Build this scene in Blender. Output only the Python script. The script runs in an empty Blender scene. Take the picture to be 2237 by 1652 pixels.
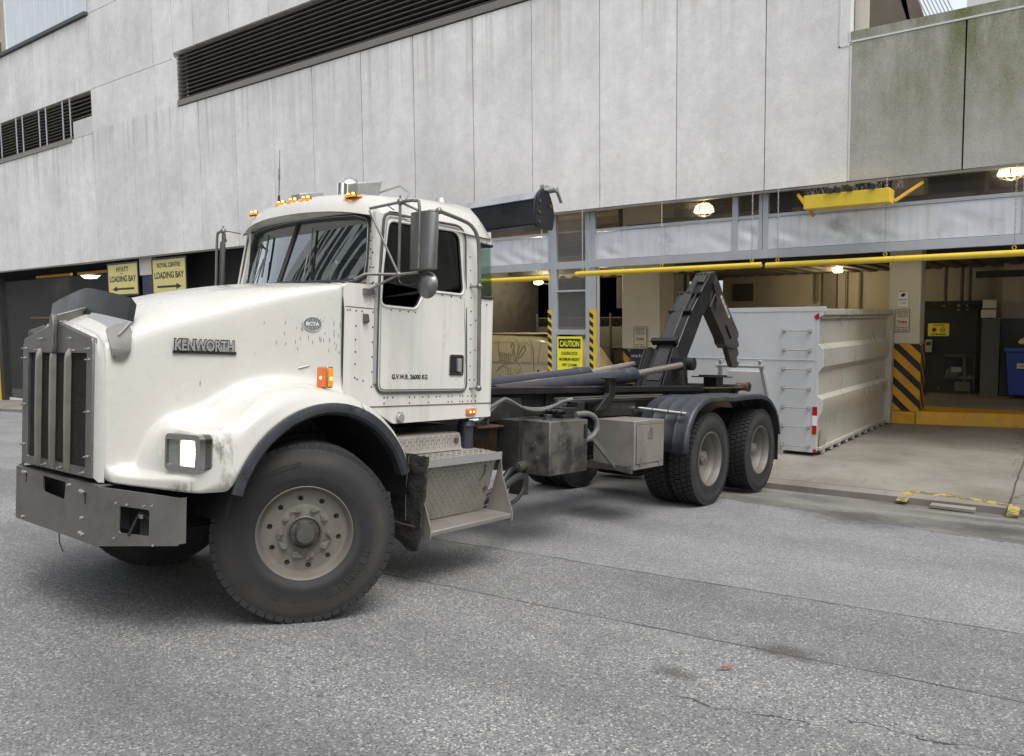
import bpy, bmesh, math, random
from mathutils import Vector, Matrix
from mathutils.geometry import tessellate_polygon
random.seed(7)
R = math.radians
sc = bpy.context.scene

# ------------------------------------------------------------- camera
cam_d = bpy.data.cameras.new("camera")
cam = bpy.data.objects.new("camera", cam_d)
sc.collection.objects.link(cam)
cam_d.sensor_width = 36.0
cam_d.lens = 1700.0 / 2237.0 * 36.0
cam_d.clip_start = 0.05
cam_d.clip_end = 500
RIGHT = Vector((0.8081601, 0.5888698, -0.01046986))
UP = Vector((-0.03572278, 0.06675421, 0.99712976))
BACK = Vector((0.58787851, -0.80546647, 0.07498416))
cam.matrix_world = Matrix(((RIGHT.x, UP.x, BACK.x, 0.0), (RIGHT.y, UP.y, BACK.y, 0.0), (RIGHT.z, UP.z, BACK.z, 1.6), (0, 0, 0, 1)))
sc.camera = cam

# ------------------------------------------------------------- sky, sun, exposure
w = bpy.data.worlds.new("World")
sc.world = w
w.use_nodes = True
nt = w.node_tree
for n in list(nt.nodes): nt.nodes.remove(n)
sky = nt.nodes.new('ShaderNodeTexSky'); sky.sky_type = 'NISHITA'; sky.sun_disc = False
sky.sun_elevation = R(63); sky.sun_rotation = R(111)
sky.air_density = 1.0; sky.dust_density = 3.0; sky.ozone_density = 1.0
hs = nt.nodes.new('ShaderNodeHueSaturation'); hs.inputs['Saturation'].default_value = 0.26
bg = nt.nodes.new('ShaderNodeBackground'); bg.inputs['Strength'].default_value = 0.15
wo = nt.nodes.new('ShaderNodeOutputWorld')
nt.links.new(sky.outputs[0], hs.inputs['Color']); nt.links.new(hs.outputs[0], bg.inputs['Color']); nt.links.new(bg.outputs[0], wo.inputs['Surface'])
sd = bpy.data.lights.new("sun", 'SUN'); sd.energy = 0.85; sd.angle = R(32); sd.color = (1.0, 0.975, 0.94)
sun = bpy.data.objects.new("sun", sd); sc.collection.objects.link(sun)
sun.rotation_euler = (Vector((-0.42, 0.16, -0.89))).to_track_quat('-Z', 'Y').to_euler()
sc.view_settings.view_transform = 'Standard'
sc.view_settings.look = 'None'
sc.view_settings.exposure = 0.9
sc.view_settings.gamma = 1.0

# ------------------------------------------------------------- materials
def mat(name, col, rough=0.5, metal=0.0, var=0.08, vs=2.0, bump=0.0, bs=60.0, dirt=None, ds=3.0, dlo=0.5, dhi=0.7, coat=0.0, streak=None, st_amt=0.5, emit=None, es=0.0, stz=0.35, spec=0.5, rv=0.1):
    m = bpy.data.materials.new(name); m.use_nodes = True
    t = m.node_tree; N = t.nodes; L = t.links
    b = N['Principled BSDF']
    b.inputs['Roughness'].default_value = rough
    b.inputs['Metallic'].default_value = metal
    b.inputs['Specular IOR Level'].default_value = spec
    if coat: b.inputs['Coat Weight'].default_value = coat; b.inputs['Coat Roughness'].default_value = 0.08
    tc = N.new('ShaderNodeTexCoord')
    n1 = N.new('ShaderNodeTexNoise'); n1.inputs['Scale'].default_value = vs; n1.inputs['Detail'].default_value = 8; n1.inputs['Roughness'].default_value = 0.65
    L.new(tc.outputs['Object'], n1.inputs['Vector'])
    mr = N.new('ShaderNodeMapRange'); mr.inputs[1].default_value = 0.3; mr.inputs[2].default_value = 0.7; mr.inputs[3].default_value = 1 - var; mr.inputs[4].default_value = 1 + var
    L.new(n1.outputs['Fac'], mr.inputs[0])
    mx = N.new('ShaderNodeVectorMath'); mx.operation = 'SCALE'; mx.inputs[0].default_value = col
    L.new(mr.outputs[0], mx.inputs['Scale'])
    out = mx.outputs[0]
    def mixc(fac, a, c):
        q = N.new('ShaderNodeMix'); q.data_type = 'RGBA'
        L.new(fac, q.inputs[0]); L.new(a, q.inputs[6]); q.inputs[7].default_value = (*c, 1); return q.outputs[2]
    if dirt:
        n2 = N.new('ShaderNodeTexNoise'); n2.inputs['Scale'].default_value = ds; n2.inputs['Detail'].default_value = 12; n2.inputs['Roughness'].default_value = 0.7
        L.new(tc.outputs['Object'], n2.inputs['Vector'])
        m2 = N.new('ShaderNodeMapRange'); m2.inputs[1].default_value = dlo; m2.inputs[2].default_value = dhi; m2.inputs[4].default_value = 0.85
        L.new(n2.outputs['Fac'], m2.inputs[0]); out = mixc(m2.outputs[0], out, dirt)
    if streak:
        mp = N.new('ShaderNodeMapping'); mp.inputs['Scale'].default_value = (6, 6, stz)
        L.new(tc.outputs['Object'], mp.inputs['Vector'])
        n3 = N.new('ShaderNodeTexNoise'); n3.inputs['Scale'].default_value = 1.6; n3.inputs['Detail'].default_value = 6
        L.new(mp.outputs[0], n3.inputs['Vector'])
        m3 = N.new('ShaderNodeMapRange'); m3.inputs[1].default_value = 0.5; m3.inputs[2].default_value = 0.8; m3.inputs[4].default_value = st_amt
        L.new(n3.outputs['Fac'], m3.inputs[0]); out = mixc(m3.outputs[0], out, streak)
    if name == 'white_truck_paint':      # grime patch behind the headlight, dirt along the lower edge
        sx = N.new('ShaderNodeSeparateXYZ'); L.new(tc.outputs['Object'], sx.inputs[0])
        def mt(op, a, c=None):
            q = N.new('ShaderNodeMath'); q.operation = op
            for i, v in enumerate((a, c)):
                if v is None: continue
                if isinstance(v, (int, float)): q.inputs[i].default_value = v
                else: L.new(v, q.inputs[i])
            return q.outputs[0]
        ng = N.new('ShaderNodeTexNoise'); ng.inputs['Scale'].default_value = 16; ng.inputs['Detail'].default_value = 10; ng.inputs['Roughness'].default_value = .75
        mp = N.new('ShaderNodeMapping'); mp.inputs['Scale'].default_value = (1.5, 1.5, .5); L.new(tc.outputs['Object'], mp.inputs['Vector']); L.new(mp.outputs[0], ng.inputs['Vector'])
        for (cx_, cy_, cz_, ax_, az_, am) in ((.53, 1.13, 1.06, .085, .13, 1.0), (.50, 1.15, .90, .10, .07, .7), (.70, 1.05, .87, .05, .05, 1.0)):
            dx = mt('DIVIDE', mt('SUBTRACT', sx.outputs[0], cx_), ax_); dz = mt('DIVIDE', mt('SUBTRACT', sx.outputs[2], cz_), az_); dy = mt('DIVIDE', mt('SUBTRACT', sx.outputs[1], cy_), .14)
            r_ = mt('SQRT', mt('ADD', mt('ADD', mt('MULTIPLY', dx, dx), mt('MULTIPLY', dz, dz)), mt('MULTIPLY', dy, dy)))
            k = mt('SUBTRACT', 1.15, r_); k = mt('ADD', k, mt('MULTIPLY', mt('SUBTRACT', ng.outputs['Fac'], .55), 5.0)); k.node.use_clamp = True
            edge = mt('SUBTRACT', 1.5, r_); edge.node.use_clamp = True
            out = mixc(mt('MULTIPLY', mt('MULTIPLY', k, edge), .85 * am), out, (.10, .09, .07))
    L.new(out, b.inputs['Base Color'])
    if rv:
        r2 = N.new('ShaderNodeMapRange'); r2.inputs[1].default_value = 0.3; r2.inputs[2].default_value = 0.7; r2.inputs[3].default_value = max(0.02, rough - rv); r2.inputs[4].default_value = min(1, rough + rv)
        L.new(n1.outputs['Fac'], r2.inputs[0]); L.new(r2.outputs[0], b.inputs['Roughness'])
    if bump:
        n4 = N.new('ShaderNodeTexNoise'); n4.inputs['Scale'].default_value = bs; n4.inputs['Detail'].default_value = 5
        L.new(tc.outputs['Object'], n4.inputs['Vector'])
        bp = N.new('ShaderNodeBump'); bp.inputs['Strength'].default_value = bump; bp.inputs['Distance'].default_value = 0.01
        L.new(n4.outputs['Fac'], bp.inputs['Height']); L.new(bp.outputs[0], b.inputs['Normal'])
    if emit:
        b.inputs['Emission Color'].default_value = (*emit, 1); b.inputs['Emission Strength'].default_value = es
    return m

def glass_mat(name, col=(0.75, 0.9, 0.85), dens=0.35, refl=.30):
    m = bpy.data.materials.new(name); m.use_nodes = True
    t = m.node_tree; N = t.nodes; L = t.links; N.remove(N['Principled BSDF'])
    g = N.new('ShaderNodeBsdfGlossy'); g.inputs['Roughness'].default_value = 0.02; g.inputs['Color'].default_value = (0.95, 1, 1, 1)
    tr = N.new('ShaderNodeBsdfTransparent'); tr.inputs['Color'].default_value = (col[0] * dens, col[1] * dens, col[2] * dens, 1)
    lw = N.new('ShaderNodeLayerWeight'); lw.inputs['Blend'].default_value = .5
    pw = N.new('ShaderNodeMath'); pw.operation = 'POWER'; L.new(lw.outputs['Facing'], pw.inputs[0]); pw.inputs[1].default_value = 4
    ma = N.new('ShaderNodeMath'); ma.operation = 'MULTIPLY_ADD'; L.new(pw.outputs[0], ma.inputs[0]); ma.inputs[1].default_value = .8; ma.inputs[2].default_value = refl
    ms = N.new('ShaderNodeMixShader'); L.new(ma.outputs[0], ms.inputs[0]); L.new(tr.outputs[0], ms.inputs[1]); L.new(g.outputs[0], ms.inputs[2])
    L.new(ms.outputs[0], N['Material Output'].inputs['Surface'])
    return m

M = {}
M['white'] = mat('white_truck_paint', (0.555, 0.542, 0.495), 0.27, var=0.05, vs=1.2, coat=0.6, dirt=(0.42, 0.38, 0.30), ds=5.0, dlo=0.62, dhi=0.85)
M['cabwhite'] = mat('white_cab_paint', (0.66, 0.645, 0.60), 0.38, var=0.05, vs=1.5, coat=0.2, dirt=(0.40, 0.36, 0.28), ds=6.0, dlo=0.60, dhi=0.85, streak=(0.36, 0.31, 0.24), st_amt=0.5)
M['bareal'] = mat('brushed_aluminium', (0.23, 0.222, 0.207), 0.42, 0.75, var=0.12, vs=5, bump=0.05, bs=200, dirt=(0.14, 0.13, 0.115), ds=4, dlo=.5, dhi=.75)
M['treadal'] = mat('dusty_tread_aluminium', (0.32, 0.30, 0.26), 0.6, 0.35, var=0.12, vs=4, dirt=(0.16, 0.14, 0.115), ds=3, dlo=.5, dhi=.8)
M['chrome'] = mat('dull_chrome', (0.48, 0.47, 0.45), 0.2, 0.95, var=0.06, vs=6)
M['shiny'] = mat('polished_chrome', (0.8, 0.79, 0.76), 0.08, 1.0, var=0.03, vs=4, rv=.03)
M['mirrorback'] = mat('stainless_mirror_back', (0.20, 0.20, 0.195), 0.36, 0.7, var=0.08, vs=4)
M['black'] = mat('black_plastic', (0.018, 0.018, 0.02), 0.4, var=0.15, vs=8)
M['rubber'] = mat('tyre_rubber', (0.014, 0.014, 0.015), 0.72, var=0.25, vs=7, dirt=(0.06, 0.054, 0.045), ds=5, dlo=.46, dhi=.72, bump=0.15, bs=80)
M['seal'] = mat('rubber_seal', (0.02, 0.02, 0.021), 0.55, var=0.1)
M['lip'] = mat('worn_black_fender_trim', (0.035, 0.037, 0.042), 0.33, var=0.3, vs=9, dirt=(0.11, 0.11, 0.115), ds=14, dlo=.55, dhi=.75)
M['rim'] = mat('dusty_steel_wheel', (0.165, 0.153, 0.133), 0.55, 0.2, var=0.12, vs=6, dirt=(0.13, 0.115, 0.09), ds=5, dlo=.48, dhi=.72)
M['hub'] = mat('oily_hub_steel', (0.10, 0.095, 0.085), 0.45, 0.4, var=0.2, vs=12)
M['chassis'] = mat('dirty_black_chassis', (0.02, 0.0195, 0.019), 0.6, 0.1, var=0.3, vs=6, dirt=(0.075, 0.062, 0.048), ds=4, dlo=.5, dhi=.75, bump=.1, bs=60)
M['rusty'] = mat('rusty_steel', (0.12, 0.065, 0.04), 0.75, 0.1, var=0.35, vs=9, dirt=(0.05, 0.045, 0.04), ds=6, dlo=.45, dhi=.7)
M['hoist'] = mat('worn_black_hoist_paint', (0.014, 0.014, 0.015), 0.38, 0.1, var=0.3, vs=5, dirt=(0.055, 0.042, 0.034), ds=9, dlo=.55, dhi=.8, bump=.05, bs=90)
M['hoistface'] = mat('greasy_grey_steel', (0.055, 0.052, 0.051), 0.3, 0.3, var=0.25, vs=5, dirt=(0.04, 0.035, 0.035), ds=5, dlo=.45, dhi=.75)
M['cylp'] = mat('blue_black_cylinder_paint', (0.035, 0.040, 0.05), 0.36, 0.1, var=0.2, vs=8, dirt=(0.10, 0.105, 0.11), ds=24, dlo=.62, dhi=.75)
M['rod'] = mat('hard_chrome_rod', (0.42, 0.39, 0.35), 0.3, 0.75, var=0.05)
M['tarp'] = mat('blue_black_tarp_housing', (0.02, 0.023, 0.03), 0.35, 0.2, var=0.2, vs=3)
M['tarptop'] = mat('sky_sheen_housing_lid', (0.45, 0.45, 0.46), 0.35, 0.6, var=0.2, vs=6)  # sky reflection on the lid put into a pale base colour
M['fendplas'] = mat('black_poly_fender', (0.035, 0.039, 0.047), 0.42, var=0.12, vs=5, dirt=(0.11, 0.11, 0.115), ds=6, dlo=.55, dhi=.8)
M['amber'] = mat('amber_lens', (0.75, 0.28, 0.015), 0.15, var=0.15, vs=60, coat=.5, emit=(1.0, 0.33, 0.02), es=0.12)
M['amberlit'] = mat('lit_amber_bulb', (1, .6, .1), 0.3, var=0.02, emit=(1.0, 0.62, 0.12), es=2.5)
M['orange'] = mat('orange_lens', (0.55, 0.12, 0.02), 0.15, var=0.2, vs=60, coat=.5, emit=(1.0, 0.16, 0.02), es=0.12)
M['lamp'] = mat('lit_headlamp', (1, 0.95, 0.8), 0.15, var=0.1, vs=60, emit=(1.0, 0.90, 0.66), es=0.95, coat=.6)
M['lampcore'] = mat('headlamp_bulb_glow', (1, 0.97, 0.85), 0.2, var=0.02, emit=(1.0, 0.96, 0.84), es=7.0)
M['lampoff'] = mat('unlit_headlamp_glass', (0.35, 0.36, 0.34), 0.12, 0.5, var=0.15, vs=40, coat=1)
M['glass'] = glass_mat('windscreen_glass', (0.80, 1.0, 0.95), 0.75)
M['dkglass'] = glass_mat('dark_side_glass', (0.6, 0.7, 0.8), 0.12, .06)
M['grglass'] = glass_mat('green_quarter_glass', (0.86, 0.97, 0.92), 0.88, .08)
M['interior'] = mat('grey_cab_trim', (0.10, 0.115, 0.125), 0.8, var=0.15)
M['seat'] = mat('grey_seat_cloth', (0.14, 0.16, 0.18), 0.9, var=0.15)
M['mesh'] = mat('radiator_screen', (0.045, 0.041, 0.037), 0.6, 0.2, var=0.3, vs=20)
M['grillbar'] = mat('dusty_grille_bar', (0.23, 0.217, 0.19), 0.45, 0.5, var=0.1, vs=9)
M['deflector'] = mat('smoked_bug_deflector', (0.028, 0.03, 0.03), 0.32, var=0.1, vs=4)
M['mat_flap'] = mat('shaggy_mud_flap', (0.03, 0.028, 0.026), 0.9, var=0.5, vs=30, bump=0.9, bs=45, dirt=(0.09, 0.078, 0.062), ds=25, dlo=.55, dhi=.75)
M['letters'] = mat('dark_lettering', (0.01, 0.01, 0.012), 0.5, var=0.02)
M['badge'] = mat('pewter_badge', (0.40, 0.40, 0.39), 0.38, 0.45, var=0.06, vs=30)
M['ovalgrey'] = mat('grey_green_decal', (0.15, 0.19, 0.19), 0.45, var=0.15, vs=20)
M['whitetxt'] = mat('white_lettering', (0.75, 0.75, 0.72), 0.5, var=0.02)
M['rivet'] = mat('grimy_rivet', (0.10, 0.08, 0.065), 0.6, 0.2, var=0.3, vs=40)
M['hose'] = mat('grey_hydraulic_hose', (0.13, 0.13, 0.125), 0.55, var=0.15, vs=20)
M['toolbox'] = mat('dusty_aluminium_toolbox', (0.30, 0.28, 0.25), 0.45, 0.45, var=0.1, vs=4, dirt=(0.17, 0.15, 0.125), ds=3, dlo=.5, dhi=.8)
M['oiltank'] = mat('oil_stained_steel_tank', (0.17, 0.16, 0.14), 0.38, 0.45, var=0.2, vs=4, dirt=(0.03, 0.03, 0.033), ds=2.2, dlo=.47, dhi=.58)
M['yellow'] = mat('scuffed_yellow_paint', (0.72, 0.52, 0.045), 0.45, var=0.07, vs=6, dirt=(0.09, 0.06, 0.03), ds=11, dlo=.68, dhi=.72)
M['yeldark'] = mat('ochre_kerb_paint', (0.60, 0.31, 0.015), 0.6, var=0.12, vs=5, dirt=(0.22, 0.14, 0.05), ds=9, dlo=.58, dhi=.7, bump=.3, bs=30)
M['signyel'] = mat('bright_yellow_sign', (0.85, 0.80, 0.05), 0.4, var=0.02)
M['signpale'] = mat('pale_yellow_sign', (0.70, 0.62, 0.22), 0.45, var=0.05, vs=5)
M['stripeblack'] = mat('black_stripe_paint', (0.012, 0.012, 0.014), 0.5, var=0.1)
M['galv'] = mat('grey_painted_steel', (0.47, 0.50, 0.54), 0.4, 0.3, var=0.06, vs=3, dirt=(0.22, 0.22, 0.23), ds=8, dlo=.62, dhi=.8)
M['galvpanel'] = mat('dented_sheet_panel', (0.70, 0.73, 0.77), 0.42, 0.15, var=0.06, vs=1.5, dirt=(0.27, 0.28, 0.30), ds=2.0, dlo=.55, dhi=.8, streak=(0.3, 0.31, 0.33), st_amt=.4)
M['wire'] = mat('steel_wire_mesh', (0.10, 0.10, 0.10), 0.5, 0.5, var=0.1)
M['gatewire'] = mat('pale_gate_wire', (0.11, 0.11, 0.108), 0.5, 0.4, var=0.1)
M['chain'] = mat('zinc_chain', (0.42, 0.42, 0.41), 0.35, 0.8, var=0.1, vs=30)
M['cream'] = mat('cream_painted_concrete', (0.42, 0.375, 0.285), 0.7, var=0.05, vs=2, dirt=(0.30, 0.26, 0.19), ds=3, dlo=.6, dhi=.85, bump=.08, bs=25)
M['pillar'] = mat('off_white_pillar_paint', (0.60, 0.57, 0.49), 0.65, var=0.04, vs=2, dirt=(0.35, 0.32, 0.26), ds=6, dlo=.66, dhi=.75)
M['dgrey'] = mat('dark_grey_wall_paint', (0.085, 0.09, 0.085), 0.65, var=0.1, vs=3)
M['dark'] = mat('near_black_steel', (0.03, 0.03, 0.032), 0.7, var=0.3, vs=4)
M['ceil'] = mat('grimy_ceiling', (0.13, 0.11, 0.085), 0.8, var=0.3, vs=1.5)
M['pipe'] = mat('dusty_pipe', (0.18, 0.16, 0.13), 0.6, 0.2, var=0.2)
M['binskylit'] = mat('sky_lit_container_paint', (0.52, 0.53, 0.535), 0.42, var=0.05, vs=1.5, dirt=(0.33, 0.33, 0.34), ds=4.5, dlo=.62, dhi=.8)  # container front, its colour cooled for the sky light on it
M['bincreamlit'] = mat('cream_lit_container_paint', (0.40, 0.385, 0.335), 0.32, var=0.04, vs=1.5)  # same container paint, with the cream light on the sides mixed in
M['red'] = mat('red_reflective_tape', (0.38, 0.012, 0.02), 0.3, var=0.05)
M['van'] = mat('cream_van_paint', (0.52, 0.46, 0.31), 0.25, var=0.04, coat=.5)
M['graf'] = mat('grey_spray_paint', (0.33, 0.29, 0.20), 0.5, var=0.1)
M['navy'] = mat('navy_sign', (0.02, 0.028, 0.06), 0.4, var=0.05)
M['blue'] = mat('blue_plastic_cart', (0.02, 0.055, 0.30), 0.45, var=0.08)
def tyre_mat():
    m = bpy.data.materials.new('dusty_tyre_sidewall'); m.use_nodes = True; t = m.node_tree; N = t.nodes; L = t.links; b = N['Principled BSDF']
    tc = N.new('ShaderNodeTexCoord'); sx = N.new('ShaderNodeSeparateXYZ'); L.new(tc.outputs['Object'], sx.inputs[0])
    def mt(op, a, c=None):
        q = N.new('ShaderNodeMath'); q.operation = op
        for i, v in enumerate((a, c)):
            if v is None: continue
            if isinstance(v, (int, float)): q.inputs[i].default_value = v
            else: L.new(v, q.inputs[i])
        return q.outputs[0]
    r = mt('SQRT', mt('ADD', mt('MULTIPLY', sx.outputs[0], sx.outputs[0]), mt('MULTIPLY', sx.outputs[2], sx.outputs[2])))
    n = N.new('ShaderNodeTexNoise'); n.inputs['Scale'].default_value = 6; n.inputs['Detail'].default_value = 8; n.inputs['Roughness'].default_value = .7; L.new(tc.outputs['Object'], n.inputs['Vector'])
    rr = mt('ADD', r, mt('MULTIPLY', mt('SUBTRACT', n.outputs['Fac'], .5), .05))
    cr = N.new('ShaderNodeValToRGB'); L.new(mt('MULTIPLY', rr, 1.8), cr.inputs[0]); e = cr.color_ramp
    while len(e.elements) > 1: e.elements.remove(e.elements[-1])
    e.elements[0].position = .5; e.elements[0].color = (.022, .022, .023, 1)
    for p, c in ((.56, (.03, .029, .027)), (.60, (.013, .013, .015)), (.66, (.015, .015, .017)), (.72, (.025, .024, .023)), (.77, (.042, .039, .034)), (.83, (.052, .047, .04)), (.87, (.035, .033, .03)), (.92, (.02, .02, .021)), (1.0, (.017, .017, .018))):
        q = e.elements.new(p); q.color = (*c, 1)
    n2 = N.new('ShaderNodeTexNoise'); n2.inputs['Scale'].default_value = 2.5; n2.inputs['Detail'].default_value = 6; L.new(tc.outputs['Object'], n2.inputs['Vector'])
    mr = N.new('ShaderNodeMapRange'); mr.inputs[1].default_value = .4; mr.inputs[2].default_value = .6; mr.inputs[3].default_value = .15; mr.inputs[4].default_value = .95; L.new(n2.outputs['Fac'], mr.inputs[0])
    mx = N.new('ShaderNodeMix'); mx.data_type = 'RGBA'; L.new(mr.outputs[0], mx.inputs[0]); mx.inputs[6].default_value = (.019, .019, .020, 1); L.new(cr.outputs[0], mx.inputs[7])
    L.new(mx.outputs[2], b.inputs['Base Color']); b.inputs['Roughness'].default_value = .7
    wv = mt('SINE', mt('MULTIPLY', r, 400)); bp = N.new('ShaderNodeBump'); bp.inputs['Strength'].default_value = .05; bp.inputs['Distance'].default_value = .004
    L.new(mt('ADD', wv, mt('MULTIPLY', n.outputs['Fac'], 2)), bp.inputs['Height']); L.new(bp.outputs[0], b.inputs['Normal'])
    return m
M['tyre'] = tyre_mat()
M['softlamp'] = mat('glowing_lamp_glass', (1, .92, .6), 0.4, var=0.02, emit=(1.0, 0.80, 0.42), es=1.9)
M['tube'] = mat('fluorescent_lamp', (1, 1, .9), 0.4, var=0.02, emit=(0.95, 1.0, 0.80), es=2.5)
M['louver'] = mat('dark_bronze_louvre', (0.22, 0.205, 0.18), 0.5, 0.2, var=0.08)
M['louvback'] = mat('black_louvre_void', (0.008, 0.008, 0.011), 0.8, var=0.1)
M['sill'] = mat('dirty_sill', (0.24, 0.22, 0.175), 0.8, var=0.2, vs=2)
M['metalwall'] = mat('streaked_metal_cladding', (0.66, 0.69, 0.72), 0.4, 0.2, var=0.05, vs=1, streak=(0.9, 0.93, 0.95), st_amt=.8)
M['caulk'] = mat('white_caulk', (0.62, 0.63, 0.60), 0.7, var=0.08)
M['chip'] = mat('chipped_paint_mark', (0.20, 0.195, 0.18), 0.7, var=.2, vs=30)
M['tyrelet'] = mat('raised_tyre_lettering', (0.026, 0.025, 0.024), 0.7, var=.2, vs=20)
M['leaf'] = mat('dry_red_leaf', (0.24, 0.09, 0.05), 0.7, var=0.2, vs=60)
M['moss'] = mat('dull_metal_flashing', (0.20, 0.19, 0.17), 0.6, 0.2, var=0.15)

def concrete(name, base, green=0.0, speck=1.0):
    m = bpy.data.materials.new(name); m.use_nodes = True
    t = m.node_tree; N = t.nodes; L = t.links; b = N['Principled BSDF']
    b.inputs['Roughness'].default_value = 0.85; b.inputs['Specular IOR Level'].default_value = 0.25
    tc = N.new('ShaderNodeTexCoord')
    def noise(s, d=6, r=.6, sc_=None):
        n = N.new('ShaderNodeTexNoise'); n.inputs['Scale'].default_value = s; n.inputs['Detail'].default_value = d; n.inputs['Roughness'].default_value = r
        if sc_:
            mp = N.new('ShaderNodeMapping'); mp.inputs['Scale'].default_value = sc_; L.new(tc.outputs['Object'], mp.inputs['Vector']); L.new(mp.outputs[0], n.inputs['Vector'])
        else: L.new(tc.outputs['Object'], n.inputs['Vector'])
        return n.outputs['Fac']
    def rng(s, a, b_, c, d):
        q = N.new('ShaderNodeMapRange'); q.inputs[1].default_value = a; q.inputs[2].default_value = b_; q.inputs[3].default_value = c; q.inputs[4].default_value = d
        L.new(s, q.inputs[0]); return q.outputs[0]
    def mul(a, c):
        q = N.new('ShaderNodeMath'); q.operation = 'MULTIPLY'; L.new(a, q.inputs[0]); L.new(c, q.inputs[1]); return q.outputs[0]
    at = N.new('ShaderNodeAttribute'); at.attribute_name = 'tint'
    f = rng(noise(0.45, 5, .6), .3, .7, .88, 1.10)
    f = mul(f, rng(noise(2.6, 9, .75), .3, .7, .90, 1.09)); f = mul(f, rng(noise(9, 6, .75), .3, .7, .95, 1.05))
    f = mul(f, rng(noise(1.0, 6, .6, (1.5, 1.5, .16)), .38, .72, 1.03, .91))
    f = mul(f, rng(noise(55, 3, .7), .25, .75, 1 - .17 * speck, 1 + .17 * speck))
    vo = N.new('ShaderNodeTexVoronoi'); vo.inputs['Scale'].default_value = 16; L.new(tc.outputs['Object'], vo.inputs['Vector'])
    f = mul(f, rng(vo.outputs['Distance'], 0.03, 0.10, .72, 1.0))
    f = mul(f, at.outputs['Fac'])
    vm = N.new('ShaderNodeVectorMath'); vm.operation = 'SCALE'; vm.inputs[0].default_value = base; L.new(f, vm.inputs['Scale'])
    out = vm.outputs[0]
    sz = N.new('ShaderNodeSeparateXYZ'); L.new(tc.outputs['Object'], sz.inputs[0])
    if not green:      # rain streaks under the louvre sills
        stn = rng(noise(1.0, 7, .65, (5.5, 1, .10)), .50, .66, 0, 1)
        q1 = mul(stn, rng(sz.outputs['Z'], 6.2, 8.6, 0, .55))
        gt_ = N.new('ShaderNodeMath'); gt_.operation = 'LESS_THAN'; L.new(sz.outputs['Z'], gt_.inputs[0]); gt_.inputs[1].default_value = 8.7
        q1 = mul(q1, gt_.outputs[0])
        mm = N.new('ShaderNodeMix'); mm.data_type = 'RGBA'; L.new(q1, mm.inputs[0]); L.new(out, mm.inputs[6]); mm.inputs[7].default_value = (.40, .375, .33, 1); out = mm.outputs[2]
        dots = N.new('ShaderNodeTexVoronoi'); dots.inputs['Scale'].default_value = 3.1; L.new(tc.outputs['Object'], dots.inputs['Vector'])
        mm = N.new('ShaderNodeMix'); mm.data_type = 'RGBA'; L.new(rng(dots.outputs['Distance'], .02, .035, .6, 0), mm.inputs[0]); L.new(out, mm.inputs[6]); mm.inputs[7].default_value = (.16, .15, .14, 1); out = mm.outputs[2]
    if green:
        mx = N.new('ShaderNodeMix'); mx.data_type = 'RGBA'
        sx = N.new('ShaderNodeSeparateXYZ'); L.new(tc.outputs['Object'], sx.inputs[0])
        g = rng(noise(.9, 8, .7, (1.6, 1, .5)), .32, .62, 0, 1)
        h = rng(sx.outputs['Z'], 4.0, 6.4, .25, 1.25)
        L.new(mul(mul(g, h), rng(noise(30, 3), .3, .7, .6, green)), mx.inputs[0]); L.new(out, mx.inputs[6]); mx.inputs[7].default_value = (0.15, 0.165, 0.065, 1)
        out = mx.outputs[2]
    L.new(out, b.inputs['Base Color'])
    bp = N.new('ShaderNodeBump'); bp.inputs['Strength'].default_value = .25; bp.inputs['Distance'].default_value = .01
    L.new(noise(40, 6, .7), bp.inputs['Height']); L.new(bp.outputs[0], b.inputs['Normal'])
    return m
M['conc'] = concrete('precast_concrete', (0.80, 0.785, 0.765))
M['conc2'] = concrete('mossy_precast_concrete', (0.47, 0.46, 0.425), green=1.0, speck=2.0)

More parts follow.
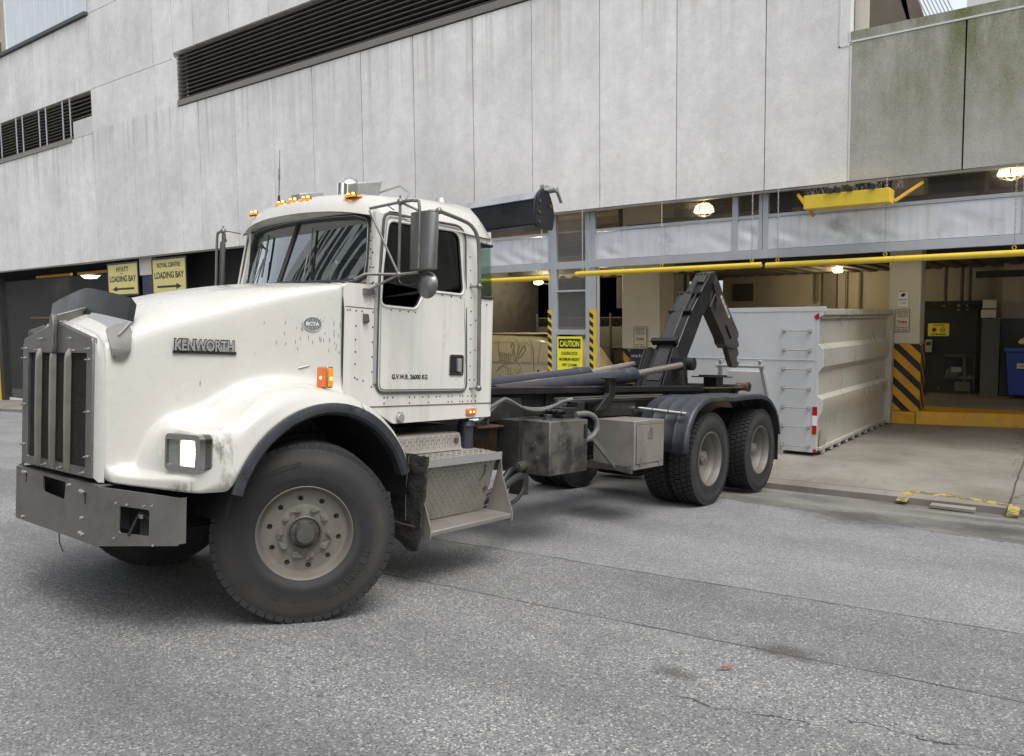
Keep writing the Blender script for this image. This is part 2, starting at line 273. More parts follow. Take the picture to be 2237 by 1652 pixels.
def ground_mat(name, dock=False):
    m = bpy.data.materials.new(name); m.use_nodes = True
    t = m.node_tree; N = t.nodes; L = t.links; b = N['Principled BSDF']
    b.inputs['Roughness'].default_value = 0.8; b.inputs['Specular IOR Level'].default_value = 0.35
    tc = N.new('ShaderNodeTexCoord'); V = tc.outputs['Object']
    def noise(s, d=6, r=.6, sc_=None):
        n = N.new('ShaderNodeTexNoise'); n.inputs['Scale'].default_value = s; n.inputs['Detail'].default_value = d; n.inputs['Roughness'].default_value = r
        if sc_:
            mp = N.new('ShaderNodeMapping'); mp.inputs['Scale'].default_value = sc_; L.new(V, mp.inputs['Vector']); L.new(mp.outputs[0], n.inputs['Vector'])
        else: L.new(V, n.inputs['Vector'])
        return n.outputs['Fac']
    def rng(s, a, b_, c, d, cl=True):
        q = N.new('ShaderNodeMapRange'); q.clamp = cl; q.inputs[1].default_value = a; q.inputs[2].default_value = b_; q.inputs[3].default_value = c; q.inputs[4].default_value = d
        L.new(s, q.inputs[0]); return q.outputs[0]
    def mt(op, a, c=None):
        q = N.new('ShaderNodeMath'); q.operation = op
        for i, v in enumerate((a, c)):
            if v is None: continue
            if isinstance(v, (int, float)): q.inputs[i].default_value = v
            else: L.new(v, q.inputs[i])
        return q.outputs[0]
    def mixc(fac, a, c):
        q = N.new('ShaderNodeMix'); q.data_type = 'RGBA'; L.new(fac, q.inputs[0])
        if isinstance(a, tuple): q.inputs[6].default_value = (*a, 1)
        else: L.new(a, q.inputs[6])
        if isinstance(c, tuple): q.inputs[7].default_value = (*c, 1)
        else: L.new(c, q.inputs[7])
        return q.outputs[2]
    if dock:
        c = mixc(rng(noise(.6, 9, .7), .35, .68, 0, 1), (0.30, 0.275, 0.235), (0.15, 0.135, 0.11))
        c = mixc(rng(noise(60, 3), .3, .7, 0, .35), c, (0.16, 0.15, 0.135))
        c = mixc(rng(noise(2.2, 6, .7, (1, .4, 1)), .56, .72, 0, .6), c, (0.13, 0.12, 0.105))
    else:
        vo = N.new('ShaderNodeTexVoronoi'); vo.inputs['Scale'].default_value = 115; vo.inputs['Randomness'].default_value = 1; L.new(V, vo.inputs['Vector'])
        sp = N.new('ShaderNodeSeparateColor'); L.new(vo.outputs['Color'], sp.inputs[0])
        c = mixc(rng(sp.outputs[0], 0, 1, 0, 1), (0.145, 0.146, 0.149), (0.285, 0.283, 0.278))
        c = mixc(rng(sp.outputs[1], .89, .94, 0, .75), c, (0.60, 0.58, 0.52))
        c = mixc(rng(sp.outputs[2], .80, .88, 0, .75), c, (0.05, 0.05, 0.053))
        v2 = N.new('ShaderNodeTexVoronoi'); v2.inputs['Scale'].default_value = 40; L.new(V, v2.inputs['Vector'])
        s2 = N.new('ShaderNodeSeparateColor'); L.new(v2.outputs['Color'], s2.inputs[0])
        k = mt('MULTIPLY', rng(s2.outputs[0], .95, .97, 0, .7), rng(v2.outputs['Distance'], .25, .4, 1, 0))
        c = mixc(k, c, (0.50, 0.48, 0.42))
        c = mixc(rng(noise(.45, 9, .72), .42, .66, 0, .5), c, (0.075, 0.076, 0.08))
        c = mixc(rng(noise(.9, 8, .7, (.35, 1.5, 1)), .5, .72, 0, .35), c, (0.07, 0.068, 0.066))
        c = mixc(rng(noise(1.6, 8, .7, (.5, 1.2, 1)), .56, .74, 0, .35), c, (0.30, 0.30, 0.29))
    sx = N.new('ShaderNodeSeparateXYZ'); L.new(V, sx.inputs[0]); X, Y = sx.outputs[0], sx.outputs[1]
    if not dock:
        # paving lanes laid at different times, each its own tone
        l1 = mt('SUBTRACT', Y, mt('ADD', mt('MULTIPLY', X, .0955), 5.569)); l2 = mt('SUBTRACT', Y, mt('ADD', mt('MULTIPLY', X, .0925), 4.373))
        c = mixc(mt('MULTIPLY', mt('GREATER_THAN', l1, 0), .16), c, (0.34, 0.34, 0.345))
        c = mixc(mt('MULTIPLY', mt('MULTIPLY', mt('LESS_THAN', l1, 0), mt('GREATER_THAN', l2, 0)), .14), c, (0.06, 0.06, 0.062))
        # faint rolled tracks
        for yy in (2.0, 3.3, 7.3):
            d = mt('ABSOLUTE', mt('ADD', mt('SUBTRACT', mt('SUBTRACT', Y, mt('MULTIPLY', X, .06)), yy), mt('MULTIPLY', rng(noise(.6, 4), 0, 1, -1, 1, False), .35)))
            c = mixc(rng(d, .1, .45, .22, 0), c, (0.07, 0.07, 0.072))
        c = mixc(rng(noise(7, 6, .8), .60, .74, 0, .35), c, (0.06, 0.058, 0.055))
        # older stained strip along the gutter
        ed = mt('ADD', mt('ADD', Y, mt('MULTIPLY', X, .182)), mt('MULTIPLY', rng(noise(3, 5), 0, 1, -1, 1, False), .18))
        g = rng(ed, 8.52, 8.58, 0, 1)
        old = mixc(rng(noise(1.4, 9, .75, (.6, 1.3, 1)), .42, .58, 0, 1), (0.21, 0.20, 0.175), (0.055, 0.05, 0.042))
        old = mixc(rng(noise(45, 4, .7), .35, .7, 0, .5), old, (0.25, 0.24, 0.21))
        c = mixc(mt('MULTIPLY', g, .8), c, old)
        def crack(a, bb, x0, x1, wob, wsc, th):
            d = mt('SUBTRACT', Y, mt('ADD', mt('MULTIPLY', X, bb), a))
            d = mt('ADD', d, mt('MULTIPLY', rng(noise(wsc, 4, .6), 0, 1, -1, 1, False), wob))
            d = mt('ABSOLUTE', d)
            wd = rng(noise(5, 2), .3, .7, .3 * th, th)
            k = mt('LESS_THAN', d, wd)
            k = mt('MULTIPLY', k, mt('MULTIPLY', mt('GREATER_THAN', X, x0), mt('LESS_THAN', X, x1)))
            return k
        for a, bb, x0, x1, wob, wsc, th in [(5.569, .0955, -7.0, 3, .035, 1.5, .013), (4.373, .0925, -4.6, 3, .035, 1.5, .011), (3.62, .18, -1.5, -.93, .12, 4, .008), (3.72, .16, -.85, .2, .14, 4, .009), (2.9, .35, -1.9, -1.5, .1, 4, .006), (8.52, -.182, -4.2, 3, .18, 3, .018)]:
            c = mixc(mt('MULTIPLY', crack(a, bb, x0, x1, wob, wsc, th), .85), c, (0.022, 0.021, 0.02))
        # oil spots and stains
        for (px, py, rr) in [(-1.63, 3.62, .16), (-1.25, 4.3, .28), (-3.0, 2.55, .03), (-3.15, 2.45, .03), (-2.95, 2.38, .026), (-3.3, 2.5, .025), (-2.8, 2.3, .03), (-3.05, 2.75, .035), (-1.9, 8.9, .8), (-.6, 9.3, .7)]:
            q = mt('SQRT', mt('ADD', mt('POWER', mt('SUBTRACT', X, px), 2), mt('POWER', mt('MULTIPLY', mt('SUBTRACT', Y, py), 1.6), 2)))
            q = mt('ADD', q, mt('MULTIPLY', rng(noise(9, 5), 0, 1, -1, 1, False), rr * .7))
            c = mixc(rng(q, rr * .2, rr, .7, 0), c, (0.05, 0.048, 0.045))
    else:
        for (px, py, rr) in [(-1.2, 13.0, .9), (-2.1, 15.5, .7), (-.9, 11.5, .6)]:
            q = mt('SQRT', mt('ADD', mt('POWER', mt('SUBTRACT', X, px), 2), mt('POWER', mt('SUBTRACT', Y, py), 2)))
            q = mt('ADD', q, mt('MULTIPLY', rng(noise(3, 5), 0, 1, -1, 1, False), rr * .8))
            c = mixc(rng(q, rr * .2, rr, .4, 0), c, (0.15, 0.13, 0.10))
        for xx in (-.62, 1.8):
            d = mt('ABSOLUTE', mt('ADD', mt('SUBTRACT', X, xx), mt('MULTIPLY', rng(noise(1.5, 3), 0, 1, -1, 1, False), .02)))
            c = mixc(mt('MULTIPLY', mt('LESS_THAN', d, .012), .8), c, (0.04, 0.038, 0.035))
        d = mt('ABSOLUTE', mt('ADD', mt('SUBTRACT', mt('ADD', X, mt('MULTIPLY', Y, .05)), .05), mt('MULTIPLY', rng(noise(1.2, 5, .7), 0, 1, -1, 1, False), .5)))
        c = mixc(mt('MULTIPLY', mt('LESS_THAN', d, .008), .8), c, (0.05, 0.045, 0.04))
        for yy in (11.15, 14.9):
            d = mt('ABSOLUTE', mt('SUBTRACT', Y, yy))
            c = mixc(mt('MULTIPLY', mt('LESS_THAN', d, .012), .7), c, (0.05, 0.048, 0.045))
    L.new(c, b.inputs['Base Color'])
    bp = N.new('ShaderNodeBump'); bp.inputs['Strength'].default_value = .45 if not dock else .15; bp.inputs['Distance'].default_value = .006
    L.new(noise(110 if not dock else 70, 4, .7), bp.inputs['Height']); L.new(bp.outputs[0], b.inputs['Normal'])
    return m
M['asphalt'] = ground_mat('worn_asphalt')
M['dockfloor'] = ground_mat('stained_dock_concrete', True)

# ------------------------------------------------------------- mesh builder
class MB:
    def __init__(s): s.v = []; s.f = []; s.mi = []; s.cur = 0; s.tint = []; s.ct = 1.0
    def add(s, vs, fs):
        o = len(s.v); s.v += [tuple(p) for p in vs]
        for f in fs: s.f.append(tuple(i + o for i in f)); s.mi.append(s.cur); s.tint.append(s.ct)
        return s
    def bx(s, x0, x1, y0, y1, z0, z1):
        s.add([(x0, y0, z0), (x1, y0, z0), (x1, y1, z0), (x0, y1, z0), (x0, y0, z1), (x1, y0, z1), (x1, y1, z1), (x0, y1, z1)],
              [(0, 3, 2, 1), (4, 5, 6, 7), (0, 1, 5, 4), (1, 2, 6, 5), (2, 3, 7, 6), (3, 0, 4, 7)]); return s
    def hexa(s, pts):
        s.add(pts, [(0, 3, 2, 1), (4, 5, 6, 7), (0, 1, 5, 4), (1, 2, 6, 5), (2, 3, 7, 6), (3, 0, 4, 7)]); return s
    def bar(s, p0, p1, w, h, up=(0, 0, 1)):
        p0 = Vector(p0); p1 = Vector(p1); d = (p1 - p0).normalized(); up = Vector(up)
        a = d.cross(up)
        if a.length < 1e-4: a = d.cross(Vector((1, 0, 0)))
        a.normalize(); c = a.cross(d); a *= w / 2; c *= h / 2
        s.hexa([p0 - a - c, p0 + a - c, p0 + a + c, p0 - a + c, p1 - a - c, p1 + a - c, p1 + a + c, p1 - a + c]); return s
    def cyl(s, p0, p1, r0, r1=None, n=20, caps=True):
        if r1 is None: r1 = r0
        p0 = Vector(p0); p1 = Vector(p1); d = (p1 - p0).normalized()
        a = d.orthogonal().normalized(); c = d.cross(a)
        vs = []
        for p, r in ((p0, r0), (p1, r1)):
            for i in range(n):
                t = 2 * math.pi * i / n; vs.append(p + a * (r * math.cos(t)) + c * (r * math.sin(t)))
        fs = [(i, (i + 1) % n, n + (i + 1) % n, n + i) for i in range(n)]
        if caps: fs += [tuple(range(n))[::-1], tuple(range(n, 2 * n))]
        s.add(vs, fs); return s
    def tube(s, pts, r, n=8, smooth=0, closed=False):
        pts = [Vector(p) for p in pts]
        if smooth:
            q = []
            P = [pts[0]] + pts + [pts[-1]]
            for i in range(1, len(P) - 2):
                for k in range(smooth):
                    t = k / smooth; a, b_, c, d = P[i - 1], P[i], P[i + 1], P[i + 2]
                    q.append(.5 * ((2 * b_) + (c - a) * t + (2 * a - 5 * b_ + 4 * c - d) * t * t + (3 * b_ - a - 3 * c + d) * t ** 3))
            q.append(pts[-1]); pts = q
        m = len(pts); up = None; vs = []
        for i, p in enumerate(pts):
            if closed: d = (pts[(i + 1) % m] - pts[i - 1])
            else: d = (pts[min(i + 1, m - 1)] - pts[max(i - 1, 0)])
            d.normalize()
            if up is None: up = d.orthogonal().normalized()
            else:
                up = up - d * up.dot(d)
                up = up.normalized() if up.length > 1e-5 else d.orthogonal().normalized()
            c = d.cross(up); rr = r[i] if isinstance(r, (list, tuple)) else r
            for k in range(n):
                t = 2 * math.pi * k / n; vs.append(p + up * (rr * math.cos(t)) + c * (rr * math.sin(t)))
        fs = []
        for i in range(m if closed else m - 1):
            j = (i + 1) % m
            fs += [(i * n + k, i * n + (k + 1) % n, j * n + (k + 1) % n, j * n + k) for k in range(n)]
        if not closed: fs += [tuple(range(n))[::-1], tuple(range((m - 1) * n, m * n))]
        s.add(vs, fs); return s
    def lathe(s, prof, o=(0, 0, 0), ax='y', n=48, a0=0, a1=2 * math.pi):
        # prof: (radius, axial)
        o = Vector(o); vs = []; m = len(prof); full = abs(a1 - a0 - 2 * math.pi) < 1e-6; cnt = n if full else n + 1
        for i in range(cnt):
            t = a0 + (a1 - a0) * i / n; c, sn = math.cos(t), math.sin(t)
            for r, a in prof:
                if ax == 'y': vs.append(o + Vector((r * c, a, r * sn)))
                elif ax == 'z': vs.append(o + Vector((r * c, r * sn, a)))
                else: vs.append(o + Vector((a, r * c, r * sn)))
        fs = []
        for i in range(n):
            j = (i + 1) % cnt
            for k in range(m - 1): fs.append((i * m + k, i * m + k + 1, j * m + k + 1, j * m + k))
        s.add(vs, fs); return s
    def loft(s, secs, closed=False, capa=False, capb=False, close_u=False):
        m = len(secs[0]); vs = [p for q in secs for p in q]; fs = []
        for i in range(len(secs) - (0 if close_u else 1)):
            j = (i + 1) % len(secs)
            for k in range(m if closed else m - 1):
                l = (k + 1) % m; fs.append((i * m + k, i * m + l, j * m + l, j * m + k))
        if capa: fs.append(tuple(range(m))[::-1])
        if capb: fs.append(tuple(range((len(secs) - 1) * m, len(secs) * m)))
        s.add(vs, fs); return s
    def plate(s, outer, holes, w0, w1, f):
        loops = [outer] + list(holes)
        tri = tessellate_polygon([[Vector((p[0], p[1], 0)) for p in l] for l in loops])
        flat = [p for l in loops for p in l]; n = len(flat)
        vs = [f(p[0], p[1], w0) for p in flat] + [f(p[0], p[1], w1) for p in flat]
        fs = [tuple(t) for t in tri] + [tuple(i + n for i in t[::-1]) for t in tri]
        o = 0
        for l in loops:
            k = len(l)
            for i in range(k): fs.append((o + i, o + (i + 1) % k, n + o + (i + 1) % k, n + o + i))
            o += k
        s.add(vs, fs); return s
    def sphere(s, c, r, n=16, m=10, sc_=(1, 1, 1)):
        secs = []
        for i in range(m + 1):
            t = math.pi * i / m
            secs.append([(c[0] + sc_[0] * r * math.sin(t) * math.cos(2 * math.pi * k / n), c[1] + sc_[1] * r * math.sin(t) * math.sin(2 * math.pi * k / n), c[2] + sc_[2] * r * math.cos(t)) for k in range(n)])
        s.loft(secs, closed=True); return s
    def text(s, st, o, right, up, wd, ht, ext=0.002, bold=0.0):
        cu = bpy.data.curves.new('t', 'FONT'); cu.body = st; cu.extrude = 0.0; cu.offset = bold; cu.resolution_u = 3
        ob = bpy.data.objects.new('t', cu); me = ob.to_mesh()
        if me and len(me.vertices):
            xs = [v.co.x for v in me.vertices]; ys = [v.co.y for v in me.vertices]
            x0, x1, y0, y1 = min(xs), max(xs), min(ys), max(ys)
            o = Vector(o); right = Vector(right).normalized(); up = Vector(up).normalized(); nn = right.cross(up)
            vs = [o + right * ((v.co.x - x0) / (x1 - x0) * wd) + up * ((v.co.y - y0) / max(1e-6, y1 - y0) * ht) + nn * ext for v in me.vertices]
            s.add(vs, [tuple(p.vertices) for p in me.polygons])
            if ext > .004:
                ed = {}
                for p in me.polygons:
                    for a, b_ in p.edge_keys: ed[(a, b_)] = ed.get((a, b_), 0) + 1
                base = [v - nn * ext for v in vs]; n_ = len(vs)
                s.add(vs + base, [(a, b_, b_ + n_, a + n_) for (a, b_), k in ed.items() if k == 1])
        ob.to_mesh_clear(); bpy.data.objects.remove(ob); bpy.data.curves.remove(cu); return s
    def build(s, name, m, parent=None, bevel=0, smooth=True, ang=35, tint=False, label=None, sep=0):
        me = bpy.data.meshes.new(name); me.from_pydata([tuple(v) for v in s.v], [], s.f)
        me.validate()
        if isinstance(m, (list, tuple)):
            for q in m: me.materials.append(q)
            if len(me.polygons) == len(s.mi): me.polygons.foreach_set('material_index', s.mi)
        else: me.materials.append(m)
        if tint and len(me.polygons) == len(s.tint):
            a = me.attributes.new('tint', 'FLOAT', 'FACE'); a.data.foreach_set('value', s.tint)
        bm = bmesh.new(); bm.from_mesh(me); bmesh.ops.recalc_face_normals(bm, faces=bm.faces); bm.to_mesh(me); bm.free()
        if smooth:
            me.shade_smooth()
            me.set_sharp_from_angle(angle=R(ang))
        ob = bpy.data.objects.new(name, me); sc.collection.objects.link(ob)
        if parent: ob.parent = parent
        if bevel:
            b = ob.modifiers.new('b', 'BEVEL'); b.width = bevel; b.segments = 2; b.limit_method = 'ANGLE'; b.angle_limit = R(40); b.harden_normals = False
        if label: ob['label'] = label
        if sep:
            bm = bmesh.new(); bm.from_mesh(me); seen = set(); comps = []
            for v in bm.verts:
                if v.index in seen: continue
                st_ = [v]; seen.add(v.index); cmp_ = []
                while st_:
                    q = st_.pop(); cmp_.append(q.index)
                    for e in q.link_edges:
                        o = e.other_vert(q)
                        if o.index not in seen: seen.add(o.index); st_.append(o)
                comps.append(cmp_)
            bm.free(); comps = comps[::1]
            groups = [sum(comps[i:i + sep], []) for i in range(0, len(comps), sep)]
            for k_, gi in enumerate(groups):
                gs_ = set(gi); mp_ = {a: i for i, a in enumerate(sorted(gs_))}
                m2 = bpy.data.meshes.new(name); m2.from_pydata([me.vertices[a].co[:] for a in sorted(gs_)], [], [tuple(mp_[a] for a in p.vertices) for p in me.polygons if p.vertices[0] in gs_])
                m2.materials.append(m); m2.shade_smooth(); m2.set_sharp_from_angle(angle=R(ang))
                o2 = bpy.data.objects.new(name, m2); sc.collection.objects.link(o2); o2.parent = parent
            bpy.data.objects.remove(ob); return None
        return ob

def thing(name, label, cat, loc=(0, 0, 0), group=None):
    o = bpy.data.objects.new(name, None); sc.collection.objects.link(o); o.location = loc; o.empty_display_size = .2
    o['label'] = label; o['category'] = cat
    if group: o['group'] = group
    return o
def tag(o, label, cat, group=None):
    o['label'] = label; o['category'] = cat
    if group: o['group'] = group
    return o
def struct(o): o['kind'] = 'structure'; return o
def rrect(x0, x1, z0, z1, r, n=5):
    p = []
    for cx, cz, a in ((x1 - r, z1 - r, 0), (x0 + r, z1 - r, 90), (x0 + r, z0 + r, 180), (x1 - r, z0 + r, 270)):
        for i in range(n + 1):
            t = R(a + 90 * i / n); p.append((cx + r * math.cos(t), cz + r * math.sin(t)))
    return p
def circ(cx, cz, r, n=20, sx=1.0): return [(cx + sx * r * math.cos(2 * math.pi * i / n), cz + r * math.sin(2 * math.pi * i / n)) for i in range(n)]
def roundpoly(pts, r, n=4):
    out = []; m = len(pts)
    for i in range(m):
        a = Vector(pts[i - 1]); b_ = Vector(pts[i]); c = Vector(pts[(i + 1) % m])
        rr = r[i] if isinstance(r, (list, tuple)) else r
        d1 = (a - b_); d2 = (c - b_); l = min(rr, d1.length * .45, d2.length * .45)
        p = b_ + d1.normalized() * l; q = b_ + d2.normalized() * l
        for k in range(n + 1):
            t = k / n; out.append(tuple(p * (1 - t) ** 2 + b_ * (2 * t * (1 - t)) + q * t * t))
    return out
def dup(root, loc=None, label=None, group=None, kids=True):
    def cp(o, par):
        c = o.copy(); sc.collection.objects.link(c)
        if par: c.parent = par
        for ch in list(o.children): cp(ch, c)
        return c
    r = cp(root, root.parent)
    if loc is not None: r.location = loc
    if label: r['label'] = label
    if group: r['group'] = group
    return r
# ------------------------------------------------------------- ground
def road_z(x, y):
    z = -0.20375 + 0.008981 * (x + 4.8479) - 0.070032 * (y - 2.9422)
    if x < -12: z -= 0.03 * (-12 - x)
    if y < -6: z = road_z(x, -6.0) if y < -6.001 else z
    return z
def slab_z(x, y):
    b = -.64 if x > -13 else -.64 - .045 * (-13 - x)
    t = min(1, max(0, (y - 10.9) / 1.5))
    return (road_z(x, 10.9) + .012) * (1 - t) + b * t
g = MB()
xs = [-120, -80, -60, -50, -45, -40, -36, -32, -28, -24, -20, -17, -14, -12, -9, -6, -3, 0, 3, 6, 10, 20, 40, 80]
ys = [-60, -30, -15, -6, -3, 0, 2, 4, 6, 8, 9.5, 11.2, 13.0, 14.9]
def gz(x, y):
    if y > 10.9: return min(road_z(x, 10.9), slab_z(x, y) - .12) - .02
    return road_z(x, y)
g.loft([[(x, y, gz(x, y)) for y in ys] for x in xs])
struct(g.build('road', M['asphalt']))
g = MB()
xs2 = [-13.8, -12, -9, -6, -4.5, -3, -1.5, 0, 3, 6, 12]; ys2 = [10.88, 11.2, 11.5, 11.9, 12.4, 14, 17, 20, 26]
g.loft([[(x, 10.88, road_z(x, 10.88) - .1)] + [(x, y, slab_z(x, y)) for y in ys2] for x in xs2])
struct(g.build('dock_floor', M['dockfloor']))
g = MB()
for xa, xb in ((-60, -44), (-44, -36), (-36, -28), (-28, -20), (-20, -13.8)):
    g.hexa([(xa, 12.4, road_z(xa, 12.4) - .3), (xb, 12.4, road_z(xb, 12.4) - .3), (xb, 16, road_z(xb, 12.4) - .3), (xa, 16, road_z(xa, 12.4) - .3),
            (xa, 12.4, road_z(xa, 10.9) + .06), (xb, 12.4, road_z(xb, 10.9) + .06), (xb, 16, road_z(xb, 10.9) + .12), (xa, 16, road_z(xa, 10.9) + .12)])
struct(g.build('sidewalk', M['dockfloor']))
g = MB(); g.bx(-3.05, 12, 18.85, 26, -.66, -.385)
struct(g.build('raised_floor', M['dockfloor']))

def wc(o, root):          # child modelled in world coordinates under an unrotated Empty
    o.location = -root.location; return o

# ------------------------------------------------------------- main building
B = thing('concrete_building', 'pale precast concrete building of tall vertical panels with dark louvres above the loading dock', 'building', (-15, 14.6, -.6))
def panels(mb, cols, rows, y0, y1, tn=.05):
    for xa, xb, ga in cols:
        for za, zb in rows(xa, xb):
            mb.ct = 1 + random.uniform(-tn, tn)
            mb.bx(xa + ga, xb - ga, y0 + random.uniform(0, .004), y1, za + .011, zb - .011)
low = [-62, -58, -54, -50, -46, -42.2, -40.2, -38.3, -36.3, -34.25, -32.4, -30.5, -29.68, -28.12, -26.86, -25.3, -24.0, -22.88, -20.98, -19.14, -17.4, -15.45, -13.6, -11.7, -10.03, -8.31, -6.58, -4.83, -3.37]
c = MB()
def rows_low(xa, xb):
    if xb <= -29.6:
        return [(3.93, 8.5 if xb < -30.6 else 8.6)]
    if xa >= -24.01: return [(3.93, 8.62)]
    return [(3.93, 10.18)]
panels(c, [(a, b_, (.012 if i % 2 else .022) if a < -12 else .010) for i, (a, b_) in enumerate(zip(low, low[1:]))], rows_low, 14.6, 14.85)
up = [-62, -58, -54, -50, -46, -42, -38, -36.2, -34.2, -32.3, -30.5, -29.62, -28.2, -25.4, -24.2, -23.0, -21.1, -19.2, -17.4, -15.5, -13.6, -11.7, -10.0, -8.3, -6.6, -4.95, -3.5]
def rows_up(xa, xb):
    if xb <= -29.6: return [(10.16, 12.80)]
    if xa >= -24.3: return [(10.36, 13.4), (13.4, 22)]
    return [(10.18, 12.85), (12.85, 22)]
panels(c, [(a, b_, .022 if a < -20 else .010) for a, b_ in zip(up, up[1:])], rows_up, 14.6, 14.85)
c.ct = .9; c.bx(-5.2, -3.37, 14.6, 14.85, 8.64, 10.35); c.bx(-31.15, -29.69, 14.62, 14.85, 8.62, 9.24)
c.ct = .06; c.bx(-62, -29.7, 14.858, 15.0, 3.95, 8.4); c.bx(-29.7, -3.4, 14.86, 15.0, 3.95, 8.6); c.bx(-62, -29.8, 14.86, 15.0, 10.2, 12.8); c.bx(-29.8, -3.4, 14.86, 15.0, 10.4, 22); c.bx(-29.6, -24.1, 14.86, 15.0, 8.4, 10.6)
wc(c.build('concrete_wall', M['conc'], B, tint=True, bevel=0), B)
c = MB()
panels(c, [(-3.355, -1.645, .0), (-1.62, .12, 0), (.14, 1.9, 0), (1.92, 3.7, 0), (3.72, 5.5, 0), (5.52, 7.3, 0), (7.32, 10, 0)], lambda a, b_: [(3.93, 6.29)], 14.6, 14.85, .04)
c.ct = .95; c.bx(-3.37, 10, 14.6, 14.95, 6.31, 6.47); c.ct = .3; c.bx(-3.3, 10, 14.86, 14.95, 3.95, 6.3)
wc(c.build('parapet', M['conc2'], B, tint=True), B)
c = MB(); c.bx(-3.37, 10, 14.592, 14.62, 6.285, 6.315); c.bx(-3.375, -3.345, 14.592, 14.62, 3.95, 6.3); c.bx(-3.56, -3.34, 14.592, 14.62, 6.24, 6.262); c.bx(-3.56, -3.535, 14.592, 14.62, 6.24, 14); c.bx(-3.40, -3.37, 14.592, 14.62, 6.3, 6.47)
wc(c.build('caulk_line', M['caulk'], B), B)
# opening above the parapet
c = MB(); c.bx(-3.44, -3.18, 15.0, 15.5, 6.3, 14); wc(c.build('column', M['pillar'], B), B)
c = MB(); c.hexa([(-3.18, 15.1, 6.2), (-2.45, 15.1, 6.2), (-2.45, 15.4, 6.2), (-3.18, 15.4, 6.2), (-3.18, 15.1, 9), (-3.0, 15.1, 9), (-3.0, 15.4, 9), (-3.18, 15.4, 9)])
c.hexa([(-2.45, 15.1, 6.2), (-2.2, 15.1, 6.2), (-2.2, 15.4, 6.2), (-2.45, 15.4, 6.2), (-3.0, 15.1, 8), (-2.75, 15.1, 8), (-2.75, 15.4, 8), (-3.0, 15.4, 8)]); wc(c.build('ramp_soffit', M['ceil'], B), B)
c = MB()
for i in range(9):
    x = -2.26 + i * .055; c.bar((x, 15.2, 6.45), (x - .75, 15.2, 8.2), .02, .03, (0, 1, 0))
wc(c.build('sloped_louver', M['galv'], B), B)
c = MB(); c.bx(-1.75, 4, 15.6, 15.8, 6.2, 12); c.bx(-.98, -.92, 15.5, 15.6, 6.2, 12); wc(c.build('upper_wall', M['whitetxt'], B), B)
# louvres
def louver(x0, x1, z0, z1, n, sill=True):
    L_ = MB(); L_.bx(x0, x1, 14.98, 15.1, z0, z1); bk = wc(L_.build('louver_recess', M['louvback'], B), B)
    L_ = MB(); h = (z1 - z0 - (.18 if sill else 0)) / n
    for i in range(n):
        z = z1 - (i + .5) * h
        L_.hexa([(x0, 14.62, z - h * .26), (x1, 14.62, z - h * .26), (x1, 14.93, z + h * .30), (x0, 14.93, z + h * .30), (x0, 14.60, z - h * .12), (x1, 14.60, z - h * .12), (x1, 14.93, z + h * .36), (x0, 14.93, z + h * .36)])
    if sill: L_.bx(x0 - .02, x1, 14.57, 14.9, z0, z0 + .17)
    wc(L_.build('louver', M['louver'], B), B)
louver(-23.98, -5.2, 8.64, 10.34, 12)
louver(-62, -31.25, 8.5, 10.14, 12)
louver(-31.25, -29.7, 9.27, 10.14, 6, False)
c = MB()
for x in (-31.3, -31.9, -33.3, -33.9, -35.4, -36.0, -37.5, -38.1, -39.6, -40.2):
    c = MB(); c.bx(x - .025, x + .025, 14.58, 14.61, 8.6, 10.12); wc(c.build('louver_mullion', M['galv'], B), B)
# cladding band at the upper left, with its dark sill
c = MB(); c.bx(-36.4, -29.66, 14.6, 14.9, 12.95, 22)
c.bx(-36.44, -36.4, 14.55, 14.9, 12.95, 22)
wc(c.build('metal_cladding', M['metalwall'], B), B)
c = MB(); c.bx(-62, -29.66, 14.5, 14.9, 12.82, 12.94); wc(c.build('sill', M['dgrey'], B), B)
c = MB(); c.bx(-62, 10, 14.585, 14.7, 3.885, 3.925); wc(c.build('drip_edge', M['moss'], B), B)
# interior of the dock
c = MB(); c.bx(-14.2, 12, 14.86, 19.6, 4.45, 4.6); c.bx(-14.2, 12, 19.4, 19.6, 2.95, 4.45); c.bx(-14.2, 12, 19.6, 26, 2.86, 3.0)
for i in range(60):
    x = -14 + i * .42
    c.hexa([(x, 19.62, 2.80), (x + .2, 19.62, 2.80), (x + .2, 24, 2.80), (x, 24, 2.80), (x - .05, 19.62, 2.859), (x + .25, 19.62, 2.859), (x + .25, 24, 2.859), (x - .05, 24, 2.859)])
wc(c.build('ceiling', M['ceil'], B), B)
c = MB(); c.bx(-8.9, 12, 23.2, 23.4, .1, 3); c.bx(-1.57, 12, 22.6, 23.2, 1.5, 3); c.bx(-16, -8.9, 20.5, 20.7, 1.36, 4.5); c.bx(-16, -10.4, 20.5, 20.7, 1.36, 4.5)
wc(c.build('back_wall', M['cream'], B), B)
c = MB(); c.bx(-8.9, 12, 23.17, 23.4, -.9, .1); c.bx(-1.57, 12, 22.58, 23.2, -.5, 1.5); c.bx(-16, -8.9, 20.48, 20.7, -1.2, 1.36); c.bx(-1.95, -1.57, 22.2, 22.6, -.5, 1.5)
wc(c.build('painted_dado', M['dgrey'], B), B)
for a_ in ((-14.4, -13.9, 14.86, 26, -1.5, 4.5), (11.9, 12.1, 14.86, 26, -1.5, 4.5), (-15.3, -14.3, 19.9, 20.4, -1, 3.4), (-11, -8.9, 20.3, 20.47, 1.9, 3.2)):
    c = MB(); c.bx(*a_); wc(c.build('side_wall', M['dark'], B), B)
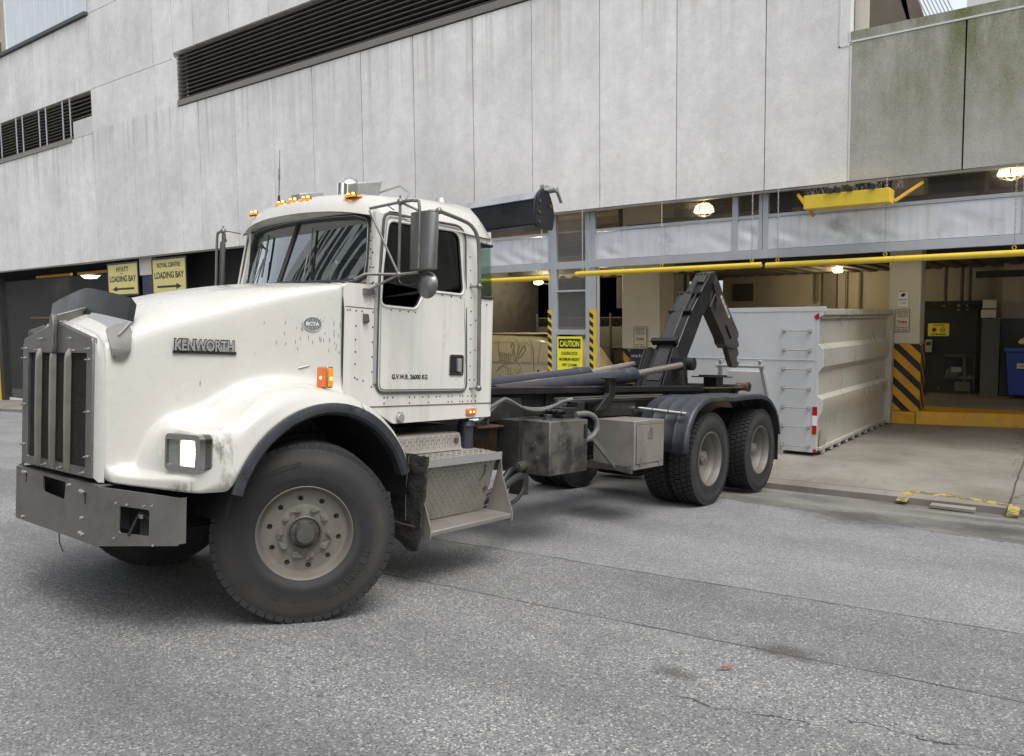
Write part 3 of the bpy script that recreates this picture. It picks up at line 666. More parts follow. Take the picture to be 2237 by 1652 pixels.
# dark recess left of the dock: wall behind the gate and the yellow signs
c = MB(); c.bx(-62, -28.9, 22, 22.2, -2.6, 4.5); c.bx(-28.9, -14.4, 15.6, 15.8, -2.6, 4.0); c.bx(-62, -14.4, 14.9, 22, 4.4, 4.5); c.bx(-29.1, -28.9, 14.8, 22, -2.6, 4.4)
wc(c.build('recess_wall', M['dark'], B), B)
c = MB(); c.bx(-27.12, -26.25, 14.75, 14.9, 3.3, 3.93); wc(c.build('concrete_infill', M['pillar'], B), B)
c = MB(); c.bx(-27.12, -26.25, 14.84, 14.9, 2.55, 3.3)
for i in range(11): c.bx(-27.0, -26.37, 14.78, 14.84, 2.62 + i * .06, 2.65 + i * .06)
c.bx(-29.4, -23.9, 14.76, 14.84, 2.42, 2.55)
wc(c.build('wall_vent', mat('slate_blue_vent', (.10, .12, .17), .5, .2), B), B)
# beams, ducts and pipes in the roof space
c = MB(); c.bx(-14, 12, 16.6, 16.9, 3.15, 3.4); c.bx(-14, 12, 18.9, 19.2, 2.9, 3.3); c.bx(-8.0, -6.9, 15.2, 19, 2.9, 3.6)
c.bx(-2.0, 12, 21.0, 21.2, 2.45, 2.6); c.bx(-5.0, -4.9, 15.0, 16.6, 3.4, 4.3)
for x in (-11, -9, -6.2, -3.5, -1.5, 1): c.bx(x, x + .07, 16.7, 16.8, 3.4, 4.45)
wc(c.build('roof_beam', M['dark'], B), B)
for pts, r in [([(-14, 17.4, 3.9), (12, 17.4, 3.9)], .07), ([(-14, 18.2, 3.5), (12, 18.2, 3.5)], .1), ([(-6.1, 23.1, 2.8), (-6.1, 23.1, 2.02), ], .05), ([(-5.3, 23.1, 2.8), (-5.3, 23.1, .5)], .035), ([(-4.95, 23.1, 2.8), (-4.95, 23.1, .5)], .035), ([(-2.8, 22.4, 2.8), (-2.8, 22.4, 1.8)], .06), ([(-2.5, 22.9, 2.8), (-2.5, 22.9, 1.7)], .07), ([(-2.32, 22.9, 2.8), (-2.32, 22.9, 1.7)], .06), ([(-14.6, 20.0, 3.4), (-14.6, 20.0, -.8)], .07), ([(-12.0, 20.3, 3.4), (-12, 20.3, -.8)], .05)]:
    c = MB(); c.tube(pts, r, 10); wc(c.build('pipe', M['pipe'], B), B)
c = MB(); c.bx(-5.9, -5.55, 23.0, 23.2, 1.6, 2.8); wc(c.build('duct', M['pipe'], B), B)
c = MB(); c.bx(-8.55, -7.95, 23.14, 23.2, 2.08, 2.6)
for i in range(12): c.bx(-8.52, -7.98, 23.11, 23.14, 2.1 + i * .04, 2.12 + i * .04)
wc(c.build('wall_vent', M['dgrey'], B), B)
# round ceiling lamps near the bay opening
for (x, y) in ((-5.25, 21.9), (-4.95, 20.6)):
    c = MB(); c.lathe([(0, -.03), (.10, -.03), (.13, 0), (.13, .05)], (x, y, 2.78 if y > 21 else 2.80), 'z', 20)
    wc(c.build('ceiling_lamp', M['softlamp'], B), B)

# two painted pillars
def pillar(name, label, x0, x1, y0, y1, zb, zs, zt, flare):
    p = thing(name, label, 'pillar', ((x0 + x1) / 2, (y0 + y1) / 2, zb), 'painted concrete pillars inside the dock')
    c = MB(); c.bx(x0, x1, y0, y1, zs, zt); wc(c.build('shaft', M['pillar'], p, bevel=.02), p)
    c = MB(); c.cur = 0; f = flare
    c.bx(x0 + .02, x1 + f, y0 + .02, y1 + f, zb, zs)
    base = wc(c.build('base', M['yeldark'], p, bevel=.01), p)
    c = MB(); s = .34; n = int((zs - zb) / s) + 8; W_ = x1 + f - x0 - .02; D_ = y1 - y0
    def clipband(zz, y, xa, xb, za, zb_, th, ax):
        # diagonal band falling to the right, clipped to the face rectangle
        P = [(xa, zz), (xb, zz - (xb - xa) * 1.0), (xb, zz - (xb - xa) * 1.0 + th), (xa, zz + th)]
        def clip(P, k, lim, sgn):
            o = []
            for i in range(len(P)):
                a = P[i - 1]; b_ = P[i]; ia = sgn * (a[k] - lim) >= 0; ib = sgn * (b_[k] - lim) >= 0
                if ia != ib:
                    t = (lim - a[k]) / (b_[k] - a[k]); o.append((a[0] + t * (b_[0] - a[0]), a[1] + t * (b_[1] - a[1])))
                if ib: o.append(b_)
            return o
        P = clip(P, 1, za, 1)
        if P: P = clip(P, 1, zb_, -1)
        if len(P) > 2:
            vs = [(p_[0], y, p_[1]) if ax == 'f' else (y, p_[0], p_[1]) for p_ in P]
            c.add(vs, [tuple(range(len(vs)))])
    for i in range(-2, n + 4):
        z = zb - .1 + i * s * 1.12
        clipband(z, y0 + .016, x0 + .02, x1 + f, zb + .005, zs - .005, s * .5, 'f')
        clipband(z - W_ * 1.0, x1 + f + .004, y0 + .02, y1 + f, zb + .005, zs - .005, s * .5, 's')
    st = c.build('hazard_stripe', M['stripeblack'], base, smooth=False)
    return p
pillar('concrete_pillar', 'off white square pillar with black and ochre striped base beside the grey container and kerb', -3.26, -2.66, 17.85, 18.42, -.39, 1.012, 4.44, .03)
pillar('concrete_pillar', 'wide off white pillar behind the hoist arm with a navy sign on its striped base', -9.22, -8.2, 17.3, 18.1, -.64, .85, 4.44, 0.0)
# kerb
k = MB(); k.bx(-3.35, -2.69, 17.72, 18.9, -.66, -.392)
for xa, ya, xb, yb in ((-2.69, 17.75, .6, 18.6), (.6, 18.6, 12, 18.62)): k.hexa([(xa, ya, -.66), (xb, yb, -.66), (xb, 18.94, -.66), (xa, 18.94, -.66), (xa, ya + .05, -.372), (xb, yb + .05, -.372), (xb, 18.94, -.372), (xa, 18.94, -.372)])
tag(k.build('raised_kerb', M['yeldark'], bevel=.03), 'low ochre yellow painted kerb running from the striped pillar past the wire cage', 'kerb')
# wire cage door with no smoking sign
c = MB(); c.bx(-3.45, -1.8, 23.1, 23.19, -.39, 1.9); c.bx(-3.3, -2.75, 22.35, 22.38, -.2, 1.2); wc(c.build('cage_dark_sheet', M['dark'], B), B)  # dark sheets added so the inside of the cage reads unlit
cg = thing('mesh_cage', 'dark wire mesh cage with steel frame behind the striped pillar and kerb', 'cage', (-2.6, 22.3, -.39))
c = MB()
for x in (-3.25, -2.09, -1.93): c.bx(x - .025, x + .025, 22.28, 22.33, -.37, 1.95)
c.bx(-3.25, -1.9, 22.28, 22.33, 1.75, 1.8); c.bx(-3.25, -2.09, 22.28, 22.33, .62, .66); c.bx(-3.25, -2.09, 22.28, 22.33, -.36, -.3); c.bx(-3.4, -1.85, 22.27, 22.4, 1.86, 1.95)
wc(c.build('frame', M['chassis'], cg), cg)
c = MB()
for i in range(44): c.bx(-3.25 + i * .0265, -3.248 + i * .0265, 22.30, 22.303, -.33, 1.78)
for i in range(78): c.bx(-3.25, -2.09, 22.304, 22.306, -.33 + i * .027, -.328 + i * .027)
wc(c.build('wire_mesh', M['wire'], cg), cg)
gm = thing('gas_meter', 'dark pipework and valves inside the wire cage', 'gas meter', (-2.6, 22.8, -.39))
c = MB(); c.cyl((-3.1, 22.8, .55), (-2.3, 22.8, .55), .05); c.cyl((-2.35, 22.8, .5), (-2.35, 22.8, -.3), .05); c.sphere((-2.95, 22.8, .5), .14); c.sphere((-2.6, 22.75, .1), .17, sc_=(1, .7, 1)); c.cyl((-3.1, 22.8, 0), (-2.1, 22.8, 0), .06); c.cyl((-2.9, 22.8, 0), (-2.9, 22.8, -.39), .05); c.bx(-2.55, -2.2, 22.7, 22.95, -.39, -.1)
wc(c.build('pipework', M['pipe'], gm), gm)
c = MB(); c.bx(-2.62, -2.4, 22.6, 22.68, .15, .28); wc(c.build('dial', M['badge'], gm), gm)
c = MB(); c.bx(-3.18, -3.02, 22.2, 22.28, .66, .98); o = c.build('meter_box', M['badge'], bevel=.01); tag(o, 'small grey meter box hung on the wire cage beside the pillar', 'meter box')
mbx = MB(); mbx.bx(-3.15, -3.05, 22.19, 22.2, .84, .92); q = mbx.build('display', M['black'], o)
c = MB(); c.bx(-1.98, -1.66, 22.25, 22.55, 1.52, 1.72); c.bx(-1.95, -1.66, 22.25, 22.55, 1.75, 1.96); tag(c.build('junction_box', M['pillar'], bevel=.01), 'pair of pale boxes on the wall end beside the cage', 'box')

def flat_sign(name, label, x0, x1, z0, z1, y, m, items, th=.012, border=None, group=None, r=.0):
    s = thing(name, label, 'sign', ((x0 + x1) / 2, y, z0), group)
    c = MB()
    if r: c.plate(rrect(x0, x1, z0, z1, r), [], y, y - th, lambda u, v, w_: (u, w_, v))
    else: c.bx(x0, x1, y - th, y, z0, z1)
    wc(c.build('panel', m, s, smooth=False), s)
    if border:
        bw, bm_ = border; c = MB(); yy = y - th - .002
        c.plate([(x0 - bw * .3, z0 - bw * .3), (x1 + bw * .3, z0 - bw * .3), (x1 + bw * .3, z1 + bw * .3), (x0 - bw * .3, z1 + bw * .3)], [[(x0 + bw, z0 + bw), (x0 + bw, z1 - bw), (x1 - bw, z1 - bw), (x1 - bw, z0 + bw)]], y - th - .006, y + .002, lambda u, v, w_: (u, w_, v))
        wc(c.build('border', bm_, s, smooth=False), s)
    bym = {}
    for it in items:
        bym.setdefault((it[0], it[1]), []).append(it)
    for (nm, mk), its in bym.items():
        c = MB()
        for it in its:
            kind = it[2]; a = it[3:]
            if kind == 't':      # text, x-centre frac, z frac, width frac, height frac
                st, fx, fz, fw, fh = a[:5]; W_ = (x1 - x0); H_ = (z1 - z0)
                c.text(st, (x0 + (fx - fw / 2) * W_, y - th - .003, z0 + fz * H_), (1, 0, 0), (0, 0, 1), fw * W_, fh * H_, 0, bold=a[5] if len(a) > 5 else .03)
            elif kind == 'p':
                P = [(x0 + u * (x1 - x0), y - th - (a[1] if len(a) > 1 else .002), z0 + v * (z1 - z0)) for u, v in a[0]]
                c.add(P, [tuple(range(len(P)))])
        wc(c.build(nm, M[mk], s, smooth=False), s)
    return s
arr = lambda sg: [(.5 + sg * .3, .18), (.5 + sg * .16, .10), (.5 + sg * .16, .15), (.5 - sg * .35, .15), (.5 - sg * .35, .21), (.5 + sg * .16, .21), (.5 + sg * .16, .26)]
flat_sign('loading_bay_sign', 'pale yellow HYATT LOADING BAY sign with arrow pointing left', -29.3, -27.15, 2.62, 3.80, 14.72, M['signpale'],
          [('lettering', 'letters', 't', 'HYATT', .5, .73, .40, .15), ('lettering', 'letters', 't', 'TO', .47, .645, .08, .05), ('lettering', 'letters', 't', 'LOADING BAY', .5, .42, .86, .19), ('arrow', 'letters', 'p', [(.5 + u * 1.0, v) for u, v in [(-.36, .20), (-.2, .12), (-.2, .175), (.36, .175), (.36, .235), (-.2, .235), (-.2, .29)]])], border=(.05, M['black']), group='yellow loading bay direction signs')
flat_sign('loading_bay_sign', 'pale yellow ROYAL CENTRE LOADING BAY sign with arrow pointing right', -26.22, -24.1, 2.60, 3.82, 14.72, M['signpale'],
          [('lettering', 'letters', 't', 'ROYAL CENTRE', .5, .74, .68, .13), ('lettering', 'letters', 't', 'LOADING BAY', .5, .43, .86, .19), ('arrow', 'letters', 'p', [(.5 + u, v) for u, v in [(.36, .20), (.2, .12), (.2, .175), (-.36, .175), (-.36, .235), (.2, .235), (.2, .29)]])], border=(.05, M['black']), group='yellow loading bay direction signs')
flat_sign('caution_sign', 'bright yellow CAUTION loading dock maximum height sign on the mesh bay', -9.46, -8.81, -.05, 1.21, 14.70, M['signyel'],
          [('header', 'stripeblack', 'p', [(.06, .79), (.94, .79), (.94, .96), (.06, .96)]), ('title', 'signyel', 't', 'CAUTION', .5, .82, .78, .11, .03),
           ('lettering', 'letters', 't', 'LOADING DOCK', .5, .675, .66, .06), ('lettering', 'letters', 't', 'MAXIMUM HEIGHT', .5, .57, .82, .06), ('lettering', 'letters', 't', '10FT (3.05M)', .5, .46, .6, .065),
           ('lettering', 'letters', 't', 'FOR AFTER HOURS ACCESS', .5, .36, .78, .035), ('lettering', 'letters', 't', 'TO ROYAL CENTRE PLEASE', .5, .30, .74, .035), ('lettering', 'letters', 't', 'CONTACT SECURITY', .5, .24, .7, .035)], r=.02)
def tow(x0, x1, z0, z1, y, lab):
    flat_sign('parking_sign', lab, x0, x1, z0, z1, y, M['pillar'],
        [('lettering', 'letters', 't', 'AUTHORIZED', .5, .89, .72, .045), ('lettering', 'letters', 't', 'PARKING ONLY', .5, .82, .84, .045), ('lettering', 'letters', 't', 'VIOLATORS', .5, .73, .66, .045), ('lettering', 'letters', 't', 'TOWED AWAY', .5, .65, .84, .045), ('lettering', 'letters', 't', 'BY', .5, .58, .08, .03),
         ('brand_lettering', 'red', 't', 'Drake', .5, .40, .64, .12, .04), ('brand_lettering', 'red', 't', 'TOWING LTD', .5, .33, .5, .03), ('lettering', 'letters', 't', '1553 POWELL ST', .5, .17, .8, .04), ('lettering', 'letters', 't', '251-3344', .5, .06, .72, .06)], border=(.012, M['sill']), group='small towing notices on the pillars')
tow(-8.88, -8.53, .85, 1.39, 17.29, 'small cream towing notice above the navy sign on its pillar')
tow(-3.126, -2.848, 1.26, 1.724, 17.84, 'small cream towing notice on a pillar just below the camera notice')
flat_sign('camera_notice', 'small white camera surveillance notice above a cream towing notice', -3.075, -2.889, 1.775, 2.116, 17.84, M['whitetxt'],
          [('icon', 'letters', 'p', [(.35, .6), (.6, .62), (.75, .75), (.6, .85), (.4, .8), (.25, .7)]), ('lettering', 'letters', 't', 'SURVEILLANCE CAMERA', .5, .4, .8, .06), ('lettering', 'letters', 't', 'IN USE', .5, .2, .5, .06), ('band', 'red', 'p', [(.05, .93), (.95, .93), (.95, .97), (.05, .97)])])
flat_sign('building_sign', 'navy ROYAL CENTRE sign on the striped pillar base behind the hoist', -8.99, -8.43, .18, .84, 17.29, M['navy'],
          [('lettering', 'whitetxt', 't', 'ROYAL', .25, .70, .34, .09), ('lettering', 'whitetxt', 't', 'CENTRE', .76, .70, .38, .09), ('lettering', 'whitetxt', 't', 'R', .49, .68, .06, .14), ('lettering', 'whitetxt', 't', '1055 &', .45, .38, .36, .12), ('lettering', 'whitetxt', 't', 'W. GEORGIA', .5, .16, .7, .11)])
flat_sign('floor_notice', 'low yellow notice behind the hoist rods', -9.0, -8.45, .05, .16, 17.28, M['signyel'], [('lettering', 'letters', 't', 'CAUTION', .5, .2, .7, .6)])
flat_sign('no_smoking_sign', 'yellow CAUTION NO SMOKING sign on the dark wire cage', -3.13, -2.655, 1.07, 1.39, 22.26, M['signyel'],
          [('lettering', 'red', 't', 'CAUTION', .5, .79, .5, .14, .03), ('diamond', 'red', 'p', [(.3, .28), (.43, .5), (.3, .72), (.17, .5)]), ('ring', 'red', 'p', [(.7 + .12 * math.cos(t * .4), .5 + .19 * math.sin(t * .4)) for t in range(16)]), ('ring_face', 'signyel', 'p', [(.7 + .09 * math.cos(t * .4), .5 + .14 * math.sin(t * .4)) for t in range(16)], .004), ('bar', 'red', 'p', [(.62, .47), (.78, .47), (.78, .53), (.62, .53)], .006), ('footer', 'letters', 't', 'NO SMOKING', .5, .07, .72, .14, .03)], r=.03)

# ------------------------------------------------------------- galvanised dock screens
def expmesh(c, x0, x1, z0, z1, y, p=.05, k=2.0, t=.004):
    for sg in (1, -1):
        n0 = int((z1 - z0 + (x1 - x0) * k) / (p)) + 2
        for i in range(n0):
            # line z = z0 + i*p - ... 
            zc = z0 - (x1 - x0) * k * (1 if sg > 0 else 0) + i * p
            pa = [(x0, zc if sg > 0 else zc), (x1, zc + sg * k * (x1 - x0))]
            # clip to z
            (xa, za), (xb, zb) = pa; T_ = [0.0, 1.0]; dz = zb - za
            ta = (z0 - za) / dz; tb = (z1 - za) / dz
            lo, hi = max(0, min(ta, tb)), min(1, max(ta, tb))
            if hi - lo < 1e-3: continue
            A = (xa + (xb - xa) * lo, y, za + dz * lo); B_ = (xa + (xb - xa) * hi, y, za + dz * hi)
            c.bar(A, B_, t, .004, (0, 1, 0))
S = thing('dock_screen', 'grey steel door screen with dented sheet panels and wire mesh across the loading dock', 'screen', (-7, 14.8, -.64))
c = MB()
Y0, Y1 = 14.76, 14.86
c.bx(-14, 12, Y0, Y1, 2.70, 2.86)                # long lintel
c.bx(-9.74, -9.66, Y0 + .02, Y1, -.6, 2.70); c.bx(-9.66, -9.52, Y0 - .004, Y1 + .004, -.6, 3.93)
c.bx(-8.76, -8.66, Y0 - .004, Y1 + .004, -.6, 3.93); c.bx(-8.66, -8.53, Y0 + .02, Y1 - .01, 1.8, 2.70); c.bx(-8.66, -8.53, Y0 + .02, Y1 - .01, 2.861, 3.93)
c.bx(-9.74, -9.66, Y0 + .02, Y1, 2.86, 3.93)
for xa, xb in ((-5.49, -5.38), (-4.975, -4.91), (-4.90, -4.80), (-.80, -.68), (-.66, -.60), (-14, -13.9), (-11.9, -11.8)): c.bx(xa, xb, Y0 + .003, Y1 - .003, 2.861, 3.93)
for xa, xb in ((-8.53, -5.49), (-5.38, -4.975), (-4.80, -.80), (-.60, 6), (-13.9, -11.9), (-11.8, -9.74)): c.bx(xa, xb, Y0 + .01, Y1 - .01, 3.46, 3.52)
c.bx(-9.52, -8.76, Y0 + .01, Y1, 2.195, 2.235); c.bx(-9.52, -8.76, Y0 + .01, Y1, 1.25, 1.36); c.bx(-8.50, -8.46, Y0 + .04, Y1, -.6, 2.7)
wc(c.build('frame', M['galv'], S, bevel=.004), S)
for xa, xb, dn in ((-8.53, -5.49, [(-8.2, 3.0, .05), (-6.9, 3.2, .02), (-5.8, 3.1, .03)]), (-5.38, -4.975, [(-5.15, 3.2, .07)]), (-4.80, -.80, [(-4.4, 3.1, .05), (-3.6, 3.15, .06), (-2.9, 3.0, .045), (-1.6, 3.2, .02)]), (-.60, 6, [(1, 3.1, .03)]), (-13.9, -11.9, []), (-11.8, -9.74, [(-11.1, 2.98, .05), (-10.6, 3.0, .05), (-9.95, 3.05, .05)])):
    c = MB(); nx = max(6, int((xb - xa) / .06)); nz = 12
    rows = []
    for i in range(nx + 1):
        x = xa + (xb - xa) * i / nx; col = []
        for j in range(nz + 1):
            z = 2.87 + .585 * j / nz; d = 0
            for (dx, dz, da) in dn: d += .6 * da * math.exp(-(((x - dx) / .28) ** 2 + ((z - dz) / .14) ** 2)) * math.cos((x - dx) * 9 + (z - dz) * 14)
            d += .006 * math.sin(x * 3.1) * math.sin(z * 9)
            e = min(1, 4 * min((x - xa), (xb - x)) / .3, 4 * min(j, nz - j) / nz * 1.4)
            col.append((x, 14.80 + d * max(0, e), z))
        rows.append(col)
    c.loft(rows)
    wc(c.build('sheet_panel', M['galvpanel'], S, ang=60), S)
c = MB()
expmesh(c, -9.52, -8.76, 1.36, 2.195, 14.83, .06, 2.2, .007); expmesh(c, -9.52, -8.76, 2.235, 3.93, 14.83, .06, 2.2, .007)
wc(c.build('mesh', M['chain'], S, smooth=False), S)
c = MB()
for xa, xb in ((-8.53, -5.49), (-5.38, -4.975), (-4.80, -.80), (-.60, 1.5), (-11.8, -9.74)): expmesh(c, xa, xb, 3.52, 3.93, 14.83, .036, .6, .007)
wc(c.build('mesh', M['wire'], S, smooth=False), S)
c = MB(); c.bx(-9.745, -9.64, 14.745, 14.765, -.6, 1.8); c.bx(-8.655, -8.50, 14.745, 14.775, -.6, 1.8); c.bx(-8.53, -8.50, 14.77, 14.9, -.6, 1.8)
hz = wc(c.build('hazard_plate', M['yellow'], S), S)
c = MB()
for xa, xb in ((-9.745, -9.64), (-8.655, -8.56)):
    z = -.6
    while z < 1.62:
        c.add([(xa, 14.742, z + .07), (xb, 14.742, z), (xb, 14.742, z + .10), (xa, 14.742, z + .17)], [(0, 1, 2, 3)]); z += .182
c.build('hazard_stripe', M['stripeblack'], hz, smooth=False)

# ------------------------------------------------------------- hanging yellow clearance bars
def chain_pts(mb, x, y, z0, z1, p=.045, t=.0045):
    n = int((z1 - z0) / p); p = (z1 - z0) / n
    for i in range(n):
        zc = z0 + (i + .5) * p; a, h = .011, p * .64
        P = []
        for k in range(8):
            th = 2 * math.pi * k / 8; u = a * math.cos(th); v = h * math.sin(th)
            P.append((x + u, y, zc + v) if i % 2 else (x, y + u, zc + v))
        mb.tube(P, t, 5, closed=True)
def bar_(x0, x1, z, chains, label):
    t = thing('clearance_bar', label, 'clearance bar', ((x0 + x1) / 2, 14.4, z), 'yellow clearance bars hung on chains')
    c = MB(); c.lathe([(0, x0), (.042, x0), (.052, x0 + .010), (.052, x1 - .010), (.042, x1), (0, x1)], (0, 14.4, z), 'x', 24)
    for cx, _ in chains: c.tube([(cx, 14.4, z + .045), (cx - .03, 14.4, z + .09), (cx, 14.4, z + .13), (cx + .03, 14.4, z + .09)], .008, 6, closed=True)
    wc(c.build('pipe', M['yellow'], t), t)
    for cx, tx in chains:
        c = MB(); chain_pts(c, cx, 14.4, z + .125, 3.92)
        wc(c.build('chain', M['chain'], t), t)
bar_(-8.79, -4.79, 2.555, [(-8.62, 0), (-6.79, 0), (-4.97, 0)], 'yellow pipe on three chains above the hoist arm')
bar_(-4.715, 1.2, 2.54, [(-4.5, 0), (-2.70, 0), (-.87, 0)], 'long scuffed yellow pipe hung over the bay with the grey container')
bar_(-13.6, -9.47, 2.50, [(-11.4, 0), (-9.66, 0)], 'yellow pipe partly hidden behind the truck cab')

# yellow bracket shelf with spikes and flood lamps
Ys = thing('bracket_shelf', 'yellow steel shelf with bird spikes on angled brackets below the concrete edge', 'shelf', (-3.2, 14.2, 3.45))
c = MB(); c.bx(-3.97, -2.6, 14.1, 14.5, 3.46, 3.69)
wc(c.build('shelf', M['yellow'], Ys, bevel=.006), Ys)
for x0, xe in ((-3.9, -4.22), (-2.6, -2.2)):
    c = MB(); c.bar((xe, 14.66, 3.80), (x0, 14.46, 3.38 if x0 < -3 else 3.50), .05, .075, (0, 1, 0)); wc(c.build('bracket', M['yeldark'], Ys), Ys)
c = MB(); random.seed(3)
for i in range(130):
    x = -3.98 + 1.6 * random.random(); y = random.uniform(14.1, 14.45); l = random.uniform(.08, .2); a = random.uniform(-1.1, 1.1)
    c.bar((x, y, 3.69), (x + l * math.sin(a) * .7, y + random.uniform(-.06, .06), 3.69 + l), .0016, .0016)
wc(c.build('bird_spike', M['chain'], Ys, smooth=False), Ys)
for i, (x, a, h_) in enumerate(((-3.52, -.2, .10), (-3.41, .35, .10), (-3.2, -.1, .10), (-2.85, 0, .15))):
    t = MB(); t.cyl((x, 14.2, 3.80), (x + .05 * a, 14.05, 3.73), .03 + .015, .05, 14); t.cyl((x, 14.22, 3.69), (x, 14.22, 3.80 + h_ * .3), .03 * 1.2, None, 12)
    tag(t.build('flood_lamp', M['hub']), ['upright stubby dark lamp paired with a leaning one on the yellow shelf', 'leaning stubby dark lamp next to an upright one on the yellow shelf', 'lone small dark lamp near the middle of the yellow shelf', 'largest dark lamp on the yellow shelf, standing apart from the rest'][i], 'lamp', 'small dark lamps on the yellow shelf')

# hanging bell lamps behind the mesh
def bell(x, y, z, s, label):
    t = thing('bell_lamp', label, 'lamp', (x, y, z), 'glowing dock lamps behind the mesh')
    c = MB(); c.lathe([(.02, .16), (.10, .155), (.17, .10), (.205, 0), (.20, -.02)], (x, y, z), 'z', 24); wc(c.build('lamp_shade', M['softlamp'], t), t)
    c = MB(); c.cyl((x, y - .21, z + .15), (x, y - .21, z - .06), .012, None, 6); c.cyl((x, y, z + .12), (x, y, 4.45), .03, None, 8)
    for k in range(6):
        a = k * math.pi / 3; c.tube([(x + .21 * math.cos(a), y + .21 * math.sin(a), z - .02), (x + .1 * math.cos(a), y + .1 * math.sin(a), z - .09), (x, y, z - .11)], .005, 5)
    wc(c.build('bracket', M['pipe'], t), t)
    l = bpy.data.lights.new('lamp_light', 'POINT'); l.energy = s * .45; l.color = (1, .80, .48); l.shadow_soft_size = .12
    o = bpy.data.objects.new('lamp_light', l); sc.collection.objects.link(o); o.parent = t; o.location = (0, 0, -.2)
    return t
bell(-6.28, 15.3, 3.76, 60, 'glowing bell lamp above the wide dented panel over the hoist arm')
bell(-1.0, 15.3, 3.90, 60, 'glowing bell lamp over the end of the panel beyond the yellow shelf')
def plight(x, y, z, e, col=(1, .80, .48), r=.15):
    l = bpy.data.lights.new('lamp_light', 'POINT'); l.energy = e; l.color = col; l.shadow_soft_size = r
    o = bpy.data.objects.new('lamp_light', l); sc.collection.objects.link(o); o.location = (x, y, z); return o
plight(-5.25, 21.9, 2.6, 13); plight(-4.95, 20.6, 2.6, 9); 
wl = thing('wall_lamp', 'lit lamp on the far wall above the cream van', 'lamp', (-13.5, 20.0, 2.6))
c = MB(); c.sphere((-13.45, 19.85, 2.72), .13, sc_=(1.3, 1, .6)); wc(c.build('lamp_shade', M['softlamp'], wl), wl)
c = MB(); c.cyl((-13.45, 19.9, 2.72), (-13.1, 20.4, 2.62), .02); wc(c.build('arm', M['pipe'], wl), wl)
plight(-12.6, 18.6, 2.7, 90); plight(-10.2, 18.0, 2.6, 50); plight(-12.5, 15.8, 3.2, 40)
gl = thing('gate_lamp', 'lit white ceiling lamp behind the rolling gate', 'lamp', (-32.5, 15.6, 3.3))
c = MB(); c.hexa([(-32.75, 15.5, 3.44), (-32.35, 15.5, 3.44), (-32.35, 15.8, 3.44), (-32.75, 15.8, 3.44), (-32.87, 15.4, 3.56), (-32.23, 15.4, 3.56), (-32.23, 15.9, 3.56), (-32.87, 15.9, 3.56)]); wc(c.build('diffuser', M['tube'], gl), gl)
c = MB(); c.bx(-32.9, -32.2, 15.38, 16.02, 3.565, 3.6); wc(c.build('housing', M['pipe'], gl), gl)
plight(-32.5, 15.6, 3.2, 9, (.95, 1, .85))

# chain link fence in the left bay
fe = thing('chain_link_fence', 'chain link fence with dark posts in front of the cream wall behind the van', 'fence', (-11.5, 19.4, -.7))
c = MB()
for x in (-13.2, -11.1, -10.7, -9.0): c.cyl((x, 19.4, -.75), (x, 19.4, 1.75), .035, None, 10)
c.cyl((-13.2, 19.4, 1.62), (-9.0, 19.4, 1.62), .02, None, 8); wc(c.build('post', M['dark'], fe), fe)
c = MB(); expmesh(c, -13.2, -9.0, -.6, 1.6, 19.4, .13, 1.0, .006); wc(c.build('mesh', M['wire'], fe, smooth=False), fe)
bn = thing('wheeled_bin', 'low dark bin stored behind the chain link fence', 'bin', (-10.2, 20, -.7))
c = MB(); c.bx(-10.9, -9.7, 19.6, 20.2, -.7, .75); wc(c.build('body', M['dark'], bn, bevel=.05), bn)
c = MB(); c.bx(-10.95, -9.65, 19.55, 20.25, .75, .82); wc(c.build('lid', M['dgrey'], bn, bevel=.02), bn)
c = MB(); c.bx(-15.5, -14.2, 19.2, 19.7, -.7, 1.5); tag(c.build('dark_locker', M['dark'], bevel=.03), 'tall dark locker against the wall behind the cream van', 'locker')
hc = thing('hoist_chain', 'pair of rusty pull chains hanging inside the dock beside the post', 'chain', (-9.6, 16.2, 2.6))
c = MB()
for x in (-9.42, -9.25):
    c = MB(); chain_pts(c, x, 16.2, -.2, 2.9, .09, .007); wc(c.build('chain', M['rusty'], hc), hc)

# rolling grille gate at far left
G = thing('rolling_gate', 'wire rolling gate with pale bottom rail under the concrete wall', 'gate', (-34, 14.9, -1.8))
c = MB()
for i in range(142): c.bx(-38.9 + i * .068, -38.893 + i * .068, 14.90, 14.907, -1.66, 3.5)
for i in range(74): c.bx(-38.9, -29.3, 14.915, 14.922, -1.66 + i * .07, -1.649 + i * .07)
wc(c.build('grille', M['gatewire'], G, smooth=False), G)
c = MB(); c.bx(-38.95, -29.25, 14.88, 14.95, -1.78, -1.66); wc(c.build('bottom_rail', M['whitetxt'], G), G)
c = MB(); c.bx(-39.3, -38.95, 14.7, 15, -2.0, 3.7); wc(c.build('jamb', M['dark'], G), G)
c = MB(); c.bx(-39.62, -39.35, 14.5, 14.75, -2.0, .15); tag(c.build('bollard', M['yellow'], bevel=.03), 'yellow bollard standing beside the jamb of the rolling gate', 'bollard')
t = thing('height_bar', 'dull yellow height bar hung behind the rolling gate', 'height bar', (-34, 15.2, 3.5))
for xa, xb, y, z, r in ((-36.3, -33.2, 15.2, 3.62, .06), (-32.6, -29.4, 15.2, 3.62, .06), (-38.8, -29.5, 15.9, 1.9, .035), (-38.8, -29.5, 15.9, .8, .035), (-38.8, -29.5, 15.9, -.6, .035)):
    c = MB(); c.cyl((xa, y, z), (xb, y, z), r, None, 12); wc(c.build('pipe', M['yeldark'], t), t)
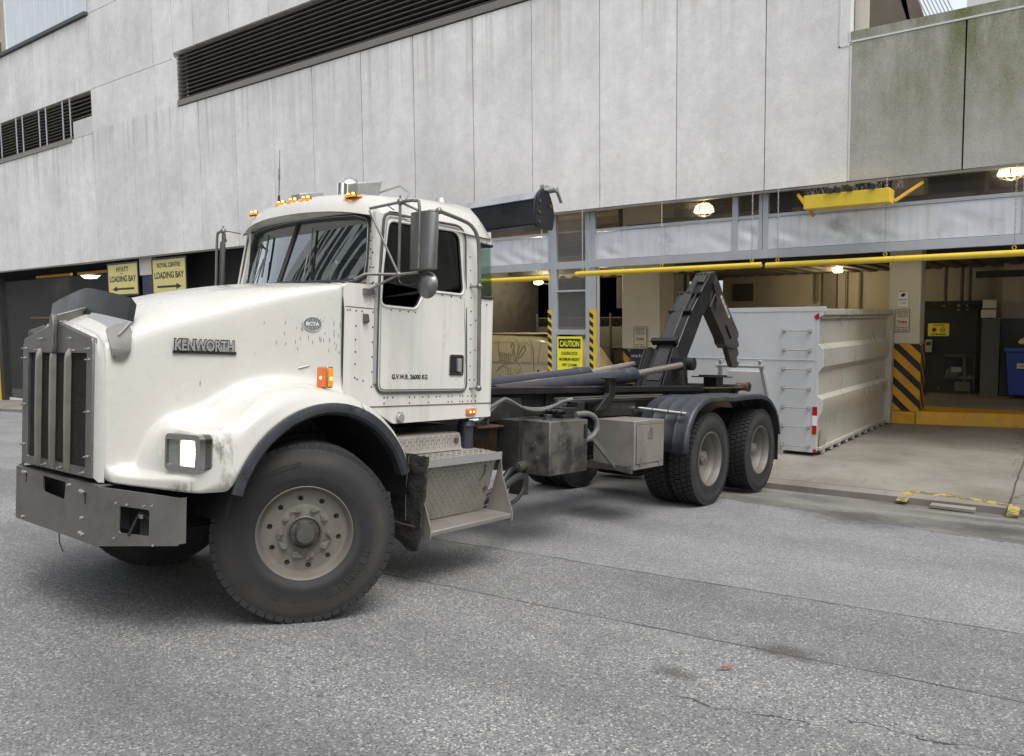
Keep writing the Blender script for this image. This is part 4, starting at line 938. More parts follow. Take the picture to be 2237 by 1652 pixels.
# far buildings up the street and the block across the lane (seen in reflections)
F = thing('street_building', 'narrow old building glimpsed past the pale metal cladding', 'building', (-60, 22, -2))
c = MB(); c.bx(-75, -45, 24, 36, -2, 34); wc(c.build('wall', M['cream'], F), F)
c = MB()
for i in range(10):
    for j in range(11):
        c.bx(-74 + i * 2.9, -72.4 + i * 2.9, 23.9, 24, 1 + j * 3, 3 + j * 3)
wc(c.build('window', M['dgrey'], F), F)
O = thing('street_building', 'tall pale office block across the lane, reflected in the windscreen', 'building', (-5, -14, 0))
c = MB(); c.bx(-44, -3.5, -30, -14, -1, 25); wc(c.build('wall', M['whitetxt'], O), O)
c = MB()
for i in range(15):
    for j in range(6): c.bx(-43 + i * 2.6, -41.2 + i * 2.6, -14.0, -13.93, 2 + j * 3.5, 4.6 + j * 3.5)
wc(c.build('window', M['dkglass'], O), O)

Q = thing('street_building', 'unseen low pale block added to cut low light at the open end of the lane', 'building', (28, -10, 0))  # out of view, added to keep low light from reaching under the truck
c = MB(); c.bx(19, 34, -32, 13, -1, 13); wc(c.build('wall', M['pillar'], Q), Q)
c = MB()
for i in range(13):
    for j in range(3): c.bx(18.93, 19, -30 + i * 3.2, -28.4 + i * 3.2, 2 + j * 3.5, 4.2 + j * 3.5)
wc(c.build('window', M['dgrey'], Q), Q)
# wheel stop / drain with worn yellow paint
D_ = thing('kerb_drain', 'worn yellow edged drain kerb in front of the dock slab', 'drain', (-1.15, 11.1, -.74))
c = MB()
P = [(-1.72, 11.2), (-1.3, 11.16), (-.9, 11.08), (-.58, 10.98)]
for (xa, ya), (xb, yb) in zip(P, P[1:]): c.hexa([(xa, ya - .08, -.80), (xb, yb - .08, -.80), (xb, yb + .09, -.80), (xa, ya + .09, -.80), (xa, ya - .035, -.685), (xb, yb - .035, -.69), (xb, yb + .06, -.69), (xa, ya + .06, -.685)])
ch = mat('chipped_yellow_kerb', (0.42, 0.32, 0.08), .7, var=.2, vs=10, dirt=(.10, .09, .075), ds=9, dlo=.46, dhi=.53, bump=.5, bs=40)
wc(c.build('kerb', ch, D_, bevel=.02), D_)
c = MB(); c.hexa([(-1.82, 10.72, -.745), (-1.7, 10.7, -.745), (-1.66, 11.2, -.76), (-1.8, 11.2, -.76), (-1.82, 10.72, -.737), (-1.7, 10.7, -.737), (-1.66, 11.2, -.70), (-1.8, 11.2, -.70)]); c.hexa([(-.62, 10.6, -.75), (-.5, 10.58, -.75), (-.5, 10.98, -.76), (-.62, 10.98, -.76), (-.62, 10.6, -.722), (-.5, 10.58, -.722), (-.5, 10.98, -.70), (-.62, 10.98, -.70)])
wc(c.build('paint_edge', ch, D_), D_)
c = MB(); c.hexa([(-1.42, 10.62, -.76), (-.94, 10.60, -.76), (-.94, 10.80, -.76), (-1.42, 10.82, -.76), (-1.42, 10.62, -.722), (-.94, 10.60, -.718), (-.94, 10.80, -.730), (-1.42, 10.82, -.733)]); wc(c.build('grate', M['sill'], D_, bevel=.004), D_)
# leaf
lf = MB(); z0 = road_z(-1.44, 3.8)
lf.add([(-1.475, 3.77, z0 + .006), (-1.45, 3.792, z0 + .018), (-1.405, 3.83, z0 + .012), (-1.385, 3.855, z0 + .03), (-1.43, 3.83, z0 + .02), (-1.462, 3.80, z0 + .008), (-1.44, 3.803, z0 + .026)], [(0, 1, 6, 5), (1, 2, 6), (2, 3, 4, 6), (6, 4, 5)])
tag(lf.build('dry_leaf', M['leaf']), 'small dry red leaf lying on the asphalt', 'leaf')
# blue cart
bc = thing('blue_cart', 'blue plastic wheeled cart standing beyond the ochre kerb', 'cart', (-1.0, 22.0, -.39))
c = MB(); c.hexa([(-1.32, 21.6, -.3), (-.5, 21.6, -.3), (-.5, 22.3, -.3), (-1.32, 22.3, -.3), (-1.38, 21.5, .72), (-.45, 21.5, .72), (-.45, 22.35, .72), (-1.38, 22.35, .72)]); c.bx(-1.42, -.4, 21.46, 22.4, .72, .83)
wc(c.build('body', M['blue'], bc, bevel=.02), bc)
c = MB(); c.bx(-1.25, -.5, 21.6, 22.3, .83, .90); wc(c.build('lid', M['dark'], bc, bevel=.02), bc)
c = MB(); c.bx(-1.16, -.6, 21.49, 21.53, .34, .46); lbp = wc(c.build('label_plate', M['pillar'], bc), bc)
c = MB(); c.text('NO GLASS', (-1.12, 21.488, .37), (1, 0, 0), (0, 0, 1), .45, .06, 0); c.build('lettering', M['letters'], lbp, smooth=False)
c = MB()
for x in (-1.25, -.6):
    for y in (21.65, 22.2): c.cyl((x - .02, y, -.33), (x + .02, y, -.33), .055, None, 12)
wc(c.build('wheel', M['black'], bc), bc)
sk = MB(); sk.sphere((-.85, 21.9, 1.0), .16, sc_=(1.5, 1.2, .9)); sk.sphere((-1.0, 21.8, .95), .12, sc_=(1.4, 1.1, .8))
tag(sk.build('plastic_bag', M['pillar']), 'crumpled pale bag lying on the blue cart', 'bag')
# ------------------------------------------------------------- roll-off container
C0 = thing('roll_off_container', 'pale grey steel roll off container with ladder rungs standing half inside the dock', 'container', (-4.43, 12.84, -.62))
xL, xR, yF, yB, zB, zT = -5.57, -3.37, 12.84, 17.6, -.50, 1.74
c = MB()
c.bx(xL, xR, yF, yF + .05, zB - .08, zT); c.bx(xL, xR + .12, yF - .008, yF + .1, zT - .06, zT + .012); c.bx(xL, xR, yF - .012, yF - .001, .9, .905)
wc(c.build('front_panel', M['binskylit'], C0, bevel=.004), C0)
# ribbed side: profile in z stacked of recessed fields and protruding ribs
c = MB()
prof = [(zB - .05, .06), (-.05, .06), (.09, .14), (.28, .14), (.34, .06), (.66, .06), (.73, .14), (.80, .14), (1.07, .06), (1.18, .06), (1.2, .06), (1.56, .06)]
prof = [(-.55, .02), (-.04, .02), (.10, .095), (.28, .095), (.34, .02), (.70, .02), (.80, .095), (1.08, .095), (1.16, .02), (1.58, .02)]
for sg, xs_ in ((1, xR), (-1, xL)):
    def q(y, dmul): return [(xs_ + sg * (d if dmul else .02), y, z) for z, d in prof]
    c.loft([q(yF + .03, 1), q(yB - .35, 1), q(yB - .30, 0), q(yB - .2, 0)])
    c.bx(min(xs_ - .03 * sg, xs_), max(xs_, xs_ - .03 * sg), yF + .05, yB, zB - .04, zT - .1)
wc(c.build('side_panel', M['bincreamlit'], C0), C0)
c = MB()
for sg, xs_ in ((1, xR), (-1, xL)):
    a, b_ = sorted((xs_ - .02, xs_ + sg * .10)); c.bx(a, b_, yF + .10, yB, 1.62, 1.72); c.bx(*sorted((xs_, xs_ + sg * .06)), yF + .10, yB, 1.56, 1.62)
    c.bx(*sorted((xs_ - .02, xs_ + sg * .13)), yB - .2, yB, zB - .1, 1.62); c.bx(*sorted((xs_, xs_ + sg * .06)), yF + .1, yB, zB - .06, zB)
wc(c.build('top_rail', M['bincreamlit'], C0, bevel=.008), C0)
c = MB(); c.bx(xL, xR, yB - .05, yB, zB, zT - .05); wc(c.build('rear_door', M['bincreamlit'], C0), C0)
# profile plate at the front corner following the ribs
c = MB()
outl = [(xR - .005, zB - .08)] + [(xR + d + .012, z) for z, d in prof] + [(xR + .10, 1.62), (xR + .13, zT), (xR - .005, zT)]
c.plate(outl, [], yF - .004, yF + .04, lambda u, v, w_: (u, w_, v)); wc(c.build('corner_plate', M['binskylit'], C0), C0)
c = MB(); c.bx(xL, xR, yF + .04, yB, zB - .05, zB); c.bx(xL + .5, xL + .62, yF - .05, yB, -.64, zB - .05); c.bx(xR - .62, xR - .5, yF - .05, yB, -.64, zB - .05)
for i in range(11):
    y = yF + .3 + i * .45; c.bx(xL + .02, xR - .02, y, y + .07, zB - .13, zB - .05)
wc(c.build('underframe', M['bincreamlit'], C0), C0)
c = MB()
for i in range(11): c.bx(xR - .14, xR + .05, yF + .28 + i * .45, yF + .40 + i * .45, zB - .12, zB - .052)
wc(c.build('cross_member', M['bincreamlit'], C0), C0)
for i in range(7):
    z = 1.375 - i * .309; x0, x1 = -3.875, -3.46
    c = MB(); c.cyl((x0, yF - .09, z), (x1, yF - .09, z), .011, None, 8)
    for x in (x0, x1): c.bx(x - .008, x + .008, yF - .1, yF, z - .022, z + .022); c.bx(x - .025, x + .025, yF - .014, yF - .001, z - .026, z + .026)
    wc(c.build('ladder_rung', M['badge'], C0), C0)
c = MB(); c.bx(xR - .04, xR + .035, yF - .012, yF - .005, .02, .16); c.bx(xR - .04, xR + .03, yF - .012, yF - .005, -.28, -.14)
c.add([(xR - .04, yF - .012, 1.60), (xR + .04, yF - .012, 1.66), (xR + .04, yF - .012, 1.56), (xR + .0, yF - .012, 1.54)], [(0, 1, 2, 3)]); c.bx(xR - .02, xR + .03, yF - .012, yF - .005, -.58, -.52)
c.bx(xR + .131, xR + .134, yB - .15, yB - .1, -.48, -.42)
wc(c.build('reflective_tape', M['red'], C0), C0)
c = MB(); c.bx(xR - .04, xR + .035, yF - .012, yF - .005, -.14, .02); wc(c.build('reflective_tape', M['whitetxt'], C0), C0)
c = MB(); c.add([(xR + .035, yF + .18, -.22), (xR + .06, yF + .45, -.42), (xR + .035, yF + .30, -.68), (xR + .035, yF + .1, -.5)], [(0, 1, 2, 3)]); wc(c.build('scuffed_plate', M['sill'], C0), C0)
# hook bar on an A-frame
c = MB(); c.cyl((-4.86, 12.50, .80), (-4.10, 12.50, .80), .028, None, 14); c.cyl((-4.88, 12.50, .80), (-4.82, 12.50, .80), .04, None, 14); c.cyl((-4.14, 12.50, .80), (-4.08, 12.50, .80), .04, None, 14)
wc(c.build('hook_bar', M['badge'], C0), C0)
for sg in (-1, 1):
    xc = -4.475 + sg * .33; xb = -4.475 + sg * .52
    c = MB(); c.hexa([(xb - .04, 12.74, -.45), (xb + .04, 12.74, -.45), (xb + .04, 12.83, -.45), (xb - .04, 12.83, -.45), (xc - .03, 12.46, .90), (xc + .03, 12.46, .90), (xc + .03, 12.54, .90), (xc - .03, 12.54, .90)])
    wc(c.build('lift_bracket', M['badge'], C0, bevel=.01), C0)
c = MB(); c.hexa([(-4.95, 12.76, -.45), (-4.0, 12.76, -.45), (-4.0, 12.84, -.45), (-4.95, 12.84, -.45), (-4.78, 12.70, .70), (-4.17, 12.70, .70), (-4.17, 12.84, .70), (-4.78, 12.84, .70)]); wc(c.build('lift_plate', M['binskylit'], C0), C0)

C0.rotation_euler = (0, 0, R(-1.9))
# ------------------------------------------------------------- van in the left bay
V = thing('cargo_van', 'cream cargo van with grey graffiti on its side parked in the left bay', 'van', (-12.9, 18, -.86))
yv = 17.0; c = MB(); x0, x1 = -15.6, -9.95
secs = []
for x, top, wdt, zb in [(x0, .9, .9, -.5), (x0 + .06, 1.1, .96, -.62), (x0 + .3, 1.2, 1.0, -.62), (-13, 1.22, 1.0, -.62), (-11.6, 1.17, 1.0, -.62), (-10.9, 1.02, .98, -.62), (-10.6, .8, .97, -.62), (-10.25, .35, .95, -.6), (-9.98, .15, .9, -.5), (x1, -.1, .8, -.4)]:
    cy = 18.0
    h = [(wdt - .03, zb), (wdt, zb + .2), (wdt + .02, min(.35, top - .3)), (wdt - .02, min(.65, top - .2)), (wdt - .08, top - .18), (wdt - .14, top - .06), (wdt - .28, top)]
    secs.append([(x, cy - a, z) for a, z in h] + [(x, cy + a, z) for a, z in h[::-1]])
c.loft(secs, closed=True, capa=True, capb=True)
bd = wc(c.build('body', M['van'], V, ang=50), V)
c = MB()
def vy(z): return 16.98 + (0.0 if z < .35 else (z - .35) * .12) + (.0)
def seam(P, r=.006):
    c.tube([(x, vy(z) - .006, z) for x, z in P], r, 5)
seam([(-12.25, -.5), (-12.25, .5), (-12.22, .9), (-12.3, 1.05)]); seam([(-11.68, -.5), (-11.68, .4), (-11.72, .8), (-11.85, 1.05)]); seam([(-13.7, .42), (-9.98 - .5, .42)], .004); seam([(-12.2, .46), (-11.75, .46), (-11.78, .85), (-11.95, .98), (-12.18, .98), (-12.2, .46)], .004); seam([(-13.3, .45), (-12.35, .45), (-12.35, .9), (-12.45, .98), (-13.2, .98)], .004); seam([(-11.55, .46), (-11.0, .46), (-11.02, .8), (-11.15, .95), (-11.5, .97), (-11.55, .46)], .004)
c.build('panel_seam', M['dgrey'], bd, smooth=False); 
c = MB(); c.bx(-11.56, -11.5, 16.955, 17.0, -.02, .26); c.build('door_handle', M['black'], bd, bevel=.015)
c = MB(); c.bx(-12.14, -12.08, 16.955, 17.0, .1, .2); c.build('latch', M['pillar'], bd)
c = MB(); c.bx(x0 + .3, -11.0, 17.15, 18.85, 1.19, 1.215); wc(c.build('roof_rail', M['pipe'], V), V)
c = MB()
def gr(P, r=.012): c.tube([(x, vy(z) - .008, z) for x, z in P], r, 5, smooth=4)
gr([(-12.9, 1.0), (-12.85, .72), (-12.7, .68), (-12.5, .62)]); gr([(-12.9, .9), (-12.8, .5), (-12.66, .4), (-12.5, .42), (-12.45, .6), (-12.5, .72)])
for i in range(5): gr([(-12.82 + i * .07, .72 - i * .01), (-12.80 + i * .07, .58), (-12.83 + i * .07, .45)], .018)
gr([(-12.42, .6), (-12.36, .75), (-12.3, .6), (-12.33, .45), (-12.42, .4)]); gr([(-12.2, .6), (-12.05, .9), (-11.98, .8), (-12.1, .62), (-12.25, .55)]); gr([(-12.3, .5), (-12.1, .3), (-12.3, .0), (-12.45, -.3)]); gr([(-12.9, .2), (-12.7, .35), (-12.5, .2), (-12.7, -.2), (-12.85, -.1), (-12.8, .1)]); gr([(-12.45, .3), (-12.4, 0), (-12.5, -.35)]); gr([(-12.48, .85), (-12.4, .98), (-12.35, .85), (-12.42, .75)])
c.build('graffiti', M['graf'], bd, smooth=False)
for x in (-14.6, -11.0):
    for y in (17.1, 18.9):
        c = MB(); c.lathe([(.1, -.1), (.3, -.1), (.34, -.06), (.34, .06), (.3, .1), (.1, .1), (.0, .05)], (x, y, -.53), 'y', 28); wc(c.build('wheel', M['rubber'], V), V)
# ------------------------------------------------------------- hook lift truck (built in truck space: x forward, y left, z up)
T = thing('hooklift_truck', 'white conventional cab hook lift truck with tandem rear axle and black hoist arm', 'truck')
TX = Vector((-0.04055066, -0.99676158, 0.06944055)); TY = Vector((0.99913733, -0.03982791, 0.01176188)); TZ = Vector((-0.00895812, 0.0698576, 0.99751675))
T.matrix_world = Matrix(((TX.x, TY.x, TZ.x, -4.84788), (TX.y, TY.y, TZ.y, 2.94222), (TX.z, TY.z, TZ.z, -0.20375), (0, 0, 0, 1)))
FY = .93
kx = lambda x, k=1.0227: 2.86 - (2.86 - x) * k
kz = lambda z, k=1.0227: 1.55 + (z - 1.55) * k
def P1(L_, k=1.0227): return [(kx(x, k), kz(z, k)) for x, z in L_]
def ysd(z, x=-1.0, sg=1):
    y = FY - .035 * max(0, (z - 2.08) / .5)
    if sg < 0 and z > 2.05: y -= min(1, max(0, (x + 1.35) / .55)) * .17
    return y
def lerp(tab, x):
    if x >= tab[0][0]: return tab[0][1]
    for (a, va), (b_, vb) in zip(tab, tab[1:]):
        if x >= b_: return vb + (va - vb) * (x - b_) / (a - b_)
    return tab[-1][1]
ZT = [(.89, 1.765), (.7, 1.855), (.47, 1.938), (.2, 2.012), (-.1, 2.076), (-.3, 2.105), (-.45, 2.116)]
ZD = [(.885, .20), (.65, .17), (.34, .165), (0, .13), (-.3, .09), (-.45, .065)]
YS = [(.88, .555), (.7, .60), (-.45, .93)]
ZF = [(.70, 1.165), (.57, 1.185), (.42, 1.225), (.34, 1.275), (.26, 1.335), (.17, 1.38), (.09, 1.403), (-.09, 1.418), (-.29, 1.395), (-.45, 1.345), (-.6, 1.265), (-.75, 1.13), (-.85, .97)]
ZB = [(.58, .86), (.54, .94), (.47, 1.06), (.406, 1.15), (.311, 1.232), (.145, 1.305), (-.03, 1.345), (-.30, 1.345), (-.45, 1.30), (-.6, 1.225), (-.75, 1.09), (-.85, .94)]
YO = 1.175
def arch(x, r=.695, cx=-.18, cz=.61):
    d = r * r - (x - cx) ** 2
    return cz + math.sqrt(d) if d > 0 else cz
def hood_top(x):
    zt = lerp(ZT, x); ys = lerp(YS, x); f = min(1, max(0, (.88 - x) / .5)); dd_ = lerp(ZD, x)
    return [(x, 0, zt + .0), (x, ys * .3, zt - .006 - .02 * (1 - f)), (x, ys * .62, zt - .02 - .045 * (1 - f)), (x, ys - .5 * dd_ - .02, zt - .38 * dd_ - .01), (x, ys - .22 * dd_, zt - .62 * dd_ - .01), (x, ys - .05 * dd_, zt - dd_ - .01), (x, ys, zt - dd_ - .14)]
def st(x, low): return hood_top(x) + low
secs = []
secs.append(st(.885, [(.885, .556, 1.3), (.885, .558, 1.15), (.885, .56, 1.08), (.885, .56, 1.02), (.885, .56, .97), (.885, .562, .94), (.885, .562, .905), (.885, .562, .862)]))
secs.append(st(.81, [(.81, .575, 1.25), (.81, .576, 1.10), (.81, .578, 1.0), (.805, .582, .95), (.80, .59, .915), (.80, .63, .905), (.80, .755, .895), (.80, .77, .855)]))
secs.append(st(.74, [(.74, .593, 1.22), (.74, .594, 1.06), (.74, .60, .97), (.742, .62, .925), (.737, .80, .925), (.722, .98, .925), (.70, 1.085, .915), (.692, 1.09, .848)]))
secs.append(st(.69, [(.69, .606, 1.25), (.70, .607, 1.10), (.715, .612, 1.0), (.73, .64, .94), (.72, .84, .936), (.70, 1.05, .936), (.665, 1.135, .925), (.65, 1.14, .845)]))
secs.append(st(.64, [(.64, .62, 1.28), (.65, .622, 1.15), (.675, .65, 1.09), (.70, .74, 1.06), (.705, .88, 1.05), (.665, 1.11, 1.05), (.62, 1.145, 1.0), (.59, 1.15, .843)]))
secs.append(st(.57, [(.58, .637, 1.30), (.59, .65, 1.205), (.62, .70, 1.18), (.66, .80, 1.175), (.69, .90, 1.172), (.65, 1.105, 1.168), (.585, 1.145, 1.12), (.54, 1.16, .842)]))
for x in (.50, .44, .37, .30, .22, .13, .03, -.07, -.17, -.27, -.37, -.45):
    ys = lerp(YS, x); zf = lerp(ZF, x); zb = lerp(ZB, x); yo = YO; zl = max(.84, arch(x))
    secs.append(st(x, [(x, ys + .002, zf + .13), (x, ys + .014, zf + .045), (x, ys + .055, zf + .006), (x, (ys + 1.08) / 2, zf), (x, 1.07, zf - .008), (x, 1.125, max(zb + .014, zf - .035)), (x, 1.150, zb), (x, yo, max(zl, zb - .3) if zb - zl < .3 else zl)]))
c = MB()
full = [[(p[0], -p[1], p[2]) for p in s_[::-1]] + s_[1:] for s_ in secs]
c.loft(full)
for sg in (1, -1):      # rear part of the fender beside the cab
    r2 = []
    for x in (-.45, -.52, -.60, -.68, -.75, -.81, -.845):
        zf = lerp(ZF, x); zl = arch(x); yo = YO; zb = max(zl + .015, lerp(ZB, x))
        r2.append([(x, sg * .90, zf + .006), (x, sg * 1.0, zf), (x, sg * 1.07, zf - .008), (x, sg * 1.125, max(zb + .014, zf - .035)), (x, sg * 1.150, zb), (x, sg * yo, zl)])
    c.loft(r2)
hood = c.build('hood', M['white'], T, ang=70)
me_ = hood.data; m_ = len(full[0]); ek = {tuple(sorted(e.vertices)): e.index for e in me_.edges}
cr_ = me_.attributes.new('crease_edge', 'FLOAT', 'EDGE')
def crease(i, a, j, b_, v):
    for s1 in (1, -1):
        k_ = tuple(sorted((i * m_ + 14 + s1 * a, j * m_ + 14 + s1 * b_)))
        if k_ in ek: cr_.data[ek[k_]].value = v
for k in range(10, 13): crease(3, k, 3, k + 1, .85); crease(5, k, 5, k + 1, .55)
for k in range(10, 14): crease(2, k, 2, k + 1, .55)
crease(5, 9, 5, 10, .4); crease(3, 13, 3, 14, .3)
for i in range(1, 5): crease(i, 13, i + 1, 13, .8)
crease(0, 13, 1, 13, .5)
for i in range(5, len(secs) - 1): crease(i, 13, i + 1, 13, .6)
for i in range(1, 5): crease(i, 10 if i > 1 else 11, i + 1, 10, .35)
ss = hood.modifiers.new('s', 'SUBSURF'); ss.levels = 2; ss.render_levels = 2
so = hood.modifiers.new('t', 'SOLIDIFY'); so.thickness = .008; so.offset = -1
c = MB(); c.tube([(-.448, y, lerp(ZT, -.45) - .02 - .02 * abs(y)) for y in (-.8, -.4, 0, .4, .8)], .012, 6)
c.tube([(-.455, .93, 1.4), (-.455, .933, 1.9), (-.455, .92, 1.99)], .009, 6); c.build('hood_seam', M['seal'], hood)
# black fender trim
for sg in (1, -1):
    c = MB(); S_ = []
    a0, a1 = math.radians(18), math.radians(161.5)
    for i in range(41):
        a = a0 + (a1 - a0) * i / 40; ca, sa = math.cos(a), math.sin(a)
        def pt(r, y): return (-.18 + r * ca, sg * y, .61 + r * sa)
        S_.append([pt(.700, YO - .004), pt(.700, YO + .016), pt(.68, YO + .024), pt(.645, YO + .022), pt(.628, YO + .004), pt(.626, YO - .05), pt(.64, YO - .05)])
    c.loft(S_, closed=True, capa=True, capb=True); c.build('fender_trim', M['lip'], T)
    c = MB(); S_ = []
    for i in range(25):
        a = math.radians(5) + math.radians(170) * i / 24; S_.append([(-.18 + .675 * math.cos(a), sg * y, .61 + .675 * math.sin(a)) for y in (.45, YO - .02)])
    c.loft(S_); c.add([(-.18 + .675 * math.cos(math.pi * i / 24), sg * .45, .61 + .675 * math.sin(math.pi * i / 24)) for i in range(25)], [tuple(range(25))])
    c.build('wheel_well', M['black'], T)
# radiator grille
c = MB()
gt = lambda y: 1.655 + .105 * (1 - abs(y) / .49) ** 1.0
outer = [(-.488, .88), (.488, .88), (.488, 1.62), (.47, 1.662)] + [(y, gt(y)) for y in (.4, .25, .1, 0, -.1, -.25, -.4)] + [(-.47, 1.662), (-.488, 1.62)]
c.plate(outer, [[(-.41, .93), (-.41, 1.575), (.41, 1.575), (.41, .93)]], .895, .925, lambda u, v, w_: (w_, u, v))
grl = c.build('grille_surround', M['bareal'], T, bevel=.004)
c = MB(); c.bx(.885, .905, -.42, .42, .92, 1.58)
for i in range(84): c.bx(.905, .907, -.41 + i * .0098, -.4085 + i * .0098, .93, 1.575)
for i in range(66): c.bx(.905, .9075, -.41, .41, .93 + i * .0098, .9315 + i * .0098)
c.build('radiator_screen', M['mesh'], grl, smooth=False)
for y in (-.205, 0, .205):
    c = MB(); zt_ = 1.60
    S_ = []
    for z, wd, dp in ((.885, .004, .012), (.93, .021, .03), (1.2, .021, .034), (1.53, .021, .034), (1.57, .016, .03), (zt_, .003, .012)):
        wd *= .68; S_.append([(.925, y - wd, z), (.925 + dp * .8, y - wd * .6, z), (.925 + dp, y, z), (.925 + dp * .8, y + wd * .6, z), (.925, y + wd, z)])
    c.loft(S_, capa=True, capb=True); c.build('grille_bar', M['grillbar'], grl)
c = MB()
for y, z in [(-.44, 1.60), (.44, 1.60), (-.45, 1.25), (.45, 1.25), (-.45, 1.0), (.45, 1.0), (.2, 1.66), (-.2, 1.66), (.25, 1.59), (-.25, 1.59), (.45, 1.54), (-.45, 1.54), (.1, .905), (-.12, .905), (.4, .905)]:
    c.cyl((.922, y, z), (.934, y, z), .008, None, 8); c.cyl((.93, y, z), (.955, y + .012, z), .004, None, 6)
c.build('bolt', M['badge'], grl, sep=2)
# badge above the grille
c = MB(); c.plate([(-.022, 1.575), (.022, 1.575), (.028, 1.62), (.022, 1.68), (.035, 1.73), (.02, 1.79), (0, 1.805), (-.02, 1.79), (-.035, 1.73), (-.022, 1.68), (-.028, 1.62)], [], .925, .955, lambda u, v, w_: (w_, u, v))
c.build('emblem', M['bareal'], grl, bevel=.006)
c = MB(); c.hexa([(.80, -.02, 1.79), (.93, -.02, 1.76), (.93, .02, 1.76), (.80, .02, 1.79), (.76, -.035, 1.86), (.93, -.022, 1.80), (.93, .022, 1.80), (.76, .035, 1.86)]); c.build('emblem_mount', M['bareal'], grl, bevel=.004)
c = MB()       # white front edge of the hood round the grille
f0 = [(.885, p[1], p[2]) for p in full[0]]
f1 = [(.905, p[1] * .955, .88 + (p[2] - .88) * .985) for p in full[0]]
f2 = [(.912, max(-.487, min(.487, p[1] * .89)), max(.885, gt(max(-.49, min(.49, p[1] * .89))) + .004 if p[2] > 1.45 else p[2])) for p in full[0]]
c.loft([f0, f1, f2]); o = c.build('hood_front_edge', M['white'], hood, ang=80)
# smoked bug deflector on metal brackets
c = MB(); S_ = []
for i in range(25):
    t = -1 + 2 * i / 24; y = .53 * min(1, abs(t) / .92) * (1 if t > 0 else -1); x = .775 - .02 * t * t - .35 * max(0, abs(t) - .92); zb = 1.815 - .055 * abs(t) ** 1.3; zt_ = 1.975 - .085 * abs(t) ** 1.2 - (.03 if abs(t) > .97 else 0)
    S_.append([(x, y, zb), (x - .008, y, (zb + zt_) / 2), (x - .016, y, zt_)])
c.loft(S_); c.loft([[(p[0] - .005, p[1], p[2]) for p in q] for q in S_]); df = c.build('bug_deflector', M['deflector'], T, ang=60)
c = MB(); S_ = []
for i in range(21):
    t = -1 + 2 * i / 20; y = .58 * t
    if abs(t) < .18: 
        if S_: c.loft(S_); S_ = []
        continue
    x = .775 - .02 * t * t; zb = 1.795 - .07 * abs(t) ** 1.3; S_.append([(x + .07, y, zb - .045), (x + .03, y, zb + .0), (x, y, zb + .035)])
c.loft(S_); c.build('deflector_mount', M['badge'], df, ang=60)
for sg in (1, -1):
    c = MB(); c.plate(roundpoly([(.88, 1.715), (.76, 1.765), (.752, 1.70), (.772, 1.58), (.80, 1.54), (.858, 1.545), (.866, 1.62)], .02), [], .0, .006, lambda u, v, w_: (u, sg * (lerp(YS, u) + .010 + w_ - max(0, v - 1.60) * .28), v))
    c.cyl((.845, sg * (lerp(YS, .845) + .01), 1.565), (.845, sg * (lerp(YS, .845) + .024), 1.565), .008, None, 8)
    c.build('deflector_bracket', M['bareal'], df)
# bumper
c = MB()
bm_out = roundpoly([(-.54, .53), (.61, .525), (.61, .85), (-.54, .85)], .01)
cx = .035
holes = [roundpoly([(.035 - .14 - .02, .74), (.035 + .14, .725), (.035 + .16, .83), (.035 - .16, .835)], .02), roundpoly([(-.39, .76), (-.36, .76), (-.36, .82), (-.39, .82)], .01), roundpoly([(.43, .73), (.46, .73), (.46, .80), (.43, .80)], .01)]
c.plate(bm_out, holes, .925, .935, lambda u, v, w_: (w_, u, v))
def wing(u, v, w_):   # u = distance along the wing
    return (.935 - u * .395 + (w_ - .935) * .9, .608 + u * .92, v)
hw = [roundpoly([(.135, .61), (.33, .605), (.33, .745), (.135, .755)], .015)]
c.plate([(0, .525), (.505, .568), (.505, .823), (0, .85)], hw, .925, .935, wing)
c.plate([(0, .53), (-.56, .575), (-.56, .82), (0, .85)][::-1], [], .925, .935, lambda u, v, w_: (.935 + u * .395 + (w_ - .935) * .9, -.54 + u * .92, v))
c.hexa([(.935, -.54, .845), (.935, .61, .845), (.82, .60, .85), (.82, -.53, .85), (.935, -.54, .852), (.935, .61, .852), (.82, .60, .857), (.82, -.53, .857)])
c.hexa([(.935, -.54, .525), (.935, .61, .522), (.85, .60, .52), (.85, -.53, .522), (.935, -.54, .53), (.935, .61, .528), (.85, .60, .526), (.85, -.53, .528)])
e = wing(.505, 0, .935); c.bx(e[0] - .05, e[0], e[1] - .006, e[1] + .002, .575, .82)
bmp = c.build('bumper', M['bareal'], T, bevel=.003, smooth=False)
c = MB()
for y, z in [(-.41, .83), (-.385, .83), (-.41, .55), (.40, .845 - .04), (.425, .80), (.40, .57), (.43, .565), (.42, .655), (.25, .82)]:
    c.cyl((.935, y, z), (.95, y, z), .009, None, 8)
for u, z in [(.12, .77), (.19, .765), (.35, .77), (.11, .58), (.36, .56), (.30, .765)]:
    p = wing(u, z, .937); c.cyl(p, (p[0] + .006, p[1] + .003, p[2]), .006, None, 8)
c.build('bolt', M['badge'], bmp, sep=1)
c = MB(); c.bx(.80, .86, -.45, .5, .6, .84); c.tube([(.86, .80, .60), (.80, .80, .72), (.78, .90, .68)], .008, 6); c.bx(.62, .70, .60, .86, .54, .78)
c.build('bumper_support', M['black'], bmp)
c = MB(); c.bx(.802, .81, .80, .84, .69, .71); c.build('connector_tag', M['badge'], bmp)
c = MB(); c.tube([(.93, .1, .53), (.935, .12, .47), (.93, .16, .42)], .004, 5); c.build('dangling_wire', M['black'], bmp)
